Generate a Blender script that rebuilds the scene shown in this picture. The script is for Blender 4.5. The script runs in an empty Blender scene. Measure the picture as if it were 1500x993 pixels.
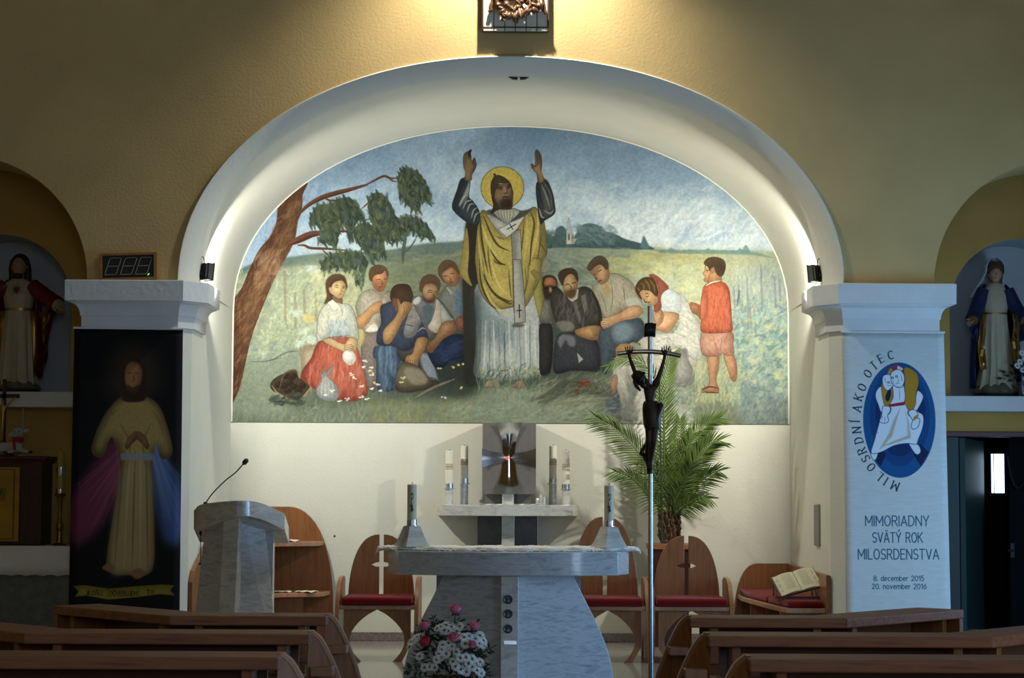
import bpy, bmesh, math, random
import numpy as np
from mathutils import Vector, Matrix

# ------------------------------------------------------------------ camera, world, lights, exposure
SC = bpy.context.scene
COL = SC.collection
FPX = 2900.0                                   # focal length in pixels of the 1500 x 993 frame
PITCH = math.atan(222.5/FPX)
ROLL = 0.0045
CAM = Vector((0.012, 0.0, 1.30))
_r0 = Vector((1, 0, 0)); _f = Vector((0, math.cos(PITCH), math.sin(PITCH))); _u0 = Vector((0, -math.sin(PITCH), math.cos(PITCH)))
_r = _r0*math.cos(ROLL)+_u0*math.sin(ROLL); _u = _u0*math.cos(ROLL)-_r0*math.sin(ROLL)
cam_d = bpy.data.cameras.new('camera'); cam_d.sensor_width = 36; cam_d.lens = FPX/1500*36
cam_d.clip_start = .05; cam_d.clip_end = 100
cam = bpy.data.objects.new('camera', cam_d); COL.objects.link(cam)
cam.matrix_world = Matrix.Translation(CAM) @ Matrix((_r, _u, -_f)).transposed().to_4x4()
SC.camera = cam
def at(px, py, Y):
    """the point at depth Y that a measured direction leads to"""
    d = _r*((px-750)/FPX)+_u*((496.5-py)/FPX)+_f
    return CAM+d*((Y-CAM.y)/d.y)

SC.view_settings.view_transform = 'Standard'; SC.view_settings.look = 'None'
SC.view_settings.gamma = 1; SC.view_settings.use_curve_mapping = False
SC.view_settings.exposure = 0.0
w = bpy.data.worlds.new('world'); SC.world = w; w.use_nodes = True
w.node_tree.nodes['Background'].inputs[0].default_value = (.35, .5, .75, 1)
w.node_tree.nodes['Background'].inputs[1].default_value = .15
SC.cycles.max_bounces = 8; SC.cycles.diffuse_bounces = 4; SC.cycles.glossy_bounces = 4

def area(name, loc, aim, sx, sy, power, col, spread=180):
    L = bpy.data.lights.new(name, 'AREA'); L.shape = 'RECTANGLE'; L.size = sx; L.size_y = sy; L.energy = power; L.color = col; L.spread = math.radians(spread)
    o = bpy.data.objects.new(name, L); COL.objects.link(o); o.location = loc
    o.rotation_euler = (Vector(aim)-Vector(loc)).to_track_quat('-Z', 'Y').to_euler()
    return o
# the two floodlights on the jambs of the altar niche
FLOOD = 46
area('flood_lamp', (-2.30, 15.36, 3.06), (-1.4, 17.1, 2.6), .08, .07, FLOOD, (1, .975, .87), 156)
area('flood_lamp', (2.30, 15.36, 3.03), (1.4, 17.1, 2.58), .08, .07, FLOOD*1.1, (1, .975, .87), 156)
# the warm spot over the relief
s_ = bpy.data.lights.new('relief_lamp', 'SPOT'); s_.energy = 350; s_.color = (1, .965, .86); s_.spot_size = math.radians(125); s_.spot_blend = .8; s_.shadow_soft_size = .04
so = bpy.data.objects.new('relief_lamp', s_); COL.objects.link(so); so.location = (.02, 14.35, 5.95)
so.rotation_euler = (Vector((0, 15.05, 4.4))-so.location).to_track_quat('-Z', 'Y').to_euler()
# daylight through the nave windows (in their openings on the right wall and the back wall)
WINDOWS = [(5.38, 5.6, 1.45, 1.5, 2.2, 26, (.78, .85, 1)), (5.38, 12.3, 1.35, 1.8, 2.3, 100, (.25, .57, 1))]
for wx, wy, wz, ww, wh, pw, wc in WINDOWS:
    area('daylight', (wx-.03, wy, wz), (wx-1, wy, wz), ww, wh, pw, wc)
area('daylight', (.55, -2.35, 3.5), (.55, 0, 3.4), 1.5, 3.8, 46, (.96, .93, .96))
MURAL_GAIN = .95
# ------------------------------------------------------------------ materials
MATS = {}
def mat(name, col, rough=.5, metal=0, spec=.5, bump=0, bscale=40, var=0, vscale=6, emit=0, sheen=0, trans=0, coat=0, stretch=(1, 1, 1)):
    if name in MATS: return MATS[name]
    m = bpy.data.materials.new(name); m.use_nodes = True; N = m.node_tree.nodes; L = m.node_tree.links
    b = N['Principled BSDF']
    c = tuple(col)+(1,) if len(col) == 3 else col
    b.inputs['Base Color'].default_value = c; b.inputs['Roughness'].default_value = rough; b.inputs['Metallic'].default_value = metal
    b.inputs['Specular IOR Level'].default_value = spec; b.inputs['Sheen Weight'].default_value = sheen; b.inputs['Transmission Weight'].default_value = trans; b.inputs['Coat Weight'].default_value = coat
    if emit: b.inputs['Emission Color'].default_value = c; b.inputs['Emission Strength'].default_value = emit
    if bump or var:
        tc = N.new('ShaderNodeTexCoord'); mp = N.new('ShaderNodeMapping'); mp.inputs['Scale'].default_value = stretch
        L.new(tc.outputs['Object'], mp.inputs[0])
        if var:
            n = N.new('ShaderNodeTexNoise'); n.inputs['Scale'].default_value = vscale; n.inputs['Detail'].default_value = 6
            r = N.new('ShaderNodeValToRGB'); e = r.color_ramp.elements
            e[0].position = .3; e[1].position = .7
            e[0].color = tuple(x*(1-var) for x in c[:3])+(1,); e[1].color = tuple(min(1, x*(1+var*.6)) for x in c[:3])+(1,)
            L.new(mp.outputs[0], n.inputs['Vector']); L.new(n.outputs[0], r.inputs[0]); L.new(r.outputs[0], b.inputs['Base Color'])
        if bump:
            n = N.new('ShaderNodeTexNoise'); n.inputs['Scale'].default_value = bscale; n.inputs['Detail'].default_value = 4
            bp = N.new('ShaderNodeBump'); bp.inputs['Strength'].default_value = bump; bp.inputs['Distance'].default_value = .02
            L.new(mp.outputs[0], n.inputs['Vector']); L.new(n.outputs[0], bp.inputs['Height']); L.new(bp.outputs[0], b.inputs['Normal'])
    MATS[name] = m
    return m

def lin(h):
    v = [int(h[i:i+2], 16)/255 for i in (0, 2, 4)]
    return tuple(x/12.92 if x <= .04045 else ((x+.055)/1.055)**2.4 for x in v)

def ramp_mat(name, stops, rough, kind='noise', scale=3, stretch=(1, 1, 1), rot=(0, 0, 0), detail=8, dist=0, bump=0, spec=.5, coat=0, fine=0):
    """noise or wave driven colour ramp: wood, marble, stone"""
    if name in MATS: return MATS[name]
    m = bpy.data.materials.new(name); m.use_nodes = True; N = m.node_tree.nodes; L = m.node_tree.links
    b = N['Principled BSDF']; b.inputs['Roughness'].default_value = rough; b.inputs['Specular IOR Level'].default_value = spec; b.inputs['Coat Weight'].default_value = coat
    tc = N.new('ShaderNodeTexCoord'); mp = N.new('ShaderNodeMapping'); mp.inputs['Scale'].default_value = stretch; mp.inputs['Rotation'].default_value = rot
    L.new(tc.outputs['Object'], mp.inputs[0])
    n = N.new('ShaderNodeTexNoise'); n.inputs['Scale'].default_value = scale; n.inputs['Detail'].default_value = detail; n.inputs['Distortion'].default_value = dist
    n.inputs['Roughness'].default_value = .62
    L.new(mp.outputs[0], n.inputs['Vector'])
    r = N.new('ShaderNodeValToRGB'); e = r.color_ramp.elements
    while len(e) < len(stops): e.new(.5)
    for i, (p, c) in enumerate(stops): e[i].position = p; e[i].color = tuple(lin(c))+(1,)
    L.new(n.outputs[0], r.inputs[0])
    out = r.outputs[0]
    if fine:
        n2 = N.new('ShaderNodeTexNoise'); n2.inputs['Scale'].default_value = scale*12; n2.inputs['Detail'].default_value = 3
        L.new(mp.outputs[0], n2.inputs['Vector'])
        mx = N.new('ShaderNodeMix'); mx.data_type = 'RGBA'; mx.blend_type = 'OVERLAY'; mx.inputs[0].default_value = fine
        L.new(out, mx.inputs[6]); L.new(n2.outputs[0], mx.inputs[7]); out = mx.outputs[2]
    L.new(out, b.inputs['Base Color'])
    if bump:
        bp = N.new('ShaderNodeBump'); bp.inputs['Strength'].default_value = bump; bp.inputs['Distance'].default_value = .004
        L.new(n.outputs[0], bp.inputs['Height']); L.new(bp.outputs[0], b.inputs['Normal'])
    MATS[name] = m
    return m

def print_mat(name, C, rough=.8, bump=0, gain=1.0):
    """flat print: the painted canvas laid over the surface by its UVs"""
    im = bpy.data.images.new(name, C.w, C.h)
    px = np.ones((C.h, C.w, 4), np.float32); px[..., :3] = np.clip(C.a[::-1]*gain, 0, 1)
    im.pixels.foreach_set(px.ravel()); im.update(); im.pack()
    m = bpy.data.materials.new(name); m.use_nodes = True; N = m.node_tree.nodes; L = m.node_tree.links
    b = N['Principled BSDF']; b.inputs['Roughness'].default_value = rough; b.inputs['Specular IOR Level'].default_value = .2
    t = N.new('ShaderNodeTexImage'); t.image = im; t.extension = 'EXTEND'
    L.new(t.outputs[0], b.inputs['Base Color'])
    if bump:
        n = N.new('ShaderNodeTexNoise'); n.inputs['Scale'].default_value = 60
        tc = N.new('ShaderNodeTexCoord'); L.new(tc.outputs['Object'], n.inputs['Vector'])
        bp = N.new('ShaderNodeBump'); bp.inputs['Strength'].default_value = bump; bp.inputs['Distance'].default_value = .01
        L.new(n.outputs[0], bp.inputs['Height']); L.new(bp.outputs[0], b.inputs['Normal'])
    MATS[name] = m
    return m

M_yellow = mat('ochre_plaster', lin('c9ac75'), .85, bump=.2, bscale=46, var=.08, vscale=2.5, spec=.2)
M_yellow2 = mat('ochre_plaster_chapel', lin('c29a52'), .85, bump=.25, bscale=30, var=.08, vscale=3, spec=.2)
M_white = mat('white_plaster', lin('dedbcc'), .8, bump=.12, bscale=30, var=.03, vscale=3, spec=.2)
M_wall = mat('cream_plaster', lin('d9d8c9'), .8, bump=.12, bscale=40, var=.03, vscale=4, spec=.2)
M_cap = mat('limewashed_plaster', lin('d6d7d6'), .85, bump=.22, bscale=22, var=.05, vscale=5, spec=.2)
M_niche = mat('grey_plaster', lin('b9b9bb'), .85, bump=.1, bscale=30, spec=.2)
WOOD = [(.25, '6a4028'), (.45, '885736'), (.6, '966240'), (.8, '76482c')]
M_wood = ramp_mat('oak_along', WOOD, .6, scale=2.2, stretch=(1.2, 14, 14), dist=1.2, bump=.05, fine=.15)
M_woodz = ramp_mat('oak_upright', [(.25, '6b4220'), (.45, '825028'), (.6, '905c30'), (.8, '764824')], .4, scale=2.2, stretch=(14, 14, 1.2), dist=1.2, bump=.05, fine=.15, coat=.15)
M_edge = ramp_mat('oak_edge', [(.3, '8a5f44'), (.7, 'a87a58')], .45, scale=5, stretch=(4, 4, 1), fine=.1)
M_darkwood = ramp_mat('dark_wood', [(.3, '2c130c'), (.7, '451d12')], .4, scale=3, stretch=(10, 10, 1))
MARB = [(.22, '7a8084'), (.38, 'a6aaae'), (.5, 'c0c3c6'), (.62, 'a8acb0'), (.8, 'c8cbce')]
M_marble = ramp_mat('grey_marble', MARB, .16, scale=5, stretch=(1.2, 1.2, 4.5), rot=(.2, .65, .2), dist=.5, fine=.25, coat=.3)
M_marblet = ramp_mat('pale_marble', [(.2, '8e8e8a'), (.42, 'b5b5ae'), (.55, 'c8c8c0'), (.8, 'a9a9a4')], .16, scale=8, stretch=(1, 1, 3), rot=(.2, .6, .2), dist=.6, fine=.2, coat=.3)
M_darkmarble = ramp_mat('dark_marble', [(.3, '34383a'), (.5, '4a4e50'), (.7, '3c4042')], .12, scale=4, dist=1.4, coat=.3)
M_granite = ramp_mat('brown_granite', [(.3, '5c524e'), (.5, '7a706a'), (.7, '8a8078')], .25, scale=60, detail=3)
M_floor = ramp_mat('stone_floor', [(.3, '85837a'), (.5, '98968d'), (.7, '8d8b83')], .14, scale=25, detail=5, coat=.2)
M_floornave = ramp_mat('nave_floor', [(.3, '5a554e'), (.7, '6a645c')], .3, scale=14)
M_red = mat('red_velvet', lin('6a0d09'), .9, bump=.2, bscale=120, var=.15, vscale=8, sheen=.15, spec=.1)
M_steel = mat('brushed_steel', (.62, .64, .66), .28, 1)
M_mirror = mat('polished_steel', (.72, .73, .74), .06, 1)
M_panel = mat('grey_metal', lin('77726c'), .45, .35, var=.08, vscale=30)
M_black = mat('black_plastic', (.012, .012, .013), .4)
M_bronze = mat('dark_bronze', lin('42342a'), .48, .6, var=.25, vscale=18)
M_bronze2 = mat('gilded_bronze', lin('6a4a30'), .45, .4, var=.35, vscale=25)
M_gold = mat('gold_paint', lin('b8924a'), .35, .7, var=.25, vscale=22)
M_brass = mat('old_brass', lin('8a6a34'), .3, .9, var=.15)
M_wax = mat('ivory_wax', lin('ddd6bf'), .5, var=.03)
M_waxy = mat('yellow_wax', lin('a5973c'), .5, var=.05)
M_wick = mat('burnt_wick', (.01, .009, .008), .9)
M_lace = mat('white_linen', lin('f2f0ea'), .9, bump=.5, bscale=90, spec=.1)
M_paper = mat('paper', lin('dcd6bc'), .8, spec=.1)
M_leaf = mat('palm_leaf', lin('53692b'), .45, var=.4, vscale=7)
M_leafdark = mat('dark_leaf', lin('1e3220'), .5, var=.3, vscale=20)
M_trunk = mat('palm_bark', lin('5a4632'), .9, bump=.8, bscale=40, var=.3)
M_rose = mat('pink_petal', lin('cc6684'), .55, var=.25, vscale=30)
M_rosered = mat('coral_petal', lin('d23a52'), .55, var=.25, vscale=30)
M_petal = mat('white_petal', lin('f0f3f4'), .6)
M_eye = mat('green_flower_eye', lin('4a5a34'), .7)
M_stone = mat('grey_altar_stone', lin('6a6c6a'), .4, var=.3, vscale=14)
M_skin = mat('painted_skin', lin('b08868'), .5)
M_hairb = mat('painted_hair', lin('2a1a12'), .6)
M_robe = mat('painted_cream_robe', lin('bdb092'), .5, var=.1, vscale=10)
M_redcloak = mat('painted_red_cloak', lin('6a1418'), .5, var=.12, vscale=10)
M_bluecloak = mat('painted_blue_cloak', lin('14224a'), .5, var=.12, vscale=10)
M_veil = mat('painted_white_veil', lin('b8b8b4'), .5)
M_base = mat('painted_base', lin('6a6a50'), .6, var=.35, vscale=18)
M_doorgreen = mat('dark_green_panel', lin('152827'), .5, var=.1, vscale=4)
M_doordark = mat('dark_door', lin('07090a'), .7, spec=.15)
M_daylight = mat('daylit_glass', (.55, .78, 1.0), .3, emit=4.0)
M_windowglow = mat('daylit_window', (.40, .66, 1.0), .3, emit=5.0)

# ------------------------------------------------------------------ mesh builder
class MB:
    def __init__(self): self.v = []; self.f = []; self.uv = None
    def add(self, vs, fs):
        n = len(self.v); self.v += [tuple(p) for p in vs]; self.f += [tuple(i+n for i in f) for f in fs]; return self
    def box(self, x0, x1, y0, y1, z0, z1, M=None):
        vs = [(x, y, z) for z in (z0, z1) for y in (y0, y1) for x in (x0, x1)]
        if M is not None: vs = [tuple(M @ Vector(p)) for p in vs]
        return self.add(vs, [(0, 2, 3, 1), (4, 5, 7, 6), (0, 1, 5, 4), (2, 6, 7, 3), (0, 4, 6, 2), (1, 3, 7, 5)])
    def prism(self, poly, a0, a1, axis='y', M=None):
        """polygon in the plane across `axis`, extruded from a0 to a1"""
        def P(u, v, a): return {'y': (u, a, v), 'z': (u, v, a), 'x': (a, u, v)}[axis]
        n = len(poly)
        vs = [P(u, v, a0) for u, v in poly]+[P(u, v, a1) for u, v in poly]
        if M is not None: vs = [tuple(M @ Vector(p)) for p in vs]
        fs = [tuple(range(n)), tuple(range(2*n-1, n-1, -1))]+[(i, i+n, (i+1) % n+n, (i+1) % n) for i in range(n)]
        return self.add(vs, fs)
    def loft(self, rings, close=True, cap=True):
        n = len(rings[0]); vs = [p for r in rings for p in r]; fs = []
        for j in range(len(rings)-1):
            for i in range(n if close else n-1):
                a = j*n+i; b = j*n+(i+1) % n
                fs.append((a, b, b+n, a+n))
        if cap and close: fs += [tuple(range(n-1, -1, -1)), tuple(range((len(rings)-1)*n, len(rings)*n))]
        return self.add(vs, fs)
    def lathe(self, prof, c=(0, 0, 0), n=24, M=None):
        rings = [[(c[0]+r*math.cos(2*math.pi*i/n), c[1]+r*math.sin(2*math.pi*i/n), c[2]+z) for i in range(n)] for r, z in prof]
        if M is not None: rings = [[tuple(M @ Vector(p)) for p in r] for r in rings]
        return self.loft(rings)
    def tube(self, pts, r, n=8, cap=True):
        pts = [Vector(p) for p in pts]; R = r if hasattr(r, '__len__') else [r]*len(pts)
        rings = []; up = None
        for i, p in enumerate(pts):
            t = (pts[min(i+1, len(pts)-1)]-pts[max(i-1, 0)]).normalized()
            if up is None: up = Vector((0, 0, 1)) if abs(t.z) < .9 else Vector((1, 0, 0))
            a = t.cross(up)
            if a.length < 1e-5: a = t.cross(Vector((0, 1, 0)))
            a.normalize(); b = a.cross(t); up = b
            rings.append([tuple(p+(a*math.cos(2*math.pi*k/n)+b*math.sin(2*math.pi*k/n))*R[i]) for k in range(n)])
        return self.loft(rings, True, cap)
    def ball(self, c, rx, ry=None, rz=None, n=14, M=None):
        ry = ry or rx; rz = rz or rx; m = max(6, n//2+1)
        rings = []
        for j in range(m+1):
            t = math.pi*(.02+.96*j/m)
            rings.append([(c[0]+rx*math.sin(t)*math.cos(2*math.pi*i/n), c[1]+ry*math.sin(t)*math.sin(2*math.pi*i/n), c[2]-rz*math.cos(t)) for i in range(n)])
        if M is not None: rings = [[tuple(M @ Vector(p)) for p in r] for r in rings]
        return self.loft(rings)

ORG = {}
def empty(name, label, cat, loc, rz=0, group=None):
    o = bpy.data.objects.new(name, None); COL.objects.link(o); o.location = loc; o.rotation_euler = (0, 0, rz); o.empty_display_size = .1
    o['label'] = label; o['category'] = cat
    if group: o['group'] = group
    ORG[o.name] = Vector(loc); return o
def obj(name, mb, m, parent=None, smooth=35, bevel=0, label=None, subdiv=0, solid=0, bseg=2):
    """one mesh object; vertices are given in world space unless the parent is a thing being prototyped at the origin"""
    me = bpy.data.meshes.new(name)
    org = ORG[parent.name] if parent is not None else Vector((0, 0, 0))
    me.from_pydata([(v[0]-org.x, v[1]-org.y, v[2]-org.z) for v in mb.v], [], mb.f)
    if mb.uv is not None:
        u = me.uv_layers.new(name='UVMap')
        for lp in me.loops: u.data[lp.index].uv = mb.uv(Vector(mb.v[lp.vertex_index]))
    bm = bmesh.new(); bm.from_mesh(me); bmesh.ops.recalc_face_normals(bm, faces=bm.faces); bm.to_mesh(me); bm.free()
    if smooth:
        me.shade_smooth(); me.set_sharp_from_angle(angle=math.radians(smooth))
    me.materials.append(m)
    o = bpy.data.objects.new(name, me); COL.objects.link(o); ORG[o.name] = org
    if parent is not None:
        o.parent = parent; ORG[o.name] = org
    if bevel:
        b = o.modifiers.new('bevel', 'BEVEL'); b.width = bevel; b.segments = bseg; b.limit_method = 'ANGLE'; b.angle_limit = math.radians(40)
    if solid:
        b = o.modifiers.new('solid', 'SOLIDIFY'); b.thickness = solid; b.offset = 0
    if subdiv:
        b = o.modifiers.new('sub', 'SUBSURF'); b.levels = subdiv; b.render_levels = subdiv
    if label: o['label'] = label
    return o
def sub_at(o, loc):
    """re-centre a child mesh object so that its own origin lies at loc (for sub-parts that are copied)"""
    return o
def tag(o, label, cat, group=None):
    o['label'] = label; o['category'] = cat
    if group: o['group'] = group
    return o
def struct(name, mb, m, parent=None, **k):
    o = obj(name, mb, m, parent, **k)
    if parent is None: o['kind'] = 'structure'
    return o
def copy_tree(o, parent=None):
    c = o.copy(); COL.objects.link(c)
    if parent is not None: c.parent = parent; c.matrix_parent_inverse = o.matrix_parent_inverse
    for ch in list(o.children): copy_tree(ch, c)
    return c
def spline(pts, n=8):
    return [tuple(p) for p in cr3(pts, n)]
def cr3(pts, n):
    p = [Vector(q) for q in pts]; q = [2*p[0]-p[1]]+p+[2*p[-1]-p[-2]]; out = []
    for i in range(1, len(q)-2):
        a, b, c, d = q[i-1], q[i], q[i+1], q[i+2]
        for k in range(n):
            t = k/n; out.append(.5*((2*b)+(-a+c)*t+(2*a-5*b+4*c-d)*t*t+(-a+3*b-3*c+d)*t**3))
    return out+[p[-1]]
def skin_body(name, bones, radii, m, parent, sub=2, root=0):
    """one continuous figure grown over a joint skeleton; joints are given in world space"""
    org = ORG[parent.name]
    me = bpy.data.meshes.new(name); bm = bmesh.new(); sk = bm.verts.layers.skin.verify()
    names = list(radii); vs = {}
    for i, k in enumerate(names):
        p, r = radii[k]; v = bm.verts.new(Vector(p)-org); v[sk].radius = (r, r) if not hasattr(r, '__len__') else r; v[sk].use_root = (i == root); vs[k] = v
    for a, b in bones: bm.edges.new((vs[a], vs[b]))
    bm.to_mesh(me); bm.free(); me.materials.append(m)
    o = bpy.data.objects.new(name, me); COL.objects.link(o); o.parent = parent; ORG[o.name] = org
    s = o.modifiers.new('skin', 'SKIN'); s.use_smooth_shade = True; s.branch_smoothing = .3
    s = o.modifiers.new('sub', 'SUBSURF'); s.levels = sub; s.render_levels = sub
    return o
# ------------------------------------------------------------------ large structure
YF, YB, YP, YC = 15.0, 17.3, 15.65, 16.2       # front wall, back of the niche, back of the pillars, back of the side chapels
JX, AX = 2.44, 2.535                            # jamb half width, half width of the arch on the front wall
ZCAP = 2.875                                    # top of the capitals
SX, SR = 4.19, .965                             # side arches: centre and radius
PX = 3.235                                      # outer side of the pillars
NAVE_Z, TOPZ = -.15, 7.2
def arch_z(x, a, b, zs, e=2.08):
    t = max(0, 1-(abs(x)/a)**e); return zs+b*t**(1/e)
def arch_pts(a, b, zs, n=48, e=2.08):
    out = []
    for i in range(n+1):
        t = math.pi*(1-i/n); c, s = math.cos(t), math.sin(t)
        out.append((a*math.copysign(abs(c)**(2/e), c), zs+b*abs(s)**(2/e)))
    return out
BO = at(750, 83, YF).z-ZCAP; BI = at(750, 111, YF+.13).z-ZCAP
AI = 2.42

# front wall with its three arches
def front_low(x):
    ax = abs(x)
    if ax < AX: return arch_z(x, AX, BO, ZCAP)
    if ax < PX-.01: return ZCAP
    d = abs(ax-SX)
    if d < SR: return ZCAP+math.sqrt(max(0, SR*SR-d*d))
    return NAVE_Z
xs = set([0, AX, -AX, PX-.01, -PX+.01, 5.4, -5.4])
for i in range(61):
    t = math.pi*i/60
    xs |= {round(AX*math.cos(t), 4)}
    for s in (-1, 1): xs |= {round(s*SX+SR*math.cos(t), 4)}
xs |= {SX+SR+.001, -SX-SR-.001, PX, -PX}
xs = sorted(xs)
fw = MB(); th = .25
for a, b in zip(xs[:-1], xs[1:]):
    e = 1e-5
    za, zb = front_low(a+e), front_low(b-e)
    fw.add([(a, YF, za), (b, YF, zb), (b, YF, TOPZ), (a, YF, TOPZ)], [(0, 1, 2, 3)])
    ya = YF+.1 if abs(a+b)/2 < AX else YP
    fw.add([(a, YF, za), (b, YF, zb), (b, ya, zb), (a, ya, za)], [(0, 1, 2, 3)])
struct('wall_front', fw, M_yellow, smooth=30)
# white moulding round the main arch: a splayed and rounded edge running into the vault
def sweep_arch(prof, m, name, n=56):
    mb = MB(); rings = []
    for (o, y) in prof:
        rings.append([(x, YF+y, z) for x, z in arch_pts(AX+(AI-AX)*o, BO+(BI-BO)*o, ZCAP, n)])
    mb.loft(rings, close=False, cap=False)
    return struct(name, mb, m, smooth=60)
sweep_arch([(-.04, .05), (-.04, -.014), (.03, -.022), (.2, -.012), (.8, .09), (.95, .12), (1, .16)], M_white, 'trim_1')
# vault of the niche
vb = MB(); n = 56; rings = []
for y in (YF+.155, YF+.3, YF+.8, YF+1.4, YF+2.0, YB+.01):
    k = 1+.008*min(1, (y-YF-.155)/2)
    rings.append([(x, y, z) for x, z in arch_pts(AI*k, BI*k, ZCAP, n)])
vb.loft(rings, close=False, cap=False); struct('ceiling', vb, M_white, smooth=60)
for s, nm in ((-1, 'wall_left'), (1, 'wall_right')):
    mb = MB(); mb.box(min(s*(JX+.002), s*(JX+.15)), max(s*(JX+.002), s*(JX+.15)), YP-.0005, YB+.1, 0, ZCAP+.02); struct(nm, mb, M_wall, smooth=0)
mb = MB(); mb.box(-2.7, 2.7, YB, YB+.15, -.02, 4.75); struct('wall_back', mb, M_wall, smooth=0)
# pillars with a splayed inner edge, and their capitals
CAPZ0 = at(180, 480, 14.98).z
def pillar_plan(s): return [(s*PX, YP), (s*PX, YF), (s*AX, YF), (s*JX, YF+.12), (s*JX, YP)]
def offset_line(pl, d, s):
    out = []
    for i, p in enumerate(pl):
        ns = []
        for a, b in ((i-1, i), (i, i+1)):
            if a < 0 or b >= len(pl): continue
            t = Vector((pl[b][0]-pl[a][0], pl[b][1]-pl[a][1])).normalized()
            ns.append(Vector((-t.y, t.x))*(-s))
        if len(ns) == 1: o = ns[0]*d
        else:
            h = (ns[0]+ns[1]).normalized(); o = h*(d/max(.5, h.dot(ns[0])))
        out.append((p[0]+o.x, p[1]+o.y))
    return out
hc = ZCAP-CAPZ0
cap_prof = [(.0, 0), (.022, .002), (.022, .088), (.03, .09)]+[(.03+.072*(1-math.cos(t*math.pi/2)), .092+.098*math.sin(t*math.pi/2)) for t in (.15, .3, .45, .6, .75, .9, 1)]+[(.106, .196), (.128, .2), (.13, hc-.006), (.124, hc), (0, hc+.004)]
for s, nm, nm2 in ((-1, 'trim_2', 'wall_pillar_left'), (1, 'trim_3', 'wall_pillar_right')):
    pl = pillar_plan(s)
    # the sign of the offset is found from the front edge
    test = offset_line(pl, .1, s); sg = 1 if test[2][1] < YF else -1
    mb = MB(); mb.loft([[(x, y, CAPZ0+z) for x, y in offset_line(pl, sg*d, s)] for d, z in cap_prof], close=False, cap=False)
    n = len(pl); mb.f.append(tuple(range(len(mb.v)-n, len(mb.v))))
    # closing face of the back end
    struct(nm, mb, M_cap, smooth=22, solid=.004)
    mb = MB(); mb.prism(pl, -.1, ZCAP-.01, 'z'); struct(nm2, mb, M_wall, smooth=0)
# granite skirting and floors
mb = MB(); mb.box(-JX, JX, YB-.02, YB, 0, .075); struct('baseboard_back', mb, M_granite, smooth=0, bevel=.004)
for s, nm in ((-1, 'baseboard_left'), (1, 'baseboard_right')):
    mb = MB(); mb.box(min(s*JX, s*(JX-.02)), max(s*JX, s*(JX-.02)), YP, YB-.02, 0, .075); struct(nm, mb, M_granite, smooth=0, bevel=.004)
mb = MB(); mb.box(-5.4, 5.4, 11.6, 17.6, -.3, 0); struct('floor', mb, M_floor, smooth=0, bevel=.01)
mb = MB(); mb.box(-5.4, 5.4, -2.4, 11.6, -.3, NAVE_Z); struct('floor_nave', mb, M_floornave, smooth=0)
# nave shell
mb = MB(); mb.box(-5.65, -5.4, -2.6, 16.6, -.3, TOPZ); struct('wall_nave_left', mb, M_yellow2, smooth=0)
M_cream = mat('cream_ceiling', lin('cfc4a6'), .9)
mb = MB(); mb.box(-5.65, 5.65, -2.6, YF+.3, TOPZ, TOPZ+.2); struct('ceiling_nave', mb, M_cream, smooth=0)
# right nave wall with two windows, back wall with one: openings, frames, daylit panes
def wall_with_holes(name, u0, u1, z0, z1, holes, mk, m):
    mb = MB(); us = sorted({u0, u1}|{h[0] for h in holes}|{h[1] for h in holes}); zs = sorted({z0, z1}|{h[2] for h in holes}|{h[3] for h in holes})
    for a, b in zip(us[:-1], us[1:]):
        for c, d in zip(zs[:-1], zs[1:]):
            if any(h[0] <= a and b <= h[1] and h[2] <= c and d <= h[3] for h in holes): continue
            mb.box(*mk(a, b, c, d))
    return struct(name, mb, m, smooth=0)
wall_with_holes('wall_nave_right', -2.6, 16.6, -.3, TOPZ, [(wy-ww/2, wy+ww/2, wz-wh/2, wz+wh/2) for wx, wy, wz, ww, wh, p, c_ in WINDOWS], lambda a, b, c, d: (5.4, 5.65, a, b, c, d), M_yellow2)
wall_with_holes('wall_nave_back', -5.65, 5.65, -.3, TOPZ, [(-.2, 1.3, 1.6, 5.4)], lambda a, b, c, d: (a, b, -2.65, -2.4, c, d), M_yellow2)
for i, (wx, wy, wz, ww, wh, p, c_) in enumerate(WINDOWS):
    f = MB(); y0, y1, z0, z1 = wy-ww/2, wy+ww/2, wz-wh/2, wz+wh/2
    for q in ((y0, y0+.06, z0, z1), (y1-.06, y1, z0, z1), (y0, y1, z0, z0+.06), (y0, y1, z1-.06, z1), (wy-.025, wy+.025, z0, z1)): f.box(5.48, 5.54, *q)
    fo = struct('window_%d' % (i+1), f, M_white, smooth=0)
    g = MB(); g.box(5.50, 5.52, y0+.05, y1-.05, z0+.05, z1-.05); obj('pane', g, M_windowglow, fo, smooth=0)
f = MB()
for q in ((-.2, -.14, 1.6, 5.4), (1.24, 1.3, 1.6, 5.4), (-.2, 1.3, 1.6, 1.66), (-.2, 1.3, 5.34, 5.4), (.52, .58, 1.6, 5.4), (-.2, 1.3, 3.4, 3.46)): f.box(q[0], q[1], -2.55, -2.49, q[2], q[3])
fo = struct('window_3', f, M_white, smooth=0)
g = MB(); g.box(-.15, 1.25, -2.53, -2.51, 1.65, 5.35); obj('pane', g, M_windowglow, fo, smooth=0)

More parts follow.
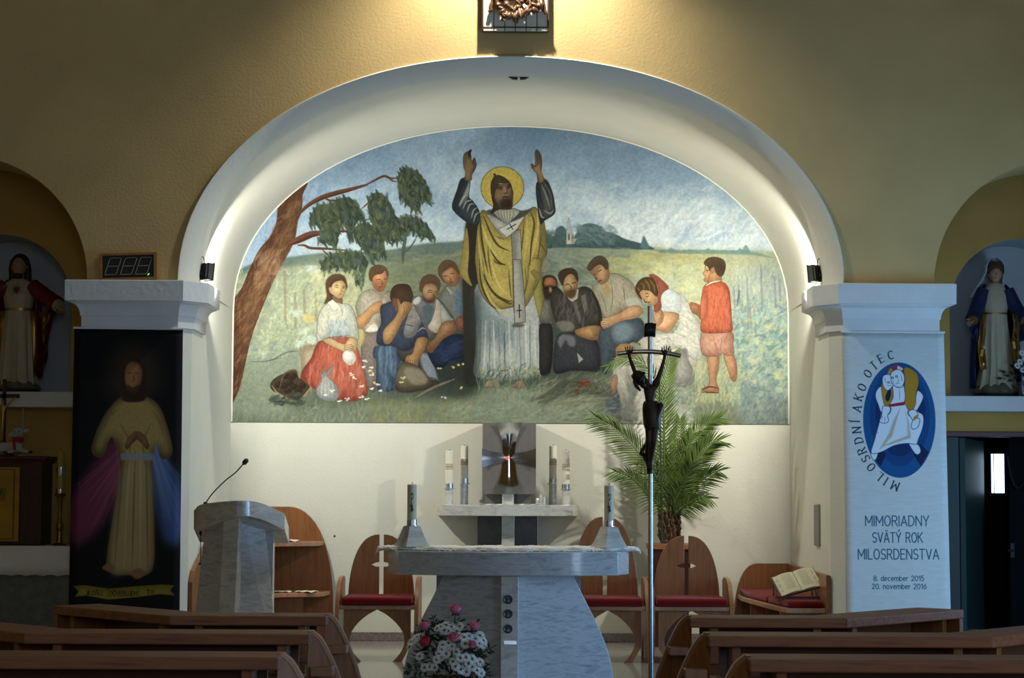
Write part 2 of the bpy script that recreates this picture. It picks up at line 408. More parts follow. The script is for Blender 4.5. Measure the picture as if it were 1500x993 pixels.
# side chapels: back wall with a round headed niche, barrel soffit, ledge
NR = .585; NZT = at(1490, 350, YC).z; NZS = NZT-NR; ND = .5
LZ1 = at(1440, 580, YC-.22).z; LZ0 = LZ1-.125
for s, side in ((-1, 'left'), (1, 'right')):
    cx = s*SX
    mb = MB()
    def low(x): return NZS+math.sqrt(max(0, NR*NR-(x-cx)**2)) if abs(x-cx) < NR else None
    xn = [cx+NR*math.cos(math.pi*i/32) for i in range(33)][::-1]
    dz0, dz1 = (1.80, 1.80) if s > 0 else (-.1, -.1)                     # door opening on the right
    X0, X1 = (PX-.2, 5.4) if s > 0 else (-5.4, -PX+.2)
    top = 4.2
    mb.add([(X0, YC, dz1), (cx-NR, YC, dz1), (cx-NR, YC, top), (X0, YC, top)], [(0, 1, 2, 3)])
    mb.add([(cx+NR, YC, dz1), (X1, YC, dz1), (X1, YC, top), (cx+NR, YC, top)], [(0, 1, 2, 3)])
    mb.add([(cx-NR, YC, dz1), (cx+NR, YC, dz1), (cx+NR, YC, LZ1), (cx-NR, YC, LZ1)], [(0, 1, 2, 3)])
    for a, b in zip(xn[:-1], xn[1:]): mb.add([(a, YC, low(a) or NZS), (b, YC, low(b) or NZS), (b, YC, top), (a, YC, top)], [(0, 1, 2, 3)])
    struct('wall_chapel_'+side, mb, M_yellow2, smooth=30)
    nb = MB(); prof = [(cx-NR, LZ1)]+[(a, low(a) or NZS) for a in xn]+[(cx+NR, LZ1)]
    nb.loft([[(x, y, z) for x, z in prof] for y in (YC, YC+ND)], close=False, cap=False)
    nb.add([(x, YC+ND, z) for x, z in prof], [tuple(range(len(prof)))])
    nb.add([(cx-NR, YC, LZ1-.002), (cx+NR, YC, LZ1-.002), (cx+NR, YC+ND, LZ1-.002), (cx-NR, YC+ND, LZ1-.002)], [(0, 1, 2, 3)])
    struct('wall_niche_'+side, nb, M_niche, smooth=30)
    lb = MB(); xa, xb = (PX+.08, 5.38) if s > 0 else (-5.38, -PX-.08)
    lb.box(xa, xb, YC-.24, YC+.01, LZ0, LZ1); lo = struct('trim_4' if s < 0 else 'trim_5', lb, M_cap, smooth=0, bevel=.008)
    kb = MB(); kx = s*(PX+.055); kb.ball((kx, YC-.2, LZ0+.1), .03); obj('knob', kb, M_white, lo)
    # chapel ceiling
    cb = MB(); cb.box(min(cx-1.3, cx+1.3), max(cx-1.3, cx+1.3), YP-.02, YC+.05, 4.15, 4.25); struct('ceiling_chapel_'+side, cb, M_yellow2, smooth=0)
# ------------------------------------------------------------------ painter (flat print and wall painting)
def cr(pts, closed=True, n=5):
    """Catmull-Rom through the points"""
    p = np.asarray(pts, float)
    if len(p) < 3: return p
    q = np.vstack([p[-1], p, p[0], p[1]]) if closed else np.vstack([2*p[0]-p[1], p, 2*p[-1]-p[-2]])
    t = np.linspace(0, 1, n, endpoint=False)[:, None]
    out = []
    for i in range(1, len(q)-2):
        a, b, c, d = q[i-1], q[i], q[i+1], q[i+2]
        out.append(.5*((2*b)+(-a+c)*t+(2*a-5*b+4*c-d)*t*t+(-a+3*b-3*c+d)*t**3))
    out = np.vstack(out)
    return out if closed else np.vstack([out, p[-1]])

def boxblur(m, r):
    r = int(round(r))
    if r < 1: return m
    for ax in (0, 1):
        for _ in range(2):
            p = [(0, 0), (0, 0)]; p[ax] = (r+1, r)
            c = np.cumsum(np.pad(m, p, mode='edge'), axis=ax, dtype=np.float64)
            n = c.shape[ax]
            m = ((np.take(c, range(2*r+1, n), ax)-np.take(c, range(0, n-2*r-1), ax))/(2*r+1)).astype(np.float32)
    return m

def hexc(s):
    if isinstance(s, str):
        return np.array([int(s[i:i+2], 16)/255 for i in (0, 2, 4)], np.float32)
    return np.asarray(s, np.float32)

class Canvas:
    def __init__(self, w, h, tf, col='808080', seed=1):
        self.w, self.h, self.tf = w, h, tf
        self.a = np.empty((h, w, 3), np.float32); self.a[:] = hexc(col)
        self.rng = np.random.default_rng(seed)
        self.f = (0, 0, 1)
        self.k = 1.0
    def frame(self, ox, oy, s): self.f = (ox, oy, s)
    def T(self, pts):
        p = np.asarray(pts, float)
        ox, oy, s = self.f
        return self.tf(p[:, 0]/s+ox, p[:, 1]/s+oy)
    def noise(self, cell, octs=3, stretch=(1, 1)):
        out = np.zeros((self.h, self.w), np.float32); amp = 1; tot = 0
        for o in range(octs):
            cy = max(2, cell*stretch[1]/2**o); cx = max(2, cell*stretch[0]/2**o)
            gh, gw = int(self.h/cy)+3, int(self.w/cx)+3
            g = self.rng.random((gh, gw)).astype(np.float32)
            yy = np.arange(self.h)/cy; xx = np.arange(self.w)/cx
            y0 = yy.astype(int); x0 = xx.astype(int)
            fy = (yy-y0)[:, None]; fx = (xx-x0)[None]
            fy = fy*fy*(3-2*fy); fx = fx*fx*(3-2*fx)
            A = g[np.ix_(y0, x0)]; B = g[np.ix_(y0, x0+1)]; Cc = g[np.ix_(y0+1, x0)]; D = g[np.ix_(y0+1, x0+1)]
            out += amp*((A*(1-fx)+B*fx)*(1-fy)+(Cc*(1-fx)+D*fx)*fy); tot += amp; amp *= .5
        return out/tot
    def mask(self, P, pad=2):
        x0 = int(max(0, P[:, 0].min()-pad)); x1 = int(min(self.w, P[:, 0].max()+pad+1))
        y0 = int(max(0, P[:, 1].min()-pad)); y1 = int(min(self.h, P[:, 1].max()+pad+1))
        if x1 <= x0 or y1 <= y0: return None
        W, H = x1-x0, y1-y0
        acc = np.zeros((H, W+1), np.float32)
        SS = 4
        xa, ya = P[:, 0]-x0, P[:, 1]-y0
        xb, yb = np.roll(xa, -1), np.roll(ya, -1)
        ys = (np.arange(H*SS)+.5)/SS
        for i, y in enumerate(ys):
            c = (ya <= y) != (yb <= y)
            if not c.any(): continue
            xs = np.sort(xa[c]+(y-ya[c])/(yb[c]-ya[c])*(xb[c]-xa[c]))
            row = acc[i//SS]
            for j in range(0, len(xs)-1, 2):
                l, r = min(max(xs[j], 0), W), min(max(xs[j+1], 0), W)
                if r <= l: continue
                li, ri = int(l), int(r)
                if li == ri: row[li] += r-l
                else:
                    row[li] += li+1-l
                    if ri > li+1: row[li+1:ri] += 1
                    row[ri] += r-ri
        return x0, y0, np.clip(acc[:, :W]/SS, 0, 1)
    def put(self, x0, y0, m, col, alpha=1):
        H, W = m.shape
        v = self.a[y0:y0+H, x0:x0+W]
        m = (m*alpha)[..., None]
        v += (hexc(col)-v)*m
    def poly(self, pts, col, alpha=1, blur=0, smooth=True, shade=None, line=None, tex=0, n=5, folds=None):
        """filled shape; shade=(dx,dy,blur,amount,colour) models it from one side, line=(colour,width,alpha) draws its contour"""
        P = self.T(pts)
        P = cr(P, True, n) if smooth else P
        k = self.k
        r = self.mask(P, pad=3+int(blur*k*2.5))
        if r is None: return
        x0, y0, m = r
        mb = boxblur(m, blur*k) if blur else m
        if tex:
            t = self.rng.random(((m.shape[0]//3)+2, (m.shape[1]//3)+2)).astype(np.float32)
            t = np.kron(t, np.ones((3, 3), np.float32))[:m.shape[0], :m.shape[1]]
            t = boxblur(t, 1)
            c = np.clip(hexc(col)[None, None]*(1+tex*(t-.5)[..., None]), 0, 1)
            v = self.a[y0:y0+m.shape[0], x0:x0+m.shape[1]]
            v += (c-v)*(mb*alpha)[..., None]
        else: self.put(x0, y0, mb, col, alpha)
        if shade:
            for sh in (shade if isinstance(shade, list) else [shade]):
                dx, dy, bl, am, sc = sh
                s = np.roll(np.roll(np.pad(m, int(bl*k)+int(abs(dx*k))+int(abs(dy*k))+2), int(dy*k), 0), int(dx*k), 1)
                pd = int(bl*k)+int(abs(dx*k))+int(abs(dy*k))+2
                s = boxblur(s, bl*k)[pd:-pd, pd:-pd]
                self.put(x0, y0, m*np.clip((1-s)*1.7, 0, 1), sc, am*alpha)
        if folds:
            fw, fa, cols = folds
            A = np.asarray(pts, float); bx = (A[:, 0].min(), A[:, 1].min(), A[:, 0].max(), A[:, 1].max())
            s = self.f[2]; area = (bx[2]-bx[0])*(bx[3]-bx[1])/s/s
            e = 60
            X0, Y0 = max(0, x0-e), max(0, y0-e); X1, Y1 = min(self.w, x0+m.shape[1]+e), min(self.h, y0+m.shape[0]+e)
            keep = self.a[Y0:Y1, X0:X1].copy()
            mm = np.zeros((Y1-Y0, X1-X0, 1), np.float32); mm[y0-Y0:y0-Y0+m.shape[0], x0-X0:x0-X0+m.shape[1], 0] = m
            self.dabs(bx, int(area/26)+3, min(bx[3]-bx[1], bx[2]-bx[0])*.42, fa, .28, cols, fw, .36, inside=A)
            self.a[Y0:Y1, X0:X1] = keep+(self.a[Y0:Y1, X0:X1]-keep)*mm
        if line:
            self._stroke(np.vstack([P, P[:1]]), line[1]*k*.8, line[0], line[2]*.62*alpha)
    def _stroke(self, P, w, col, alpha=1, taper=False, soft=.8):
        pad = w+2
        x0 = int(max(0, P[:, 0].min()-pad)); x1 = int(min(self.w, P[:, 0].max()+pad+1))
        y0 = int(max(0, P[:, 1].min()-pad)); y1 = int(min(self.h, P[:, 1].max()+pad+1))
        if x1 <= x0 or y1 <= y0: return
        m = np.zeros((y1-y0, x1-x0), np.float32)
        N = len(P)-1
        for i in range(N):
            a, b = P[i], P[i+1]
            tw = w*(1-abs(2*(i+.5)/N-1)**2*.75) if taper else w
            bx0 = int(max(x0, min(a[0], b[0])-pad)); bx1 = int(min(x1, max(a[0], b[0])+pad+1))
            by0 = int(max(y0, min(a[1], b[1])-pad)); by1 = int(min(y1, max(a[1], b[1])+pad+1))
            if bx1 <= bx0 or by1 <= by0: continue
            X = np.arange(bx0, bx1)[None]+.5; Y = np.arange(by0, by1)[:, None]+.5
            dx, dy = b-a; L = dx*dx+dy*dy+1e-9
            t = np.clip(((X-a[0])*dx+(Y-a[1])*dy)/L, 0, 1)
            d = np.sqrt((X-a[0]-t*dx)**2+(Y-a[1]-t*dy)**2)
            mm = np.clip((tw/2-d)/soft+.5, 0, 1)
            v = m[by0-y0:by1-y0, bx0-x0:bx1-x0]
            np.maximum(v, mm, out=v)
        self.put(x0, y0, m, col, alpha)
    def stroke(self, pts, w, col, alpha=1, smooth=True, taper=True, soft=1.2):
        P = self.T(pts)
        if smooth and len(P) > 2: P = cr(P, False, 5)
        elif len(P) == 2 and taper:
            P = P[0]+(P[1]-P[0])*np.linspace(0, 1, 5)[:, None]
        self._stroke(P, w*self.k*(.62 if 3 < self.f[2] < 12 else 1), col, alpha, taper, soft)
    def ell(self, cx, cy, rx, ry, col, rot=0, **kw):
        t = np.linspace(0, 2*math.pi, 48 if max(rx, ry) > 40 else 20, endpoint=False)
        c, s = math.cos(rot), math.sin(rot)
        self.poly(np.c_[cx+rx*np.cos(t)*c-ry*np.sin(t)*s, cy+rx*np.cos(t)*s+ry*np.sin(t)*c], col, smooth=False, **kw)
    def dabs(self, box, n, length, ang, spread, cols, w, alpha=.5, inside=None):
        """many short brush dabs inside a box (frame units)"""
        R = self.rng
        if self.f[2] > 3: n = int(n*1.7); w = w*.6
        poly = None if inside is None else np.asarray(inside, float)
        for _ in range(n):
            x = R.uniform(box[0], box[2]); y = R.uniform(box[1], box[3])
            if poly is not None:
                xa, ya = poly[:, 0], poly[:, 1]; xb, yb = np.roll(xa, -1), np.roll(ya, -1)
                c = (ya <= y) != (yb <= y)
                if (np.sum(x < xa[c]+(y-ya[c])/(yb[c]-ya[c])*(xb[c]-xa[c])) % 2) == 0: continue
            a = ang+R.normal(0, spread); l = length*R.uniform(.5, 1.3)
            d = np.array([math.cos(a), math.sin(a)])*l/2
            b = np.array([-d[1], d[0]])*R.normal(0, .18)
            self.stroke([(x-d[0], y-d[1]), (x+b[0], y+b[1]), (x+d[0], y+d[1])], w*R.uniform(.6, 1.4), cols[R.integers(len(cols))], alpha*R.uniform(.4, 1))
def C_inside(L, x, y):
    p = np.asarray(L, float); xa, ya = p[:, 0], p[:, 1]; xb, yb = np.roll(xa, -1), np.roll(ya, -1)
    c = (ya <= y) != (yb <= y)
    return np.sum(x < xa[c]+(y-ya[c])/(yb[c]-ya[c])*(xb[c]-xa[c])) % 2 == 1

def paint_mural(C):
    """village people in prayer under a tree, a robed figure with raised arms in their middle"""
    R = C.rng
    Z = 8.275
    # ---- sky, hills, fields
    C.frame(0, 0, 1)
    H, W = C.h, C.w
    yy = np.linspace(0, 1, H)[:, None]; xx = np.linspace(0, 1, W)[None]
    sky = C.a
    stops = [(0, '5f7a90'), (.14, '7690a8'), (.27, '8fa8ba'), (.38, 'a9bac2'), (.46, 'b4bfbe'), (1, 'b4bfbe')]
    for i in range(3):
        sky[..., i] = np.interp(yy, [s[0] for s in stops], [hexc(s[1])[i] for s in stops])
    n1 = C.noise(170, 4, (1.5, .8)); n2 = C.noise(60, 3, (1.6, 1))
    cl = np.clip((n1-.47)*4+(yy-.22)*1.3, 0, 1)*np.clip((.5-yy)*5, 0, 1)*np.clip((xx-.12)*3, .15, 1)
    C.put(0, 0, cl.astype(np.float32), 'bcc6c8', .6)
    C.put(0, 0, np.clip((.5-n2)*3, 0, 1)*(yy < .5), '6080a4', .38)
    lw = np.clip((.26-xx)*5, 0, 1)*np.clip((yy-.2)*6, 0, 1)*np.ones_like(n1)
    C.put(0, 0, lw.astype(np.float32), '7494b4', .55)
    C.dabs((500, 190, 1100, 365), 700, 22, -.7, .4, ['7f9cb6', '93a9b4', '8aa2b6', '93a9b4'], 6, .12)
    C.dabs((430, 270, 1050, 365), 420, 26, -.5, .5, ['c9cfcc', 'bfc9c9', 'd2d4cc'], 7, .16)
    C.dabs((880, 310, 1110, 362), 220, 22, -.8, .4, ['d4d8d2', 'c8d0d0'], 5, .3)
    # far hills
    C.poly([(340, 405), (375, 384), (420, 377), (480, 370), (560, 367), (620, 357), (670, 354), (700, 354), (700, 440), (340, 440)], '5e7068', smooth=True, blur=1)
    C.poly([(790, 352), (830, 345), (880, 347), (940, 358), (980, 365), (1060, 367), (1145, 372), (1160, 420), (780, 420)], '8d9a80', blur=1)
    # field
    fld = [(336, 408), (380, 394), (470, 387), (580, 384), (660, 372), (700, 366), (790, 360), (870, 361), (960, 366), (1050, 367), (1160, 378), (1160, 640), (330, 640)]
    C.poly(fld, '868f76', smooth=False, blur=2)
    g = C.noise(90, 4, (2, .8))
    C.poly([(600, 390), (700, 372), (800, 366), (900, 372), (960, 400), (950, 480), (850, 520), (600, 500)], '626e62', alpha=.85, blur=16)
    C.poly([(940, 372), (1150, 380), (1156, 450), (1060, 480), (940, 440)], 'a5a888', alpha=.9, blur=10)
    C.poly([(430, 395), (520, 385), (560, 420), (560, 470), (500, 500), (400, 480)], '989c7c', alpha=.8, blur=14)
    C.poly([(560, 388), (680, 380), (690, 420), (580, 430)], '6f785c', alpha=.85, blur=8)
    C.dabs((560, 370, 700, 470), 500, 22, -.1, .25, ['7b8060', '6b7658', '8b8a64', '5f6c5a'], 4, .3)
    C.dabs((800, 366, 1000, 480), 700, 24, .05, .3, ['8f9a80', '7d8d84', '73867f', 'a4a878', '97a48c', '6c7f7c'], 4, .3)
    C.dabs((880, 368, 1050, 400), 260, 40, .06, .1, ['a8a468', '9a9a64', '8c9060', 'b3ac78'], 4, .3)
    C.dabs((960, 385, 1040, 450), 200, 22, .4, .5, ['bdb87c', '9fae98', 'aebba4', 'c5c084'], 6, .3)
    # lower meadow
    C.poly([(330, 560), (420, 545), (560, 560), (760, 555), (930, 560), (1160, 560), (1160, 640), (330, 640)], '747d68', blur=9)
    C.poly([(680, 570), (800, 560), (870, 590), (860, 640), (640, 640)], '848d76', alpha=.9, blur=8)
    C.dabs((340, 540, 1156, 624), 2400, 17, -1.35, .4, ['8d9478', '76806a', '9aa088', '69745a', 'a3a27c', '8a9a84'], 2.2, .38)
    C.dabs((540, 585, 700, 622), 260, 16, -1.2, .5, ['959058', '858450', '767e56'], 4, .3)
    C.dabs((820, 560, 960, 620), 260, 30, -.35, .15, ['5d6354', '6c705e', '7d8270', '4f564a'], 2, .4)
    C.dabs((660, 590, 860, 622), 250, 24, -.3, .4, ['99a28e', '7d8a74', '8b9680'], 4, .35)
    # left vineyard
    vin = [(345, 600), (360, 560), (385, 480), (405, 420), (430, 395), (475, 400), (480, 450), (470, 500), (440, 560), (420, 600)]
    C.poly(vin, '98a184', alpha=.85, blur=6)
    C.dabs((345, 395, 480, 600), 1300, 12, -1.2, .7, ['b2b592', '8c9a86', '7d8c7c', 'a9b4a2', 'c2bf90', '97a070', '6d8078', 'b9c0a8'], 2.4, .45)
    C.dabs((360, 500, 470, 560), 300, 14, -.5, .6, ['6f8276', '8a9a8c', '7b8c84', 'a3ad98'], 3, .4)
    for x, y0, y1 in ((417, 398, 470), (445, 425, 460), (432, 430, 480), (462, 430, 470)):
        C.stroke([(x, y0), (x+1, y1)], 4, '8b8466', .75, taper=False)
    C.poly([(350, 535), (400, 525), (430, 512), (470, 505), (480, 540), (440, 600), (345, 600)], '7d8874', alpha=.7, blur=6)
    C.stroke([(366, 530), (395, 528), (420, 516), (440, 514)], 2, '4f5c52', .7)
    C.stroke([(395, 528), (412, 524)], 1.5, '4f5c52', .7)
    C.frame(330, 370, 3.818)
    C.poly([(415, 540), (440, 520), (510, 515), (530, 545), (480, 620), (430, 680), (420, 600)], 'a99a7c', blur=1.5, shade=(6, 6, 4, .5, '6f6650'))
    C.poly([(430, 350), (470, 340), (505, 370), (480, 392), (440, 380)], 'bfae6a', alpha=.8, blur=.6)
    for (x, y) in ((465, 470), (440, 430), (480, 80), (500, 100), (490, 480), (410, 500), (400, 330)):
        for a in range(5):
            an = a*.75+R.uniform(-.2, .2)
            C.stroke([(x, y), (x+30*math.cos(an), y+30*math.sin(an))], 9, ['b9c0b0', '9fb0a8', 'c5c6a0'][a % 3], .6)
    # right vineyard
    C.frame(0, 0, 1)
    rv = [(1068, 440), (1085, 400), (1110, 390), (1150, 400), (1160, 600), (1090, 610), (1075, 560)]
    C.poly(rv, '8f9f94', alpha=.8, blur=6)
    C.dabs((1070, 395, 1156, 470), 500, 18, -1.5, .2, ['b3b8a0', '8b98a0', 'a2aa9c', 'c0bf98', '7c8a94'], 2, .45)
    C.dabs((1068, 440, 1156, 590), 1300, 12, -.9, .8, ['6f8f98', '8ba6a6', '9fb3a4', 'b8b88a', '54747c', 'aab690', '668a80'], 3, .5)
    C.dabs((1085, 560, 1156, 622), 400, 16, -1.2, .5, ['6d8088', '7e8f86', '8d9484', '5d7078'], 3, .4)
    for x, y0, y1 in ((1114, 388, 455), (1094, 408, 480), (1081, 418, 445), (1074, 420, 450), (1098, 450, 480), (1134, 405, 450), (1141, 410, 440)):
        C.stroke([(x, y0), (x+2, y1)], 3, '7f8588', .75, taper=False)
    C.stroke([(1083, 425), (1079, 448)], 2.5, '4e6668', .8)
    for _ in range(60):
        x, y = R.uniform(1075, 1152), R.uniform(460, 580)
        c = [(.5, 'c2bd8c'), (.5, 'b4bd90'), (.5, '86a4a8'), (.5, 'a5b59c'), (.6, 'c4b472'), (.5, '557a80')][R.integers(6)]
        s = R.uniform(4, 8); t = np.linspace(0, 2*math.pi, 11)[:-1]+R.uniform(0, 6)
        rr = s*np.where(np.arange(10) % 2 == 0, 1.1, .6)
        C.poly(np.c_[x+rr*np.cos(t), y+.8*rr*np.sin(t)], c[1], alpha=c[0]*.9, smooth=False, blur=.4, line=('6d7f74', .7, .35))
    # far trees and church
    C.frame(800, 180, 4.054)
    C.poly([(-60, 700), (0, 660), (40, 680), (60, 630), (90, 612), (120, 640), (150, 720), (160, 690), (200, 620), (240, 598), (300, 605), (340, 640), (400, 655), (470, 690), (560, 715), (640, 745), (600, 752), (400, 748), (120, 740), (-60, 745)], '4f6468', blur=.8, shade=(-6, -10, 8, .5, '2f4448'))
    C.dabs((180, 610, 420, 720), 120, 40, .4, .5, ['5d7476', '6d8280', '44585a'], 10, .35)
    C.dabs((-40, 640, 160, 740), 90, 40, 1, .6, ['3d5254', '5a6d68', '48605c'], 10, .4)
    C.poly([(560, 740), (570, 690), (578, 672), (590, 690), (612, 745)], '4f6a70', blur=.5)
    for x, h in ((690, 20), (740, 30), (780, 14), (820, 18), (850, 20), (890, 16), (960, 26), (1000, 12), (1060, 16), (1110, 14), (1150, 26), (1185, 46)):
        C.poly([(x-24, 770), (x-12, 770-h*.7), (x, 770-h), (x+14, 770-h*.6), (x+26, 772)], '5f7c80', alpha=.8, blur=.6)
    C.stroke([(620, 755), (800, 765), (1000, 766), (1220, 775), (1340, 800)], 10, '66827c', .7)
    C.poly([(118, 655), (131, 560), (134, 560), (152, 655)], '9a9c98', smooth=False, line=('5f625e', .8, .7))
    C.poly([(120, 655), (150, 655), (150, 720), (118, 720)], 'a9a69a', smooth=False, line=('5f625e', .8, .7))
    C.poly([(150, 690), (170, 684), (180, 690), (165, 720), (150, 720)], '8f8b7e', smooth=False)
    C.stroke([(134, 665), (134, 690)], 5, '4a5054', .8, taper=False)
    C.dabs((-50, 745, 500, 800), 200, 40, 0, .15, ['6f7a70', '808a72', '7a857c'], 8, .35)
    # ---- tree at the left
    C.frame(330, 180, 4.136)
    trunk = [(30, 1790), (45, 1700), (90, 1590), (150, 1330), (200, 1180), (285, 970), (330, 880), (385, 785), (400, 755), (425, 690), (438, 600), (460, 540), (466, 480), (470, 430), (500, 355), (440, 330), (330, 480), (310, 600), (270, 690), (205, 770), (150, 880), (100, 1000), (40, 1100), (20, 1300), (15, 1600)]
    C.poly(trunk, '6c4e34', tex=.25, shade=[(9, 0, 9, .75, '4e2f20'), (-8, 2, 6, .5, '55382a')], line=('3f2a20', 1, .5))
    C.dabs((50, 450, 480, 1700), 900, 60, -1.15, .2, ['8a5f42', '5f3d2b', '94704e', '6d4a36', 'a27c58'], 8, .28, inside=trunk)
    C.dabs((180, 780, 330, 990), 60, 60, -1.1, .2, ['a98a6c', '9a7654'], 12, .25, inside=trunk)
    for w, p in ((30, [(440, 560), (500, 500), (580, 455), (660, 428), (760, 402), (860, 372)]), (14, [(840, 382), (900, 350), (960, 322), (1000, 335), (1045, 334)]), (8, [(985, 330), (1010, 350), (1045, 356)]),
                 (44, [(380, 735), (440, 710), (520, 676), (605, 662)]), (22, [(590, 665), (660, 655), (745, 657)]), (16, [(440, 740), (480, 742), (520, 758), (620, 762), (740, 772)]), (8, [(585, 765), (630, 808)]), (12, [(600, 455), (640, 470), (720, 468)]), (9, [(825, 520), (860, 490), (880, 480)])):
        C.stroke(p, w/2.56, '6b4632', 1)
        C.stroke([(a, b+w*.25) for a, b in p], w/2.56*.35, '452a1e', .6)
    leafs = [[(515, 620), (520, 560), (560, 500), (640, 490), (720, 450), (790, 480), (840, 580), (800, 590), (780, 600), (770, 690), (750, 700), (735, 640), (720, 600), (690, 660), (670, 760), (640, 720), (600, 730), (565, 710), (600, 650), (560, 620)],
             [(865, 460), (920, 422), (980, 460), (1020, 540), (1030, 590), (1000, 650), (960, 700), (920, 640), (880, 580)],
             [(780, 640), (840, 605), (900, 630), (945, 680), (965, 800), (920, 785), (890, 840), (865, 780), (820, 740), (790, 700)],
             [(1045, 340), (1065, 290), (1100, 272), (1165, 300), (1210, 360), (1245, 440), (1230, 480), (1180, 450), (1175, 530), (1130, 520), (1060, 440)],
             [(580, 850), (640, 800), (760, 780), (830, 800), (860, 850), (835, 930), (822, 985), (790, 960), (760, 900), (720, 880), (640, 880), (600, 900)],
             [(1000, 640), (1040, 590), (1100, 568), (1160, 580), (1220, 620), (1268, 700), (1200, 690), (1140, 655), (1080, 670), (1040, 720), (990, 710), (960, 700)]]
    for L in leafs:
        C.poly(L, '46513c', blur=.5, shade=[(5, 3, 7, .5, '626a42'), (-5, -3, 6, .55, '2c3a38')])
        A = np.array(L); bx = (A[:, 0].min(), A[:, 1].min(), A[:, 0].max(), A[:, 1].max())
        C.dabs(bx, 110, 58, 1.3, .5, ['5a6140', '6c704a', '3a473c', '495a50', '2f3d38', '4f6064'], 15, .5, inside=L)
        for _ in range(60):
            x, y = R.uniform(bx[0], bx[2]), R.uniform(bx[1], bx[3]); an = 1.5+R.normal(0, .5); l = R.uniform(22, 46)
            if C_inside(L, x, y): C.stroke([(x, y), (x+l*.5*math.cos(an)-3, y+l*.5*math.sin(an)), (x+l*math.cos(an), y+l*math.sin(an))], 4.2, ['5c6644', '2f3c36', '6e7450', '3c4a3c', '4c5c56'][R.integers(5)], .8)
        for i in range(0, 2*len(L)):
            x, y = (L[i] if i < len(L) else ((L[i-len(L)][0]+L[i-len(L)-1][0])/2, (L[i-len(L)][1]+L[i-len(L)-1][1])/2)); an = 1.35+R.normal(0, .45)
            C.stroke([(x-8, y-18), (x, y), (x+34*math.cos(an), y+34*math.sin(an))], 15/2.56, ['46513c', '3a473c', '556046'][i % 3], .85)
    C.stroke([(1075, 850), (1080, 760), (1100, 660)], 22/2.56, '4f5a50', .9); C.stroke([(1085, 790), (1130, 740), (1160, 690)], 10/2.56, '4f5a50', .9)
    C.dabs((500, 900, 830, 1150), 200, 40, -1.3, .5, ['b9b98a', 'a7ac7c', 'c6bf8c'], 10, .3)
    # deep shade on the grass behind and below the kneeling men
    C.frame(0, 0, 1)
    C.poly([(600, 470), (680, 430), (700, 560), (650, 580), (560, 572), (540, 540)], '39423a', alpha=.75, blur=9)
    C.poly([(640, 520), (700, 500), (700, 572), (640, 574)], '2c3430', alpha=.7, blur=6)
    C.poly([(785, 440), (830, 450), (900, 480), (910, 545), (860, 560), (790, 560)], '39423c', alpha=.75, blur=9)
    C.poly([(430, 570), (560, 560), (700, 560), (700, 578), (560, 588), (430, 600)], '4a5444', alpha=.5, blur=6)
    # ---- seated woman
    def skin(pts, c='a98158', dark='6d4c34', am=.7, dx=-3, ln='4f3626', **k):
        c = hexc(c); d = hexc(dark)
        C.poly(pts, np.clip(c*1.08+.05, 0, 1), shade=[(dx, -3, 6, am*.8, d), (-dx*.7, 2, 4, .3, d*.6+c*.4)], line=(ln, 1.1, .65), tex=.12, **k)
    def cloth(pts, c, dark, am=.75, dx=-4, dy=-3, bl=7, ln='38302a', la=.6, **k):
        c = hexc(c); d = hexc(dark)
        C.poly(pts, c, shade=[(dx, dy, bl, am, d), (-dx*.6, -dy*.6, bl*.6, .35, d*.5+c*.5)], line=(ln, 1.2, la), tex=.16,
               folds=(2.3, k.pop('fa', 1.2), [d*.75+c*.25, np.clip(c*1.16, 0, 1), d*.4+c*.6, c]), **k)
    C.frame(330, 370, 3.818)
    # man behind her
    cloth([(730, 290), (760, 230), (820, 205), (870, 240), (920, 215), (930, 290), (900, 330), (860, 440), (850, 480), (790, 460), (770, 430), (735, 330)], 'a59c86', '655e52')
    cloth([(775, 450), (850, 440), (880, 480), (860, 620), (850, 760), (800, 760), (770, 640), (760, 540)], '85776c', '544a46')
    C.poly([(785, 440), (820, 400), (850, 410), (845, 440)], 'c6c2b2', blur=.5)
    skin([(735, 360), (760, 350), (800, 310), (840, 278), (875, 275), (870, 330), (830, 345), (800, 390), (760, 425), (735, 410)], 'b98a58', '7c5636')
    C.poly([(745, 450), (770, 435), (780, 470), (755, 530)], 'b9a258', alpha=.8, blur=1)
    C.frame(520, 370, Z)
    C.poly([(200, 440), (260, 470), (330, 590), (350, 440), (300, 430)], '8a7a66', blur=1)
    skin([(205, 330), (215, 250), (270, 220), (340, 200), (395, 240), (392, 330), (370, 400), (340, 460), (290, 470), (235, 430), (210, 380)], 'b0794f', '6b4230')
    C.poly([(170, 300), (168, 250), (190, 190), (250, 152), (320, 152), (375, 185), (405, 255), (390, 290), (375, 230), (355, 220), (320, 255), (250, 268), (215, 300), (200, 350), (175, 320)], '4f3c2a', shade=(5, 4, 8, .5, '74583c'), line=('2e2018', 1, .6))
    for p in ([(250, 335), (290, 322), (320, 332)], [(345, 325), (385, 315)], [(320, 335), (335, 380), (315, 388)], [(285, 415), (340, 410)]): C.stroke(p, 2.2, '5a3424', .8)
    C.poly([(225, 340), (320, 335), (320, 390), (335, 450), (270, 455), (225, 400)], '6d4430', alpha=.45, blur=1.5)
    # woman
    C.frame(440, 390, Z)
    C.poly([(305, 240), (320, 160), (380, 105), (460, 92), (530, 120), (560, 190), (555, 280), (400, 420), (330, 445), (285, 450), (320, 360)], '4c3828', blur=.4, shade=(4, 4, 7, .5, '6d5038'))
    skin([(395, 360), (400, 420), (420, 460), (480, 470), (510, 440), (495, 380)], '86683f', '5c4430')
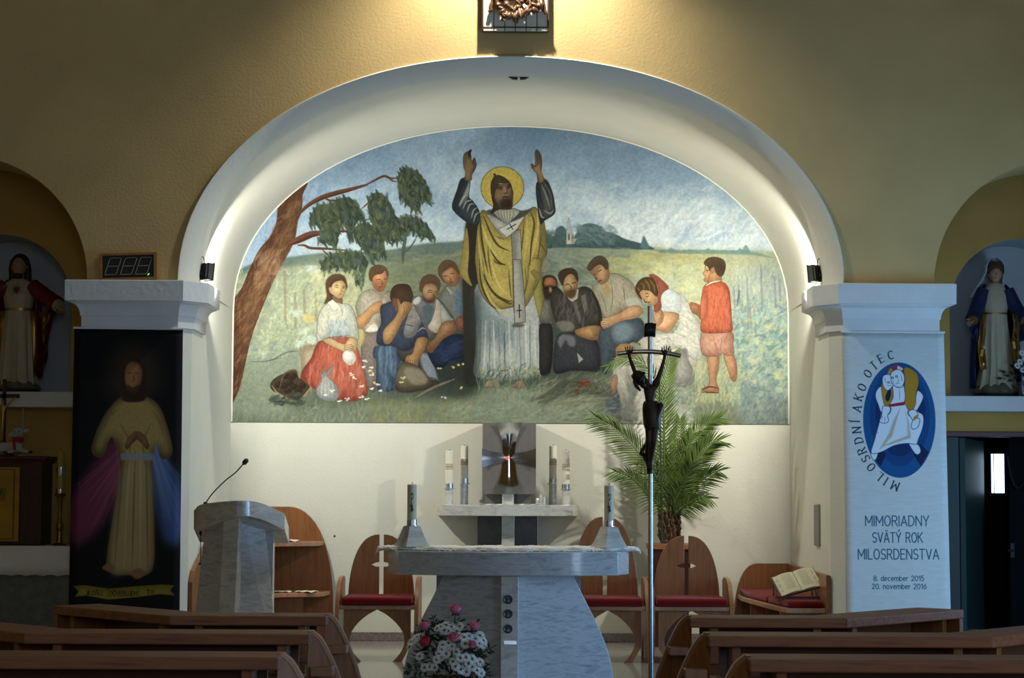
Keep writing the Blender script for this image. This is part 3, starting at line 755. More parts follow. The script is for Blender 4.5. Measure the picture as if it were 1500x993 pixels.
    skin([(345, 260), (375, 250), (390, 215), (440, 180), (510, 175), (545, 220), (550, 270), (535, 320), (510, 370), (475, 390), (430, 375), (385, 340), (355, 320)], 'b39a66', '7e6442', am=.6)
    for p in ([(410, 245), (440, 230), (465, 240)], [(510, 245), (545, 240)], [(415, 262), (440, 255), (462, 266)], [(505, 264), (540, 260)]): C.stroke(p, 1.8, '4e3a26', .85)
    C.stroke([(488, 255), (498, 300), (480, 315)], 1.5, '7a5a38', .7); C.stroke([(460, 342), (485, 336), (505, 340)], 2.2, '7e4a34', .8)
    C.stroke([(340, 250), (345, 300), (370, 335)], 1.5, '6a4a30', .6)
    C.frame(330, 370, 3.818)
    cloth([(520, 500), (600, 470), (690, 475), (740, 540), (770, 640), (795, 780), (720, 830), (600, 800), (480, 750), (425, 720), (430, 680), (480, 600)], 'a8513e', '74302a', tex=.2) if False else C.poly([(520, 500), (600, 470), (690, 475), (740, 540), (770, 640), (795, 780), (780, 800), (720, 830), (600, 810), (480, 750), (425, 720), (430, 660), (480, 590)], 'b05a40', tex=.2, shade=(5, -3, 9, .7, '6f2f28'), line=('4a2420', 1.2, .6))
    C.dabs((470, 490, 780, 800), 260, 90, -1.5, .15, ['bf6a56', '8f4034', 'c98674', '9c4838', 'b75a46'], 7, .4, inside=[(520, 520), (690, 490), (740, 540), (790, 780), (600, 800), (480, 740), (440, 700)])
    cloth([(515, 400), (525, 340), (550, 300), (595, 275), (650, 285), (690, 290), (720, 330), (740, 420), (745, 480), (720, 500), (695, 470), (690, 462), (600, 470), (575, 475), (530, 495), (512, 490)], 'bdbba6', '7b8480', am=.7)
    C.poly([(585, 400), (690, 385), (690, 465), (580, 472)], '8496a0', alpha=.55, blur=3)
    C.dabs((590, 380, 685, 462), 60, 40, -1.5, .15, ['a9b4b4', '6f828c', 'c9cabc'], 4, .4)
    C.poly([(570, 280), (600, 262), (640, 300), (610, 330)], 'c9c7b4', smooth=False, line=('6f6a5a', 1, .7))
    C.stroke([(640, 290), (655, 330), (652, 360)], 2, '7e7a68', .7)
    C.stroke([(575, 330), (575, 400), (590, 460)], 2, '7e8480', .5)
    skin([(545, 490), (590, 478), (640, 505), (690, 515), (715, 540), (680, 560), (640, 545), (585, 520)], 'b99c70', '85683f')
    skin([(690, 480), (720, 475), (738, 500), (725, 550), (690, 560), (665, 530)], 'b99c70', '85683f')
    C.poly([(660, 560), (700, 545), (730, 580), (725, 610), (695, 630), (660, 600)], 'cfc9b8', smooth=True, shade=(-3, -3, 4, .5, '8f8a80'))
    for k in range(4): C.stroke([(672+k*4, 520+k*11), (700+k*4, 514+k*11), (720, 524+k*9)], 1.6, '71543a', .7)
    C.poly([(525, 670), (545, 680), (555, 630), (565, 670), (605, 625), (585, 680), (570, 690), (620, 740), (635, 800), (600, 830), (530, 815), (508, 770), (540, 710)], '9d9f98', shade=(-4, -3, 8, .6, '62686a'), line=('50504c', 1, .5))
    for x in (540, 560, 580, 600): C.stroke([(562, 692), (x, 740), (x*1.04-25, 810)], 3, 'bcbdb2', .5)
    # basket
    C.poly([(255, 730), (300, 690), (390, 660), (410, 700), (475, 755), (440, 800), (400, 830), (330, 800), (265, 770)], '4a4032', line=('2e261c', 1.4, .8))
    for x, y in ((300, 740), (340, 690), (370, 700), (330, 745), (360, 730), (385, 750), (350, 775), (410, 770), (430, 745), (395, 800), (380, 690), (405, 790)):
        C.ell(x, y, 22, 18, '5a4636', shade=(-3, -3, 4, .7, '2a2018'))
    C.stroke([(262, 745), (300, 790), (400, 832), (470, 765), (478, 750)], 5, 'a08a54', .9)
    C.stroke([(300, 770), (330, 680), (390, 655), (410, 700)], 4, '6b5a3c', .9)
    C.dabs((260, 790, 430, 850), 80, 40, -.2, .4, ['3f4a44', '2f3a38', '59604c'], 8, .4)
    # ---- man with his face in his hand
    C.frame(540, 360, 3.82)
    cloth([(50, 560), (100, 540), (165, 560), (180, 620), (160, 700), (150, 800), (50, 800), (45, 650), (25, 620), (30, 570)], '46586a', '27344a', am=.8)
    C.dabs((55, 560, 160, 800), 60, 80, -1.5, .15, ['5d7486', '39495c', '6a8290'], 9, .4)
    cloth([(165, 560), (300, 540), (380, 620), (390, 700), (350, 760), (300, 700), (230, 650), (180, 640)], '4a4a48', '2a2c30')
    C.poly([(290, 610), (330, 610), (375, 700), (385, 780), (340, 760), (300, 680)], '78818a', blur=1)
    cloth([(65, 345), (100, 320), (150, 310), (250, 340), (310, 400), (345, 480), (330, 520), (270, 520), (260, 560), (200, 590), (140, 560), (80, 560), (45, 540), (50, 480), (70, 430)], '40485a', '252b38')
    C.poly([(250, 300), (290, 290), (340, 340), (380, 420), (360, 470), (330, 480), (300, 420), (260, 500), (210, 515), (195, 480), (215, 400)], '7f7c76', tex=.2, shade=(-4, -3, 6, .6, '504e4c'), line=('302c2a', 1, .5))
    C.stroke([(205, 440), (250, 450)], 2, '38342f', .8); C.stroke([(275, 480), (300, 460), (325, 470)], 3, 'a6a297', .7)
    C.frame(520, 370, Z)
    C.poly([(428, 520), (440, 450), (490, 395), (560, 380), (640, 390), (680, 440), (705, 540), (690, 600), (620, 620), (560, 600), (510, 560), (510, 620), (460, 600), (430, 560)], '5b4a33', shade=[(5, 5, 9, .6, '3b2c20'), (-6, -4, 9, .4, '372a1f')], line=('2c2018', 1.2, .7), tex=.15)
    C.poly([(450, 560), (505, 560), (540, 640), (520, 720), (470, 660)], '7a4f36', alpha=.9, blur=1)
    C.frame(540, 360, 3.82)
    skin([(80, 520), (85, 470), (140, 410), (165, 360), (158, 310), (160, 292), (172, 305), (180, 325), (200, 310), (235, 320), (240, 345), (215, 385), (185, 430), (150, 500), (120, 545), (90, 548)], 'a37c4c', '5f4429')
    for k in range(3): C.stroke([(190+k*14, 330), (200+k*14, 360), (190+k*8, 390)], 1.6, '5f4429', .7)
    skin([(270, 520), (325, 515), (320, 570), (280, 640), (275, 680), (250, 700), (215, 670), (205, 640), (215, 615), (245, 600)], '9c7448', '573c26')
    for k in range(4): C.stroke([(222+k*13, 630+k*3), (216+k*13, 660+k*6), (222+k*13, 690)], 1.8, '573c26', .75)
    C.poly([(145, 760), (165, 690), (205, 650), (300, 690), (340, 740), (390, 760), (395, 790), (330, 800), (230, 820), (160, 810)], '6e6450', shade=(-5, -4, 9, .8, '3a342c'), line=('2c2822', 1.2, .7))
    C.poly([(200, 690), (250, 680), (300, 700), (330, 760), (270, 780), (220, 750)], '8a7f6c', alpha=.8, blur=2)
    C.stroke([(330, 735), (370, 745), (392, 775), (370, 795), (310, 800)], 4, '3a342c', .8)
    C.stroke([(260, 850), (350, 800), (480, 745)], 7, '7c7460', .9); C.stroke([(265, 856), (355, 806), (480, 752)], 2, '4a4438', .8)
    # ---- bearded man and the one behind him
    C.frame(540, 360, 3.82)
    cloth([(390, 290), (440, 220), (520, 180), (550, 260), (560, 400), (480, 430), (400, 330)], '6f7268', '42443f')
    C.poly([(490, 250), (530, 260), (545, 340), (540, 400), (500, 390), (480, 330)], '4a6478', alpha=.75, blur=2)
    C.frame(600, 370, Z)
    skin([(590, 230), (660, 260), (740, 300), (720, 390), (650, 450), (640, 340), (600, 300)], '7d6548', '513c2b')
    skin([(390, 260), (430, 220), (500, 175), (560, 210), (595, 260), (590, 330), (570, 390), (520, 405), (460, 390), (410, 340), (385, 300)], '946a44', '543826')
    C.poly([(350, 260), (350, 180), (400, 110), (460, 88), (530, 110), (580, 170), (600, 240), (590, 260), (560, 210), (500, 180), (440, 215), (390, 260), (400, 320), (420, 360), (375, 310)], '4b3825', line=('2e2018', 1, .6), shade=(4, 4, 8, .5, '735a3c'))
    C.poly([(390, 260), (430, 225), (505, 180), (525, 215), (460, 250), (400, 265)], 'ab845a', alpha=.7, blur=1)
    for p in ([(415, 290), (445, 282), (470, 290)], [(490, 262), (520, 250), (540, 255)], [(475, 290), (500, 330), (485, 340)], [(480, 365), (520, 350)]): C.stroke(p, 2, '432a1c', .8)
    C.poly([(440, 430), (460, 410), (530, 480), (500, 520)], '8a8a80', smooth=False, line=('45443e', 1, .6))
    C.frame(540, 360, 3.82)
    skin([(490, 410), (545, 390), (560, 430), (550, 480), (500, 470)], '7e4c34', '4e2e22')
    cloth([(330, 600), (350, 570), (420, 510), (520, 495), (550, 540), (545, 650), (470, 640), (430, 670), (400, 690), (370, 680)], '27334e', '121a2c', am=.8)
    C.dabs((360, 520, 545, 660), 60, 60, -.4, .4, ['35456a', '1b2540', '2d3a58'], 9, .4)
    cloth([(245, 310), (280, 280), (330, 300), (380, 290), (430, 340), (475, 415), (400, 450), (390, 500), (340, 520), (320, 470)], '71706a', '42423f')
    C.poly([(300, 340), (350, 330), (365, 370), (330, 460), (310, 420)], '4c5a64', alpha=.9, blur=1.5)
    C.poly([(385, 310), (410, 330), (460, 400), (475, 415), (410, 440), (395, 380)], '9aa093', shade=(-3, -3, 5, .5, '5f645e'), line=('3c3c38', 1, .6))
    C.poly([(375, 300), (398, 320), (404, 400), (402, 470), (370, 488), (330, 455), (350, 420), (372, 350)], 'b9aa98', shade=(-3, -3, 5, .5, '7e7266'), line=('4c443c', 1, .6))
    C.poly([(245, 310), (282, 282), (290, 310), (262, 330)], 'a8a69c', blur=.5)
    skin([(410, 435), (470, 420), (490, 450), (480, 485), (420, 520), (385, 560), (350, 600), (325, 580), (335, 545), (370, 515)], '8a6340', '4e3522')
    for k in range(3): C.stroke([(335+k*12, 545+k*5), (345+k*12, 570+k*4), (352+k*10, 592)], 1.7, '4e3522', .75)
    C.frame(600, 370, Z)
    skin([(125, 450), (150, 420), (190, 380), (270, 380), (340, 400), (360, 440), (350, 490), (310, 550), (270, 600), (220, 590), (170, 540), (150, 480)], '957450', '553c28')
    C.poly([(118, 450), (125, 370), (160, 300), (230, 265), (310, 280), (360, 330), (372, 410), (345, 460), (330, 410), (270, 370), (200, 380), (160, 430), (150, 480)], '4a3726', line=('2a1e16', 1, .6), shade=(4, 5, 9, .5, '6f553c'))
    C.poly([(150, 500), (170, 540), (210, 570), (290, 560), (310, 545), (290, 600), (240, 612), (180, 590)], '4a3424', alpha=.85, blur=1)
    for p in ([(210, 490), (240, 478), (275, 490)], [(300, 480), (340, 470)], [(285, 500), (300, 540), (280, 550)], [(215, 465), (250, 455), (280, 470)]): C.stroke(p, 2, '452e1e', .85)
    # ---- the robed figure
    C.frame(630, 190, 4.73)
    C.poly([(250, 640), (330, 660), (345, 900), (340, 1300), (335, 1700), (330, 1760), (245, 1760), (235, 1500), (225, 1100), (235, 900)], '3d3024', blur=1.6, shade=[(6, 0, 8, .5, '54422f'), (0, -30, 30, .6, '2c3028')])
    C.poly([(245, 690), (262, 720), (270, 850), (262, 993), (290, 1080), (255, 1060), (205, 990), (215, 900)], 'a08f4a', shade=(4, 2, 6, .5, '6f6234'), line=('3a3020', 1, .6))
    C.frame(650, 380, 4.138)
    alb = [(200, 150), (195, 400), (190, 560), (180, 690), (250, 730), (420, 735), (560, 700), (592, 690), (600, 500), (605, 360), (560, 200), (400, 160)]
    C.poly(alb, '9da19a', tex=.14, shade=(5, 0, 10, .7, '5e6c6c'), line=('3c4244', 1.1, .5))
    C.poly([(195, 160), (300, 330), (410, 380), (470, 420), (440, 500), (300, 520), (190, 480)], '5c7078', alpha=.6, blur=7)
    for x0, x1, c, w in ((225, 215, '4f5e60', 4), (255, 240, 'b4b6ac', 5), (280, 275, '56646a', 4), (300, 310, 'bfc0b6', 6), (330, 345, '5a676c', 4), (365, 372, '465458', 5), (395, 405, 'b8bab2', 6), (455, 470, '64747c', 4), (495, 500, 'c0c1b8', 6), (520, 525, '55626a', 4), (548, 560, 'babcb4', 5), (575, 585, '5c686a', 3)):
        C.stroke([(x0, 370), ((x0+x1)/2, 540), (x1, 715)], w/1.3, c, .75)
    C.dabs((200, 400, 590, 720), 160, 120, -1.55, .05, ['b9bbb2', '7d8686', '8d9692', 'a8aaa2'], 6, .3)
    C.poly([(540, 60), (590, 20), (600, 150), (608, 300), (585, 375), (570, 330), (545, 210)], '99924a', shade=(-3, 0, 5, .6, '5a5a34'), line=('38341e', 1, .6))
    C.frame(630, 190, 4.73)
    chas = [(345, 580), (400, 575), (520, 740), (640, 600), (720, 535), (760, 600), (780, 690), (808, 850), (770, 890), (700, 930), (730, 1000), (690, 1080), (650, 1200), (560, 1230), (470, 1240), (400, 1200), (340, 1100), (315, 950), (310, 880), (320, 740)]
    C.poly(chas, 'a8974c', tex=.16, shade=[(5, 0, 8, .6, '6d5f32'), (-5, -3, 8, .5, '6a5c34')], line=('2f2a1c', 1.5, .85))
    C.poly([(770, 600), (800, 700), (805, 850), (770, 950), (740, 990), (690, 990), (700, 930), (745, 900)], '8f8246', shade=(-4, -2, 6, .6, '5b5230'), line=('3a331e', 1.2, .7))
    C.poly([(790, 880), (845, 940), (800, 990), (760, 985)], '7c8068', alpha=.8, line=('4d503e', 1, .6), smooth=False)
    C.frame(650, 380, 4.138)
    C.poly([(520, 10), (585, 0), (580, 110), (545, 200), (490, 290), (470, 240), (505, 150)], 'a3954c', shade=(-4, -3, 6, .6, '655a30'), line=('2f2a1c', 1.3, .8))
    C.poly([(525, 75), (545, 60), (590, 95), (575, 130), (540, 190), (560, 120)], '7c7040', line=('3a331e', 1, .7), smooth=False)
    # folds
    for p, w, c in (([(235, 0), (245, 100), (300, 200), (380, 250), (412, 250)], 5, '40361f'), ([(260, 130), (310, 215), (390, 265), (412, 262)], 4, '4a3c20'), ([(215, 0), (225, 140), (265, 240), (335, 330)], 3.5, '2f2a1c'),
                    ([(300, 0), (320, 20), (370, 35)], 4, '4d4326'), ([(285, 20), (330, 150), (400, 225)], 5, 'c0ae5c'), ([(240, 150), (290, 260), (390, 345)], 6, 'b8a658'), ([(330, 100), (370, 190), (410, 210)], 3, 'b79a48'), ([(490, 40), (500, 150), (480, 240)], 3, '5d5430'), ([(392, 60), (400, 160), (408, 230)], 4, '5d5430')):
        C.stroke(p, w, c, .8)
    C.frame(630, 190, 4.73)
    for p, w, c in (([(345, 600), (355, 740), (375, 870), (400, 993)], 5, '3c331e'), ([(370, 600), (420, 720), (470, 800), (545, 840)], 5, '3c331e'), ([(405, 800), (440, 870), (480, 920), (520, 935)], 5, '3a311d'), ([(400, 790), (405, 900), (430, 1040)], 4, '5b4f2b'),
                    ([(360, 660), (400, 780), (470, 900)], 6, 'bfad5e'), ([(460, 740), (510, 760)], 3, '5b4f2b'), ([(650, 620), (640, 760), (625, 900)], 4, '5b4f2b'), ([(690, 560), (720, 650), (700, 800), (690, 940)], 5, '4a401f'), ([(740, 560), (745, 700), (700, 900)], 5, 'b7a65a'), ([(670, 590), (670, 750), (650, 900)], 6, 'b4a355'), ([(760, 780), (800, 850)], 2, '3a331e'),
                    ([(330, 700), (345, 860), (370, 1000)], 5, 'b3a255'), ([(780, 690), (760, 800), (740, 900)], 3, '5b4f2b')):
        C.stroke(p, w, c, .8)
    # pallium
    C.poly([(560, 705), (625, 690), (630, 800), (640, 1000), (648, 1150), (655, 1270), (580, 1270), (572, 1100), (570, 900)], '9c9b90', smooth=False, tex=.1, shade=(5, 0, 5, .6, '5f605c'), line=('33332e', 1.4, .8))
    C.poly([(590, 700), (640, 610), (660, 700), (640, 900), (610, 740)], 'a4954c', alpha=.0)
    C.poly([(385, 580), (440, 600), (540, 660), (500, 690), (530, 750), (515, 755), (465, 700), (420, 640)], 'a4a298', smooth=False, line=('33332e', 1.2, .8), shade=(3, 3, 4, .4, '6a6a64'))
    C.poly([(470, 690), (540, 655), (640, 575), (650, 610), (600, 690), (530, 748)], 'b4b2a6', smooth=False, line=('33332e', 1.3, .85))
    C.stroke([(533, 690), (592, 655)], 2, '1f2430', .95, taper=False); C.stroke([(552, 655), (572, 690)], 2, '1f2430', .95, taper=False)
    C.frame(650, 380, 4.138)
    C.poly([(420, 0), (465, 0), (480, 120), (490, 250), (496, 380), (428, 388), (424, 200)], '9f9e94', smooth=False, tex=.1, shade=(-4, 0, 5, .5, '6a6a64'), line=('33332e', 1.4, .85))
    C.stroke([(457, 275), (458, 352)], 2.4, '22242a', .95, taper=False); C.stroke([(444, 310), (470, 308)], 2.2, '22242a', .95, taper=False)
    C.poly([(420, 390), (480, 388), (480, 408), (420, 410)], '3f3c34', alpha=.7, blur=1)
    C.poly([(130, 300), (205, 200), (215, 500), (195, 720), (110, 740)], '2f332c', alpha=.6, blur=5)
    # feet, grass at the hem
    C.poly([(180, 720), (300, 735), (420, 735), (590, 705), (570, 760), (420, 770), (190, 765)], '33433f', alpha=.7, blur=3)
    skin([(250, 770), (265, 735), (320, 735), (340, 765), (300, 775)], 'a98c72', '6e5644')
    skin([(415, 770), (440, 738), (480, 735), (495, 765), (460, 778)], 'a98c72', '6e5644')
    C.dabs((190, 650, 600, 780), 130, 70, -1.3, .5, ['4d5c4a', '5f6f58', '7f8a6c', '38483c', '93966c'], 4, .6)
    for _ in range(26): C.ell(R.uniform(180, 580), R.uniform(650, 690), 6, 4, ['b3a85c', 'b0b49a', '8f9a6a'][R.integers(3)], alpha=.7)
    # sleeves, hands
    C.frame(630, 190, 4.73)
    C.poly([(215, 340), (275, 350), (268, 460), (300, 500), (340, 570), (330, 660), (255, 640), (175, 575), (152, 525), (185, 420)], '39444a', shade=[(5, 4, 7, .6, '20292e')], line=('1d2022', 1.3, .8), tex=.15)
    C.poly([(272, 350), (262, 455), (210, 525), (200, 515), (245, 420)], '7f8478', blur=.5)
    for p in ([(205, 520), (240, 460), (265, 470)], [(225, 550), (250, 500), (285, 490)], [(255, 570), (275, 520), (305, 515)], [(285, 610), (300, 560), (322, 540)], [(300, 640), (315, 590), (335, 575)]):
        C.stroke(p, 4, '979888', .8); C.stroke([(a+8, b+6) for a, b in p], 2, '1f2629', .7)
    C.poly([(735, 375), (800, 345), (845, 430), (862, 520), (860, 582), (790, 630), (765, 650), (745, 540)], '4d5152', shade=[(4, 2, 6, .7, '26292c'), (-4, 0, 6, .5, '2b2e30')], line=('1d2022', 1.3, .8), tex=.15)
    for p, c in (([(770, 380), (800, 450), (830, 545)], '777a74'), ([(790, 370), (830, 450), (845, 540)], '656862'), ([(755, 400), (770, 480), (790, 560)], '2c3032'), ([(755, 545), (770, 600), (790, 610)], 'a0a094'), ([(790, 560), (830, 580), (855, 555)], '8a8a7e'), ([(800, 400), (835, 480)], '313435')):
        C.stroke(p, 4, c, .8)
    sk = dict(c='6e583c', dark='3c2e22')
    skin([(238, 345), (245, 300), (232, 260), (228, 200), (238, 165), (265, 150), (286, 140), (278, 165), (283, 190), (290, 220), (302, 195), (312, 205), (320, 245), (305, 285), (290, 310), (283, 350)], ln='241a14', **sk)
    C.poly([(262, 150), (286, 138), (280, 165), (284, 195), (270, 185)], '2e2a26', blur=.4)
    C.poly([(240, 250), (270, 260), (300, 250), (285, 300), (275, 345), (245, 345)], '8a6f4c', alpha=.6, blur=1)
    for p in ([(245, 180), (250, 210), (248, 230)], [(262, 172), (265, 205)], [(300, 200), (296, 240)]): C.stroke(p, 1.5, '2e2218', .8)
    skin([(752, 372), (738, 310), (715, 280), (700, 255), (698, 238), (712, 238), (725, 252), (728, 200), (725, 160), (735, 138), (752, 150), (770, 185), (774, 240), (770, 290), (785, 330), (798, 352)], ln='241a14', **sk)
    C.poly([(715, 270), (740, 255), (755, 235), (765, 280), (785, 335), (765, 365), (745, 310)], '9c8058', alpha=.65, blur=1)
    for p in ([(740, 150), (742, 200), (745, 235)], [(752, 160), (758, 210)], [(712, 255), (735, 250), (755, 230)]): C.stroke(p, 1.5, '2e2218', .8)
    # halo, head
    C.ell(500, 402, 149, 146, 'b8a248', shade=(0, 0, 10, .25, '857432'), line=('2e2c1c', 1.3, .9), tex=.14)
    C.poly([(390, 560), (470, 550), (580, 545), (630, 560), (700, 545), (720, 530), (650, 600), (540, 640), (440, 600)], '4a4c48', blur=.5)
    C.poly([(440, 560), (500, 550), (580, 548), (618, 572), (560, 630), (535, 650), (460, 600)], 'a3a28f', shade=(4, 0, 5, .5, '63645a'), line=('2f2e28', 1, .7))
    for x in (470, 490, 510, 530, 550, 575): C.stroke([(x, 560), (x+3, 590), (x*.6+215, 630)], 2.5, '585a50', .6)
    C.frame(680, 210, Z)
    C.poly([(330, 660), (360, 640), (420, 700), (430, 790), (380, 820), (310, 860), (350, 760)], '4f4436', shade=(3, 3, 6, .6, '2a241c'))
    skin([(345, 640), (330, 590), (380, 540), (420, 500), (540, 480), (575, 540), (592, 600), (585, 690), (570, 790), (490, 800), (430, 790), (390, 720)], '6a5440', '35281f', am=.7, ln='1c1612')
    C.poly([(322, 560), (325, 480), (350, 420), (375, 390), (440, 392), (520, 440), (560, 490), (575, 540), (560, 510), (500, 490), (430, 480), (400, 540), (375, 560), (365, 620), (345, 660), (328, 620)], '6a5b44', shade=[(4, 3, 8, .6, '3c3226'), (-4, -3, 8, .5, '3c3226')], line=('1f1812', 1.3, .85), tex=.2)
    C.ell(366, 376, 15, 14, '3c3226')
    for x in range(420, 545, 22): C.ell(x, 490-abs(x-480)*.05, 9, 8, '85734f', alpha=.7)
    C.poly([(470, 530), (500, 520), (515, 575), (500, 600), (470, 590)], '8f7350', alpha=.75, blur=.8)
    C.poly([(400, 560), (460, 550), (470, 600), (450, 640), (410, 620)], '77603f', alpha=.6, blur=1.2)
    C.poly([(520, 540), (560, 540), (560, 580), (525, 590)], '83694a', alpha=.6, blur=1)
    for p in ([(412, 545), (440, 528), (470, 540)], [(512, 535), (540, 522), (562, 530)], [(418, 558), (440, 550), (462, 560)], [(520, 552), (545, 542)]): C.stroke(p, 2.4, '1d1510', .9)
    C.stroke([(502, 540), (520, 590), (495, 605), (475, 600)], 2, '241a14', .85)
    C.stroke([(465, 645), (500, 630), (540, 640)], 2.4, '84644c', .9); C.stroke([(460, 652), (500, 645), (545, 650)], 2, '1f1612', .9)
    C.poly([(430, 690), (480, 660), (540, 660), (570, 690), (565, 770), (500, 790), (440, 780)], '251b16', alpha=.7, blur=2.5)
    # ---- men at the right
    C.frame(780, 370, Z)
    cloth([(140, 560), (200, 560), (230, 700), (240, 860), (160, 850), (90, 850), (95, 780)], '7d7a70', '484844')
    C.poly([(90, 860), (170, 850), (245, 880), (240, 905), (160, 880), (80, 890)], '6b5c40', line=('2c2620', 1, .7))
    C.poly([(140, 400), (290, 400), (300, 480), (220, 560), (150, 560)], '39342c', blur=1)
    skin([(130, 330), (150, 300), (250, 295), (290, 340), (285, 410), (140, 410)], 'a5673f', '5a3626')
    C.poly([(115, 400), (120, 310), (160, 275), (240, 275), (295, 330), (300, 440), (285, 420), (280, 350), (240, 305), (170, 305), (140, 350), (140, 420)], '3a3128', blur=.4)
    C.poly([(135, 410), (290, 410), (295, 470), (200, 560), (140, 520)], '3c2c22', alpha=.9, blur=1)
    C.poly([(200, 425), (225, 425), (230, 470), (205, 480)], 'a58a72', alpha=.9, blur=.5)
    C.stroke([(145, 430), (190, 428)], 3, '1d1612', .8); C.stroke([(235, 430), (280, 425)], 3, '1d1612', .8)
    C.frame(780, 340, 3.545)
    cloth([(35, 490), (70, 475), (100, 490), (105, 600), (90, 730), (40, 735), (35, 600)], '3c3936', '1f1f20')
    # bearded man in dark jacket
    cloth([(120, 560), (160, 520), (250, 510), (330, 560), (350, 640), (345, 720), (270, 720), (200, 720), (110, 725)], '3d3f44', '22242a', am=.8)
    C.poly([(130, 560), (160, 530), (215, 545), (220, 590), (190, 590), (170, 560), (145, 600)], '73747a', alpha=.8, blur=1)
    C.poly([(230, 625), (262, 660), (240, 680)], 'a8aca8', smooth=False, alpha=.8)
    cloth([(90, 340), (130, 290), (180, 330), (250, 285), (300, 295), (340, 360), (360, 440), (360, 500), (320, 490), (260, 520), (200, 530), (140, 490), (120, 470)], '46423c', '25241f', am=.8)
    C.dabs((130, 330, 340, 500), 90, 60, -1.4, .3, ['5b564e', '34322e', '6a655e', '3e3c3a'], 7, .45)
    C.poly([(205, 360), (225, 360), (250, 440), (245, 480)], '6a655e', smooth=False, alpha=.7); C.poly([(250, 330), (275, 320), (285, 400), (268, 420)], '78736a', smooth=False, alpha=.6)
    C.poly([(120, 470), (180, 460), (215, 480), (210, 510), (160, 515)], '7f7d74', alpha=.7, blur=1)
    skin([(220, 510), (260, 495), (300, 485), (350, 490), (350, 530), (330, 560), (280, 555), (230, 535)], '937044', '533c28')
    for k in range(4): C.stroke([(300+k*3, 500+k*11), (325, 505+k*10), (345, 515+k*9)], 1.6, '533c28', .75)
    C.frame(780, 370, Z)
    C.poly([(390, 460), (430, 560), (480, 600), (540, 560), (560, 440)], 'a5a094', smooth=False, line=('3f3a34', 1, .5))
    skin([(360, 360), (385, 300), (460, 250), (520, 290), (540, 370), (530, 460), (500, 540), (450, 550), (400, 500), (375, 430)], '9c7c4e', '5a4129')
    C.poly([(310, 280), (330, 230), (410, 190), (500, 200), (545, 260), (548, 350), (530, 330), (500, 270), (450, 255), (400, 290), (375, 350), (365, 400), (320, 330)], '352a22', line=('1e1814', 1, .6), shade=(4, 4, 8, .4, '57483a'))
    C.poly([(400, 460), (450, 450), (530, 440), (510, 530), (450, 550), (400, 510)], '4c3a26', alpha=.75, blur=1.6)
    for p in ([(395, 395), (425, 380), (450, 392)], [(470, 372), (520, 360)], [(450, 395), (470, 430), (450, 440)], [(445, 468), (500, 455)]): C.stroke(p, 2.4, '3a2a1c', .85)
    # leaning man in pale shirt
    C.frame(780, 340, 3.545)
    cloth([(350, 510), (420, 470), (500, 450), (560, 450), (582, 500), (580, 590), (520, 570), (480, 600), (440, 620), (400, 720), (365, 730), (350, 620)], '49555e', '28323a', am=.8)
    C.poly([(420, 480), (470, 465), (520, 500), (500, 560), (440, 570), (415, 530)], '74848c', alpha=.7, blur=3)
    cloth([(310, 290), (345, 260), (410, 215), (470, 230), (520, 270), (565, 360), (560, 385), (500, 400), (430, 430), (400, 440), (370, 440), (340, 360)], '9a917c', '645d50', am=.7)
    C.poly([(350, 290), (400, 300), (420, 420), (380, 430), (360, 360)], '8f9076', alpha=.7, blur=2)
    C.stroke([(405, 250), (415, 340), (400, 430)], 2, '5c5446', .7); C.stroke([(470, 270), (475, 320), (480, 370)], 2.4, '5c5446', .7); C.stroke([(345, 300), (375, 370), (385, 430)], 2, '5c5446', .6)
    C.poly([(480, 350), (540, 340), (570, 380), (560, 395), (500, 390)], 'a3a69c', alpha=.7, blur=1)
    C.poly([(370, 270), (395, 280), (392, 330), (380, 320)], 'a88548', alpha=.9, blur=.6)
    skin([(390, 440), (450, 420), (510, 385), (555, 385), (570, 410), (540, 445), (470, 460), (420, 480), (395, 495), (365, 500), (352, 470), (370, 450)], 'ab845e', '704f38')
    for k in range(4): C.stroke([(357, 455+k*11), (375, 450+k*12), (392, 458+k*11)], 2, 'c6ab88', .7); C.stroke([(357, 460+k*11), (375, 456+k*12), (392, 464+k*11)], 1.3, '5c4230', .6)
    C.frame(850, 360, Z)
    skin([(120, 300), (200, 230), (280, 230), (340, 260), (345, 380), (310, 440), (250, 465), (190, 410), (145, 350)], 'a17c54', '624631')
    C.poly([(120, 300), (180, 250), (230, 230), (220, 330), (190, 400), (150, 350)], '6d5240', alpha=.6, blur=2)
    C.poly([(82, 265), (120, 190), (190, 130), (260, 125), (320, 170), (340, 230), (335, 270), (310, 290), (270, 240), (220, 225), (160, 265), (115, 305)], '423628', line=('221b16', 1, .6), shade=(4, 4, 8, .4, '65553f'))
    for p in ([(205, 320), (240, 300), (255, 285)], [(160, 350), (180, 345)], [(185, 370), (195, 400), (180, 405)], [(215, 435), (255, 415)]): C.stroke(p, 2.2, '3a281c', .8)
    # ---- kneeling woman
    C.frame(920, 340, 3.424)
    C.frame(780, 340, 3.545)
    C.poly([(430, 650), (520, 640), (560, 680), (570, 800), (640, 870), (640, 960), (430, 960), (420, 880), (415, 780)], 'a9a698', tex=.14, shade=[(-5, -4, 9, .6, '74716a'), (4, 3, 7, .4, '74716a')], line=('57544c', 1, .5), folds=(2.2, 1.2, ['bdbaac', '8a877c', '989488']))
    C.poly([(385, 820), (430, 800), (460, 900), (440, 940), (390, 920)], '6f7b86', alpha=.85, blur=1, shade=(-3, -3, 5, .5, '48525c'))
    C.frame(920, 340, 3.424)
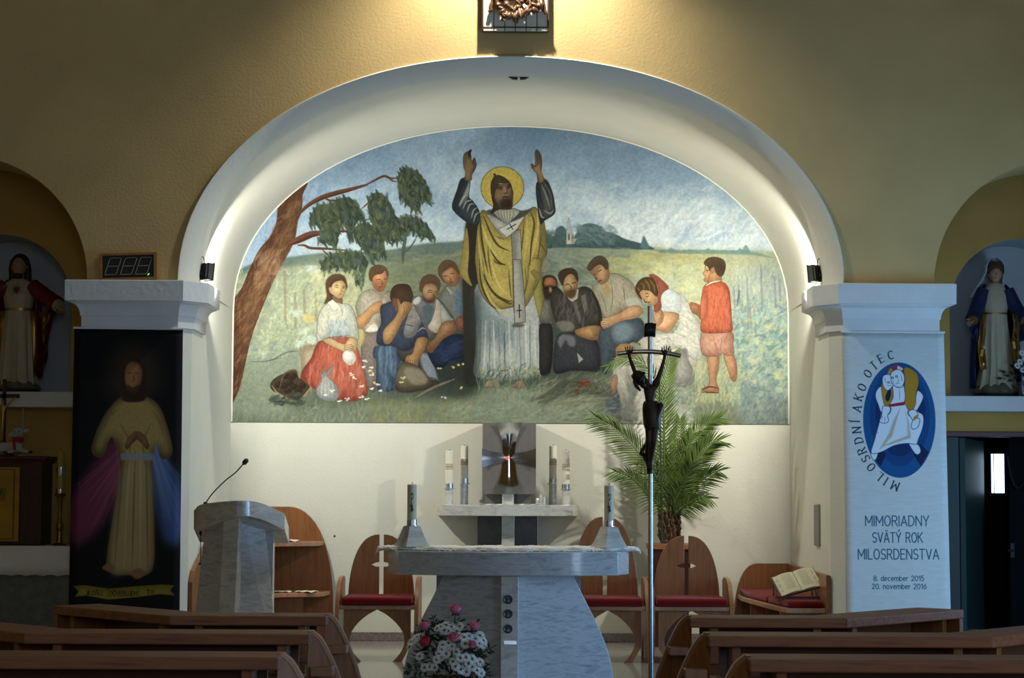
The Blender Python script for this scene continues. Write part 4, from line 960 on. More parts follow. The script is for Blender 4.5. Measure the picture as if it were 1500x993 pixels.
    C.poly([(60, 560), (40, 560), (120, 500), (230, 500), (330, 540), (372, 640), (320, 700), (210, 720), (215, 800), (150, 800), (100, 760), (70, 640)], 'b3ad9c', tex=.1, shade=[(-4, -4, 9, .6, '7f7c70'), (4, 3, 8, .4, '7f7c70')], blur=.6, line=('605c50', 1, .5), folds=(2.4, .6, ['c4c0b2', '938f82', 'a5a193']))
    cloth([(170, 290), (200, 290), (260, 310), (300, 350), (330, 420), (360, 460), (365, 520), (370, 620), (330, 640), (250, 580), (140, 620), (120, 560), (140, 510), (230, 500), (250, 420), (165, 400), (160, 350)], 'bdbbac', '85867e', am=.6, ln='5c584e')
    C.poly([(168, 310), (205, 285), (260, 320), (262, 400), (240, 415), (170, 400)], 'b4bcbc', shade=(-3, -3, 5, .5, '8a9090'), line=('6a6860', 1, .5))
    for p in ([(120, 510), (230, 505), (330, 550)], [(130, 560), (200, 530), (240, 590)], [(200, 520), (190, 580), (210, 620)], [(250, 430), (280, 470), (340, 500)], [(260, 410), (310, 440), (360, 480)]): C.stroke(p, 2.4, '86827a', .7)
    C.dabs((150, 320, 350, 620), 160, 50, .5, .5, ['cbc9bc', 'a9a89c', 'b9bbb2'], 5, .4, inside=[(190, 310), (290, 360), (350, 470), (355, 600), (250, 560), (150, 590), (150, 520), (240, 500), (255, 420), (180, 390)])
    skin([(165, 400), (250, 410), (235, 460), (200, 500), (150, 490), (125, 470), (125, 440), (150, 420)], 'b48b62', '7d5a40')
    skin([(130, 440), (125, 400), (150, 390), (178, 410), (170, 450), (145, 470)], 'b48b62', '7d5a40')
    for k in range(4): C.stroke([(132+k*8, 415+k*9), (150+k*7, 402+k*9), (168, 412+k*9)], 1.5, '7d5a40', .7)
    C.frame(920, 390, Z)
    C.poly([(250, 110), (300, 95), (380, 140), (490, 255), (430, 310), (390, 380), (400, 500), (330, 560), (310, 480), (350, 420), (340, 250), (290, 150)], 'a5604c', tex=.18, shade=(-4, 3, 7, .6, '6f3e34'), line=('5a342c', 1, .6))
    C.stroke([(330, 150), (370, 240), (380, 330)], 2.2, '70402f', .7); C.stroke([(370, 470), (400, 540), (415, 600)], 2.2, '70402f', .7)
    skin([(135, 320), (180, 290), (280, 300), (350, 350), (360, 420), (320, 470), (250, 465), (235, 440), (205, 440), (180, 390), (150, 360)], 'b08c5e', '78563a')
    C.poly([(85, 280), (110, 200), (170, 145), (240, 130), (300, 150), (340, 230), (360, 310), (350, 360), (320, 350), (270, 300), (210, 285), (160, 290), (135, 330), (165, 400), (120, 360)], '6a5230', tex=.25, shade=[(4, 3, 8, .5, '453419'), (-4, -4, 8, .4, '3c2e1a')], line=('3a2a18', 1, .6))
    for p in ([(150, 200), (190, 240), (180, 290)], [(200, 160), (250, 230), (260, 300)], [(260, 160), (310, 240), (320, 330)], [(110, 260), (140, 300)]): C.stroke(p, 3, '93774a', .6)
    for p in ([(205, 360), (230, 372), (250, 355)], [(200, 340), (225, 330), (250, 335)], [(185, 400), (205, 435), (230, 430)], [(238, 440), (265, 430)]): C.stroke(p, 2.2, '4a3020', .8)
    # seated boy half hidden, jug
    C.frame(780, 340, 3.545)
    C.poly([(430, 610), (460, 580), (510, 585), (545, 625), (520, 650), (450, 650)], '9c7a50', blur=.6, shade=(-3, -3, 5, .5, '6b5238'))
    skin([(400, 800), (425, 740), (440, 760), (435, 830), (405, 840)], 'a07c62', '6f5242')
    C.frame(920, 340, 3.424)
    C.poly([(215, 620), (250, 590), (290, 590), (300, 640), (330, 700), (325, 750), (280, 775), (230, 765), (208, 710)], '9c9a92', tex=.12, shade=[(-5, -4, 9, .65, '66665f'), (5, 3, 8, .3, '66665f')], line=('5a5850', 1, .6))
    C.stroke([(265, 590), (290, 585), (300, 630), (285, 650)], 4, '8a8880', .9)
    C.poly([(-40, 880), (60, 840), (200, 850), (300, 890), (280, 950), (0, 960)], 'b0aea2', alpha=.7, blur=5)
    C.dabs((-60, 760, 330, 990), 260, 40, -.5, .6, ['a9afa0', '94a090', 'b6b6a4', '8a9a94'], 8, .35)
    # ---- boy in the red shirt
    C.frame(920, 340, 3.424)
    C.dabs((330, 640, 560, 850), 300, 60, -1.4, .3, ['b7b078', '97a27e', 'a7b390', '7d9488', 'c2b87c'], 6, .4)
    skin([(398, 610), (450, 610), (452, 680), (440, 740), (455, 790), (440, 806), (385, 800), (370, 785), (405, 765), (402, 700)], 'a97c58', '704c38')
    skin([(478, 610), (525, 610), (545, 680), (540, 740), (520, 745), (500, 690)], 'a97c58', '704c38')
    C.stroke([(370, 790), (410, 775), (455, 785)], 4, '5a3a2a', .8); C.stroke([(372, 803), (455, 806)], 3, '4a3024', .8)
    cloth([(375, 500), (515, 500), (525, 560), (528, 610), (500, 620), (470, 605), (455, 620), (372, 612)], 'b98a72', '845a4a')
    for p in ([(425, 520), (440, 570), (445, 610)], [(470, 520), (465, 560), (462, 605)], [(500, 510), (480, 550)]): C.stroke(p, 2, '8a6252', .7)
    cloth([(380, 270), (410, 255), (460, 245), (500, 275), (512, 340), (518, 440), (520, 495), (460, 505), (370, 500), (365, 440), (358, 430), (360, 390), (368, 320)], 'c0643f', '7e382a', ln='5c2c22')
    C.dabs((375, 275, 508, 490), 170, 60, -1.5, .12, ['c56a50', 'a34a36', 'cb7c64', 'b75e44'], 5, .4, inside=[(395, 280), (480, 270), (502, 340), (508, 480), (380, 485), (380, 330)])
    C.poly([(372, 320), (395, 300), (400, 400), (380, 440), (358, 430), (358, 395)], 'c8704c', shade=(-3, 0, 4, .5, '84402f'), line=('6c3426', 1, .5))
    skin([(360, 435), (350, 420), (320, 400), (308, 370), (315, 352), (345, 360), (362, 375)], 'a06c48', '6a4630')
    skin([(385, 170), (400, 190), (430, 175), (440, 240), (410, 252), (385, 250), (378, 236), (385, 225), (372, 205), (382, 195)], 'b4865e', '7e5a40', ln='5f4030')
    skin([(415, 190), (430, 170), (460, 210), (465, 245), (400, 255)], 'a97c54', '70502f')
    C.poly([(380, 150), (400, 130), (440, 125), (478, 140), (488, 175), (475, 215), (460, 222), (440, 205), (430, 175), (415, 180), (408, 195), (400, 175), (385, 165)], '493a2a', line=('2c221a', 1, .6), shade=(4, 4, 7, .4, '6a563e'))
    C.ell(422, 193, 7, 13, 'a67650', line=('5f4030', 1, .7))
    C.stroke([(392, 192), (400, 194)], 2, '3c2a1e', .8)
    C.stroke([(390, 268), (420, 252), (460, 244)], 3.2, 'c6c2b6', .95)
    # flowers
    C.frame(330, 370, 3.818)
    for x, y in ((780, 605), (770, 640), (810, 640), (820, 680), (705, 680), (850, 740), (820, 760), (760, 745), (680, 820), (640, 830), (790, 815), (760, 805), (600, 775), (560, 800), (720, 700), (870, 770)):
        for _ in range(4): C.ell(x+R.uniform(-12, 12), y+R.uniform(-6, 6), 7, 4, 'd5d3c4', alpha=.85)
        C.stroke([(x, y+5), (x+R.uniform(-12, 12), y+80)], 1.4, '77806a', .6)
    C.frame(540, 360, 3.82)
    for x, y in ((190, 740), (185, 762), (395, 690), (500, 670), (530, 660), (470, 680), (10, 700), (40, 770), (420, 850), (510, 795)):
        for _ in range(3): C.ell(x+R.uniform(-10, 10), y+R.uniform(-6, 6), 7, 5, ['c9bb5c', 'c8c6b0'][R.integers(2)], alpha=.8)
    C.frame(780, 340, 3.545)
    for x, y in ((262, 785), (275, 780), (245, 800), (232, 828), (285, 790), (255, 775)): C.ell(x, y, 13, 11, 'bd4a30', shade=(-2, -2, 3, .5, '7e281c'))
    C.dabs((0, 740, 400, 900), 160, 70, -.5, .3, ['6b7058', '8a8c6e', '59604e', '9a9678'], 5, .4)
    # signature, lower right
    C.frame(1100, 595, 1)
    for i, x in enumerate(range(2, 40, 4)):
        C.stroke([(x, 10), (x+1.5, 7-(i % 2)), (x+2.5, 10+(i % 3)*.4)], .8, '6a6a60', .7)
    # ---- plaster grain over all
    C.a = np.clip((C.a-.47)*1.16+.46, .03, 1)
    g1 = C.noise(5, 2); g2 = C.noise(34, 3, (.6, 1.6)); g3 = C.noise(200, 2)
    C.a *= (1+(g1-.5)*.16+(g2-.5)*.10+(g3-.5)*.10)[..., None]
    gr = C.a.mean(2, keepdims=True)
    C.a += (gr-C.a)*.2
    np.clip(C.a, 0, 1, out=C.a)
# ------------------------------------------------------------------ lettering: one stroke alphabet, drawn plain (sans) or with a broad pen and serifs
def arc(cx, cy, rx, ry, a0, a1, n=14):
    t = np.radians(np.linspace(a0, a1, n))
    return [(cx+rx*math.cos(u), cy+ry*math.sin(u)) for u in t]
GL = {
 'A': (.62, [[(0, 0), (.31, 1), (.62, 0)], [(.1, .32), (.52, .32)]]),
 'C': (.56, [arc(.33, .5, .33, .5, 50, 310)]),
 'D': (.58, [[(0, 0), (0, 1), (.22, 1)]+arc(.22, .5, .36, .5, 90, -90)+[(0, 0)]]),
 'E': (.46, [[(.46, 1), (0, 1), (0, 0), (.46, 0)], [(0, .52), (.4, .52)]]),
 'I': (0.02, [[(0, 0), (0, 1)]]),
 'J': (.3, [[(.3, 1), (.3, .2)]+arc(.1, .2, .2, .2, 0, -110)]),
 'K': (.56, [[(0, 0), (0, 1)], [(.54, 1), (0, .42)], [(.16, .58), (.56, 0)]]),
 'L': (.44, [[(0, 1), (0, 0), (.44, 0)]]),
 'M': (.72, [[(0, 0), (0, 1), (.36, .3), (.72, 1), (.72, 0)]]),
 'N': (.6, [[(0, 0), (0, 1), (.6, 0), (.6, 1)]]),
 'O': (.62, [arc(.31, .5, .31, .5, 90, 450, 26)]),
 'R': (.54, [[(0, 0), (0, 1), (.26, 1)]+arc(.26, .75, .25, .25, 90, -90)+[(0, .5)], [(.26, .5), (.54, 0)]]),
 'S': (.5, [arc(.26, .75, .24, .25, 35, 270)+arc(.25, .25, .25, .25, 90, -145)]),
 'T': (.54, [[(0, 1), (.54, 1)], [(.27, 1), (.27, 0)]]),
 'U': (.56, [[(0, 1), (0, .28)]+arc(.28, .28, .28, .28, 180, 360)+[(.56, 1)]]),
 'V': (.6, [[(0, 1), (.3, 0), (.6, 1)]]),
 'Y': (.58, [[(0, 1), (.29, .45), (.58, 1)], [(.29, .45), (.29, 0)]]),
 'Z': (.5, [[(0, 1), (.5, 1), (0, 0), (.5, 0)]]),
 '0': (.5, [arc(.25, .5, .25, .5, 90, 450, 26)]),
 '1': (.26, [[(0, .76), (.24, 1), (.24, 0)]]),
 '2': (.48, [arc(.24, .74, .23, .26, 165, -30)+[(0, 0), (.48, 0)]]),
 '5': (.48, [[(.44, 1), (.06, 1), (.03, .54)]+arc(.22, .32, .25, .32, 115, -150)]),
 '6': (.5, [[(.4, 1), (.1, .55)]+arc(.25, .3, .25, .3, 150, 510, 24)]),
 '8': (.5, [arc(.25, .76, .21, .24, -90, 270, 22), arc(.25, .27, .25, .27, -90, 270, 22)]),
 '.': (.02, [[(0, 0), (0, .06)]]), ',': (.04, [[(.04, .08), (0, -.14)]]), '!': (.02, [[(0, 1), (0, .3)], [(0, 0), (0, .06)]]),
 'd': (.46, [arc(.23, .35, .23, .35, 90, 450, 20), [(.46, 1), (.46, 0)]]),
 'e': (.44, [[(0, .37), (.44, .37)]+arc(.22, .35, .22, .35, 5, 300)]),
 'c': (.4, [arc(.23, .35, .23, .35, 50, 310)]),
 'm': (.72, [[(0, 0), (0, .7)], arc(.18, .46, .18, .24, 180, 0)+[(.36, 0)], arc(.54, .46, .18, .24, 180, 0)+[(.72, 0)]]),
 'n': (.42, [[(0, 0), (0, .7)], arc(.21, .46, .21, .24, 180, 0)+[(.42, 0)]]),
 'b': (.46, [arc(.23, .35, .23, .35, 90, 450, 20), [(0, 1), (0, 0)]]),
 'r': (.26, [[(0, 0), (0, .7)], arc(.2, .46, .2, .24, 180, 75)]),
 'o': (.46, [arc(.23, .35, .23, .35, 90, 450, 20)]),
 'v': (.44, [[(0, .7), (.22, 0), (.44, .7)]]),
}
ACC = {'Ä': ('A', [[(.2, 1.18), (.2, 1.22)], [(.42, 1.18), (.42, 1.22)]]), 'Ý': ('Y', [[(.27, 1.12), (.4, 1.3)]]), 'Í': ('I', [[(0, 1.12), (.13, 1.3)]]),
       'Š': ('S', [[(.12, 1.3), (.25, 1.12), (.38, 1.3)]]), 'Ž': ('Z', [[(.12, 1.3), (.25, 1.12), (.38, 1.3)]]), 'Ô': ('O', [[(.18, 1.12), (.31, 1.28), (.44, 1.12)]])}
for k_, (b_, s_) in ACC.items(): GL[k_] = (GL[b_][0], GL[b_][1]+s_)
SERIF = {'M': [(0, 0), (.72, 0), (-.03, 1), (.75, 1)], 'I': [(0, 0), (0, 1)], 'Í': [(0, 0), (0, 1)], 'L': [(0, 1), (0, 0)], 'R': [(0, 0), (0, 1), (.54, 0)], 'D': [(0, 0), (0, 1)],
         'N': [(0, 0), (0, 1), (.6, 1)], 'A': [(0, 0), (.62, 0)], 'K': [(0, 0), (0, 1), (.56, 0), (.54, 1)], 'T': [(.27, 0)], 'E': [(0, 0), (0, 1)]}
def letter(C, ch, ox, oy, ux, uy, size, w, col, serif=False):
    """ch with its lower left corner at (ox,oy); (ux,uy) is the writing direction, up is to its left (screen y points down)"""
    vx, vy = uy, -ux
    M = lambda p: (ox+size*(p[0]*ux+p[1]*vx), oy+size*(p[0]*uy+p[1]*vy))
    for st in GL[ch][1]:
        if not serif: C.stroke([M(p) for p in st], w, col, 1, smooth=False, taper=False, soft=1)
        else:
            for a, b in zip(st[:-1], st[1:]):
                d = math.atan2(b[1]-a[1], b[0]-a[0])
                ww = w*(.42+.75*abs(math.sin(d-.25)))
                C.stroke([M(a), M(b)], ww, col, 1, smooth=False, taper=False, soft=1)
    if serif:
        for x, y in SERIF.get(ch, []):
            C.stroke([M((x-.12, y)), M((x+.12, y))], w*.45, col, 1, smooth=False, taper=False, soft=1)
def write(C, text, x0, x1, ybase, size, w, col, slope=0):
    gap = .2
    tot = sum((GL[c][0] if c != ' ' else .28) for c in text)+gap*(len(text)-1)
    k = (x1-x0)/(tot*size)
    x = x0
    for c in text:
        if c != ' ':
            # widths are fitted by spacing the letters, the height stays
            vx = (1, slope)
            for st in GL[c][1]:
                C.stroke([(x+p[0]*size*k, ybase+(x-x0)*slope-p[1]*size) for p in st], w, col, 1, smooth=False, taper=False, soft=1)
        x += ((GL[c][0] if c != ' ' else .28)+gap)*size*k

def paint_year_banner(C):
    """off white cloth: oval emblem of a man carrying another, ring of serif capitals, three lines and two dates"""
    C.a[:] = hexc('c3c8c6')
    g = C.noise(3, 1, (6, .7)); C.a *= (1+(g-.5)*.05)[..., None]
    C.frame(1240, 500, 4.319)
    t = np.linspace(0, 2*math.pi, 60, endpoint=False)
    def oval(cx, cy, rx, ry, c, **k):
        C.poly(np.c_[cx+rx*np.cos(t), cy+ry*np.sin(t)], c, smooth=False, **k)
    oval(337, 497, 229, 366, '0f4f86')
    oval(340, 470, 190, 310, '0d3f74'); oval(344, 440, 158, 240, '0a2c5c')
    C.poly([(225, 790), (250, 720), (337, 700), (420, 720), (452, 785), (410, 835), (337, 862), (270, 830)], '0f4f86')
    oval(337, 690, 100, 100, '0d3f74'); oval(337, 660, 80, 66, '0a2c5c')
    C.poly([(170, 690), (235, 690), (250, 720), (215, 790), (190, 760)], '0a1f44', smooth=False)
    C.poly([(400, 640), (470, 650), (520, 700), (470, 790), (430, 730)], '0a1f44', smooth=False)
    ink = ('123a66', 1.1, 1.5)
    pale = 'd3dbe4'
    # red and gold nimbus
    oval(322, 210, 58, 60, 'a82a38')
    C.poly([(262, 200), (285, 165), (300, 180), (285, 215)], 'b98a2c', smooth=False); C.poly([(330, 150), (365, 170), (350, 190), (325, 180)], 'd8d2c4', smooth=False)
    # legs and gown
    C.poly([(395, 640), (450, 650), (470, 690), (455, 715), (430, 705)], pale, line=ink)
    C.poly([(155, 705), (200, 690), (190, 740), (170, 750)], pale, line=ink)
    C.poly([(240, 410), (300, 395), (400, 390), (450, 440), (488, 470), (485, 540), (455, 620), (440, 650), (380, 645), (300, 660), (220, 700), (158, 705), (180, 620), (205, 530)], pale, line=ink)
    C.poly([(345, 415), (300, 500), (270, 580), (205, 690), (235, 665), (410, 610), (400, 590), (300, 630), (240, 655), (290, 600)], 'b0a98e', smooth=False, alpha=.9)
    C.poly([(370, 420), (400, 520), (410, 600), (385, 605), (385, 500)], 'b7b09a', smooth=False, alpha=.8)
    # arms
    C.poly([(225, 285), (195, 310), (188, 350), (205, 400), (225, 450), (270, 460), (285, 420), (255, 400), (240, 350)], pale, line=ink)
    C.poly([(455, 310), (490, 345), (470, 400), (430, 460), (400, 470), (390, 445), (430, 420), (440, 370)], pale, line=ink)
    # carried man in gold, head, bearers head
    C.poly([(240, 250), (225, 290), (235, 370), (250, 410), (290, 400), (310, 350), (320, 290), (280, 260)], 'a87d22', line=('3c2c10', 1, .8))
    C.poly([(370, 170), (400, 165), (450, 200), (462, 260), (445, 330), (440, 400), (410, 440), (385, 420), (365, 340), (375, 250)], 'a87d22', line=('3c2c10', 1, .8))
    C.poly([(280, 290), (250, 350), (265, 380), (285, 340)], '101c38', smooth=True)
    C.poly([(300, 250), (360, 260), (370, 380), (280, 400), (300, 350)], pale, line=ink)
    C.poly([(270, 398), (375, 380), (372, 402), (275, 414)], '8c2436', smooth=False)
    C.poly([(395, 445), (430, 430), (455, 460), (430, 500), (410, 480)], pale, line=ink)
    C.poly([(430, 490), (465, 490), (455, 540), (420, 555), (412, 530)], pale, line=ink)
    C.poly([(425, 480), (460, 455), (455, 480), (430, 500)], 'a87d22', smooth=False)
    C.poly([(228, 440), (235, 410), (275, 412), (280, 440), (262, 470), (270, 500), (245, 518), (212, 505), (225, 470)], pale, line=ink)
    C.poly([(232, 250), (240, 215), (275, 208), (300, 230), (305, 265), (290, 290), (265, 310), (242, 290)], pale, line=ink)
    C.poly([(285, 230), (290, 195), (330, 175), (365, 200), (372, 250), (350, 290), (320, 285), (295, 265)], pale, line=ink)
    for x, y in ((272, 258), (296, 228), (322, 220)): C.ell(x, y, 9, 7, '103058'); C.ell(x, y, 4, 4, 'd3dbe4')
    for p in ([(300, 235), (300, 262), (285, 268)], [(325, 225), (335, 250), (322, 258)], [(262, 275), (285, 280)], [(312, 268), (340, 262)], [(245, 225), (255, 260)], [(350, 210), (358, 250)], [(310, 280), (325, 290), (345, 280)], [(230, 470), (225, 500)], [(245, 475), (245, 510)], [(190, 565), (205, 580)], [(340, 300), (340, 370)]):
        C.stroke(p, 1, '123a66', .85)
    # ring of letters
    for ch, cx, cy, a in (('M', 306, 914, 202), ('I', 247, 886, 212), ('L', 207, 852, 219), ('O', 156, 796, 229), ('S', 122, 742, 240), ('R', 98, 694, 248), ('D', 79, 626, 257), ('N', 66, 560, 266), ('Í', 58, 505, 272),
                          ('A', 70, 424, 283), ('K', 80, 352, 290), ('O', 103, 289, 298), ('O', 140, 202, 311), ('T', 179, 150, 322), ('E', 224, 106, 332), ('C', 286, 84, 346)):
        a = math.radians(a); ux, uy = math.cos(a), math.sin(a); s = 52; wd = GL[ch][0]*s
        vx, vy = uy, -ux
        letter(C, ch, cx-ux*wd/2-vx*s/2, cy-uy*wd/2-vy*s/2, ux, uy, s, 2.5, '18303c', serif=True)
    # lines of text
    C.frame(1180, 660, 2.981)
    ink = '1c5068'
    write(C, 'MIMORIADNY', 260, 534, 328, 43, 1.45, ink)
    write(C, 'SVÄTÝ ROK', 290, 506, 400, 42, 1.45, ink)
    write(C, 'MILOSRDENSTVA', 227, 576, 473, 43, 1.45, ink)
    write(C, '8. december 2015', 293, 510, 567, 21, 1.0, ink)
    write(C, '20. november 2016', 286, 520, 602, 21, 1.0, ink)

def paint_dark_banner(C):
    """dark cloth with a plain robed figure between a rose and a pale blue veil, ribbon with three words below"""
    C.a[:] = hexc('0d0d10')
    C.frame(0, 0, 1)
    gl = np.zeros((C.h, C.w), np.float32)
    C.poly([(165, 520), (195, 500), (225, 520), (232, 570), (195, 590), (158, 570)], '5c4c30', alpha=.55, blur=14)
    # veils
    rose = ['8a3f5c', 'a0566c', '74324a', 'a97880', '5f2a3c']; blue = ['5a74a8', '8a9cc4', '46609a', 'a6b2cc', '3a5088']
    C.poly([(186, 605), (214, 606), (212, 640), (180, 700), (150, 770), (104, 800), (100, 735), (130, 690)], '70304a', alpha=.9, blur=7)
    C.poly([(205, 605), (228, 610), (250, 680), (266, 720), (268, 790), (240, 790), (222, 700)], '4a66a0', alpha=.9, blur=7)
    for i in range(90):
        u = C.rng.random(); v = C.rng.random()*90
        C.stroke([(196+12*u, 612), (178-8*u+12*(1-u), 660+v*.2), (160-52*u, 700+v)], 4, rose[i % 5], .13, soft=5)
        C.stroke([(206+8*u, 612), (222+14*u, 660+v*.2), (234+34*u, 690+v)], 4, blue[i % 5], .13, soft=5)
    # robe
    robe = [(168, 588), (190, 576), (208, 578), (232, 594), (246, 630), (252, 664), (236, 672), (228, 650), (222, 700), (226, 780), (222, 836), (190, 842), (158, 832), (164, 770), (176, 690), (164, 640), (150, 668), (134, 660), (146, 620)]
    C.poly(robe, 'a08a52', tex=.12, shade=[(4, -2, 7, .75, '4a3d26'), (-4, 0, 6, .5, '4a3d26')], blur=.7)
    C.poly([(178, 690), (222, 690), (225, 780), (222, 834), (190, 840), (160, 830)], 'a3936a', alpha=.6, blur=4)
    for x0, x1, c in ((182, 168, '6b5a38'), (190, 182, 'bcab78'), (198, 194, '6b5a38'), (206, 206, 'bcab78'), (214, 217, '6b5a38')):
        C.stroke([(x0, 660), ((x0+x1)/2, 740), (x1, 832)], 3, c, .6)
    for p in ([(150, 630), (160, 610), (172, 600)], [(240, 640), (232, 615), (222, 600)], [(176, 620), (190, 650), (186, 690)], [(220, 620), (210, 650), (214, 690)]): C.stroke(p, 2.5, '6b5a38', .6)
    C.poly([(176, 664), (224, 664), (224, 674), (177, 674)], '8490a4', smooth=False, alpha=.8, blur=.6)
    # folded hands, head, feet
    for hx, sg in ((193, 1), (208, -1)):
        C.poly([(hx-sg*10, 652), (hx-sg*5, 640), (hx+sg*4, 632), (hx+sg*9, 634), (hx+sg*8, 642), (hx, 650), (hx-sg*7, 658)], '8a6440', shade=(-1.5, -2, 3, .6, '4c321e'), line=('33220f', .8, .5))
        for q in range(3): C.stroke([(hx-sg*1, 640+q*3.4), (hx+sg*8, 635+q*3.2)], .9, '4c321e', .8)
    C.poly([(176, 580), (174, 545), (180, 526), (194, 521), (208, 527), (215, 548), (214, 580), (205, 588), (184, 588)], '2e2018', blur=.6, shade=(3, 2, 5, .5, '4c3624'))
    C.poly([(182, 552), (184, 536), (195, 529), (206, 537), (207, 555), (200, 572), (190, 573), (184, 564)], '9a6f4a', shade=[(-2, 0, 4, .6, '563a26')], blur=.4)
    C.poly([(185, 563), (194, 567), (204, 563), (199, 576), (190, 576)], '3e2a1c', alpha=.85, blur=.7)
    for p in ([(186, 547), (192, 546)], [(197, 546), (203, 547)], [(195, 548), (196, 557), (193, 558)]): C.stroke(p, 1.1, '2e1c12', .9)
    C.poly([(150, 832), (160, 824), (168, 832), (164, 838)], '8a6244', blur=.4); C.poly([(192, 838), (206, 832), (212, 842), (200, 848)], '8a6244', blur=.4)
    # ribbon
    C.poly([(108, 858), (126, 857), (160, 862), (204, 858), (236, 856), (256, 857), (250, 864), (256, 872), (234, 870), (204, 874), (160, 878), (126, 872), (110, 874), (116, 866)], '8f7f2e', smooth=False, shade=(0, 3, 5, .5, '54491c'))
    for x in (158, 204): C.stroke([(x, 859), (x, 877)], 1.2, '54491c', .8)
    C.frame(0, 560, 2.293)
    write(C, 'JEZIŠU,', 291, 347, 713, 13, .8, '17140c', slope=0)
    write(C, 'DÔVERUJEM', 370, 462, 716, 15, .8, '17140c')
    write(C, 'TI!', 493, 517, 710, 13, .9, '17140c')

def paint_candle(C):
    """ivory wax with a dark red cipher of two crossed letters over a grey green grape sprig"""
    C.a[:] = hexc('d8cfb4'); C.frame(0, 0, 1)
    C.stroke([(48, 60), (46, 100), (40, 128)], 6, '5a1c24', taper=False)
    C.stroke([(36, 66), (50, 56), (66, 60), (68, 78), (58, 92), (48, 90)], 6, '5a1c24', taper=False)
    C.stroke([(38, 118), (64, 140)], 4, '5a1c24'); C.stroke([(64, 112), (66, 122)], 5, '5a1c24')
    for i in range(26): C.ell(C.rng.uniform(34, 66), C.rng.uniform(132, 176), 5, 5, ['3c4048', '54584e', '2e3034'][i % 3])
    for y in (140, 152, 164): C.stroke([(26, y+4), (34, y-2)], 4, '5c6050')
def paint_band_candle(C):
    """white wax with a band of gold and black ovals"""
    C.a[:] = hexc('e2dcc8'); C.frame(0, 0, 1)
    for x in range(4, 400, 22):
        for y, c in ((92, '8a7430'), (106, '26221a'), (120, '8a7430')):
            C.ell(x+6, y, 8, 6, c); C.ell(x+6, y, 3.5, 2.5, 'd8cfa8')
def paint_gilt_door(C):
    """gilded panel engraved with stalks of wheat"""
    C.a[:] = hexc('a8842e'); C.frame(0, 0, 1)
    g = C.noise(40, 3); C.a *= (1+(g-.5)*.25)[..., None]
    for q in ((8, 8, 92, 8), (8, 232, 92, 232), (8, 8, 8, 232), (92, 8, 92, 232)): C.stroke([q[:2], q[2:]], 2, '5f4818', taper=False)
    for x0, x1 in ((50, 50), (46, 26), (54, 74), (48, 38), (52, 62)):
        C.stroke([(x0, 220), ((x0+x1)/2, 140), (x1, 70)], 2, '5f4818', taper=False)
        for k in range(7):
            y = 70-k*5+8*0; 
            C.stroke([(x1, 74+k*6), (x1-6, 66+k*6)], 1.8, '5f4818'); C.stroke([(x1, 74+k*6), (x1+6, 66+k*6)], 1.8, '5f4818')
# ------------------------------------------------------------------ the painting on the niche wall and the printed cloths
YM = YB-.012
def plane_tf(Y, x0, z1, s):
    def tf(px, py):
        out = np.empty((len(px), 2))
        for i in range(len(px)):
            p = at(float(px[i]), float(py[i]), Y); out[i] = ((p.x-x0)*s, (z1-p.z)*s)
        return out
    return tf
def plane_uv(x0, x1, z0, z1): return lambda v: ((v.x-x0)/(x1-x0), (v.z-z0)/(z1-z0))
MZ0 = at(745, 619.5, YM).z; MZ1 = ZCAP+BI+.05; MX = AI*1.008-.012
S_ = 290.0
C = Canvas(int(2*MX*S_), int((MZ1-MZ0)*S_), plane_tf(YM, -MX, MZ1, S_), seed=4); C.k = S_*YM/FPX
paint_mural(C)
M_mural = print_mat('wall_painting', C, .85, .25, MURAL_GAIN)
pts = [(-MX, MZ0)]+[(x, z) for x, z in arch_pts(MX, BI*1.008-.012, ZCAP, 56)]+[(MX, MZ0)]
mb = MB(); mb.prism(pts, YM, YB+.02, 'y'); mb.uv = plane_uv(-MX, MX, MZ1-C.h/S_, MZ1)
tag(obj('wall_painting', mb, M_mural, smooth=0), 'large arched wall painting of praying villagers around a robed figure with raised arms', 'painting')
# thin white line round the painting
eb = MB(); ring = arch_pts(MX+.004, BI*1.008-.008, ZCAP, 56)
eb.tube([(-MX-.004, YM-.002, MZ0)]+[(x, YM-.002, z) for x, z in ring]+[(MX+.004, YM-.002, MZ0)], .007, 6); struct('trim_6', eb, M_white)
# ------------------------------------------------------------------ altar
def wedge_plan(w, d, yc, bulge=.06, back=.35, chamf=.1):
    """slab plan: two slightly curved front faces meeting at a blunt front corner, short slanted ends"""
    pts = []
    x0 = -w; x1 = -w+chamf
    pts.append((x0, yc+.02)); pts.append((x1, yc-.2))
    for t in (.25, .5, .75): pts.append((x1+(0-x1)*t, yc-.2-(d-.2)*t-bulge*math.sin(math.pi*t)))
    pts.append((0, yc-d))
    pts += [(-x, y) for x, y in pts[:-1]][::-1]
    pts += [(w*.7, yc+back), (-w*.7, yc+back)]
    return pts
YA, AZ0, AZ1 = 13.62, .735, .895
XA = at(745, 820, YA).x
altar = empty('altar', 'grey marble altar with a faceted slab on splayed panels', 'altar', (XA, YA, 0))
mb = MB(); mb.prism([(XA+x, y) for x, y in wedge_plan(.825, .36, YA, .05, .42, .085)], AZ0, AZ1, 'z'); obj('slab', mb, M_marble, altar, smooth=20, bevel=.006)
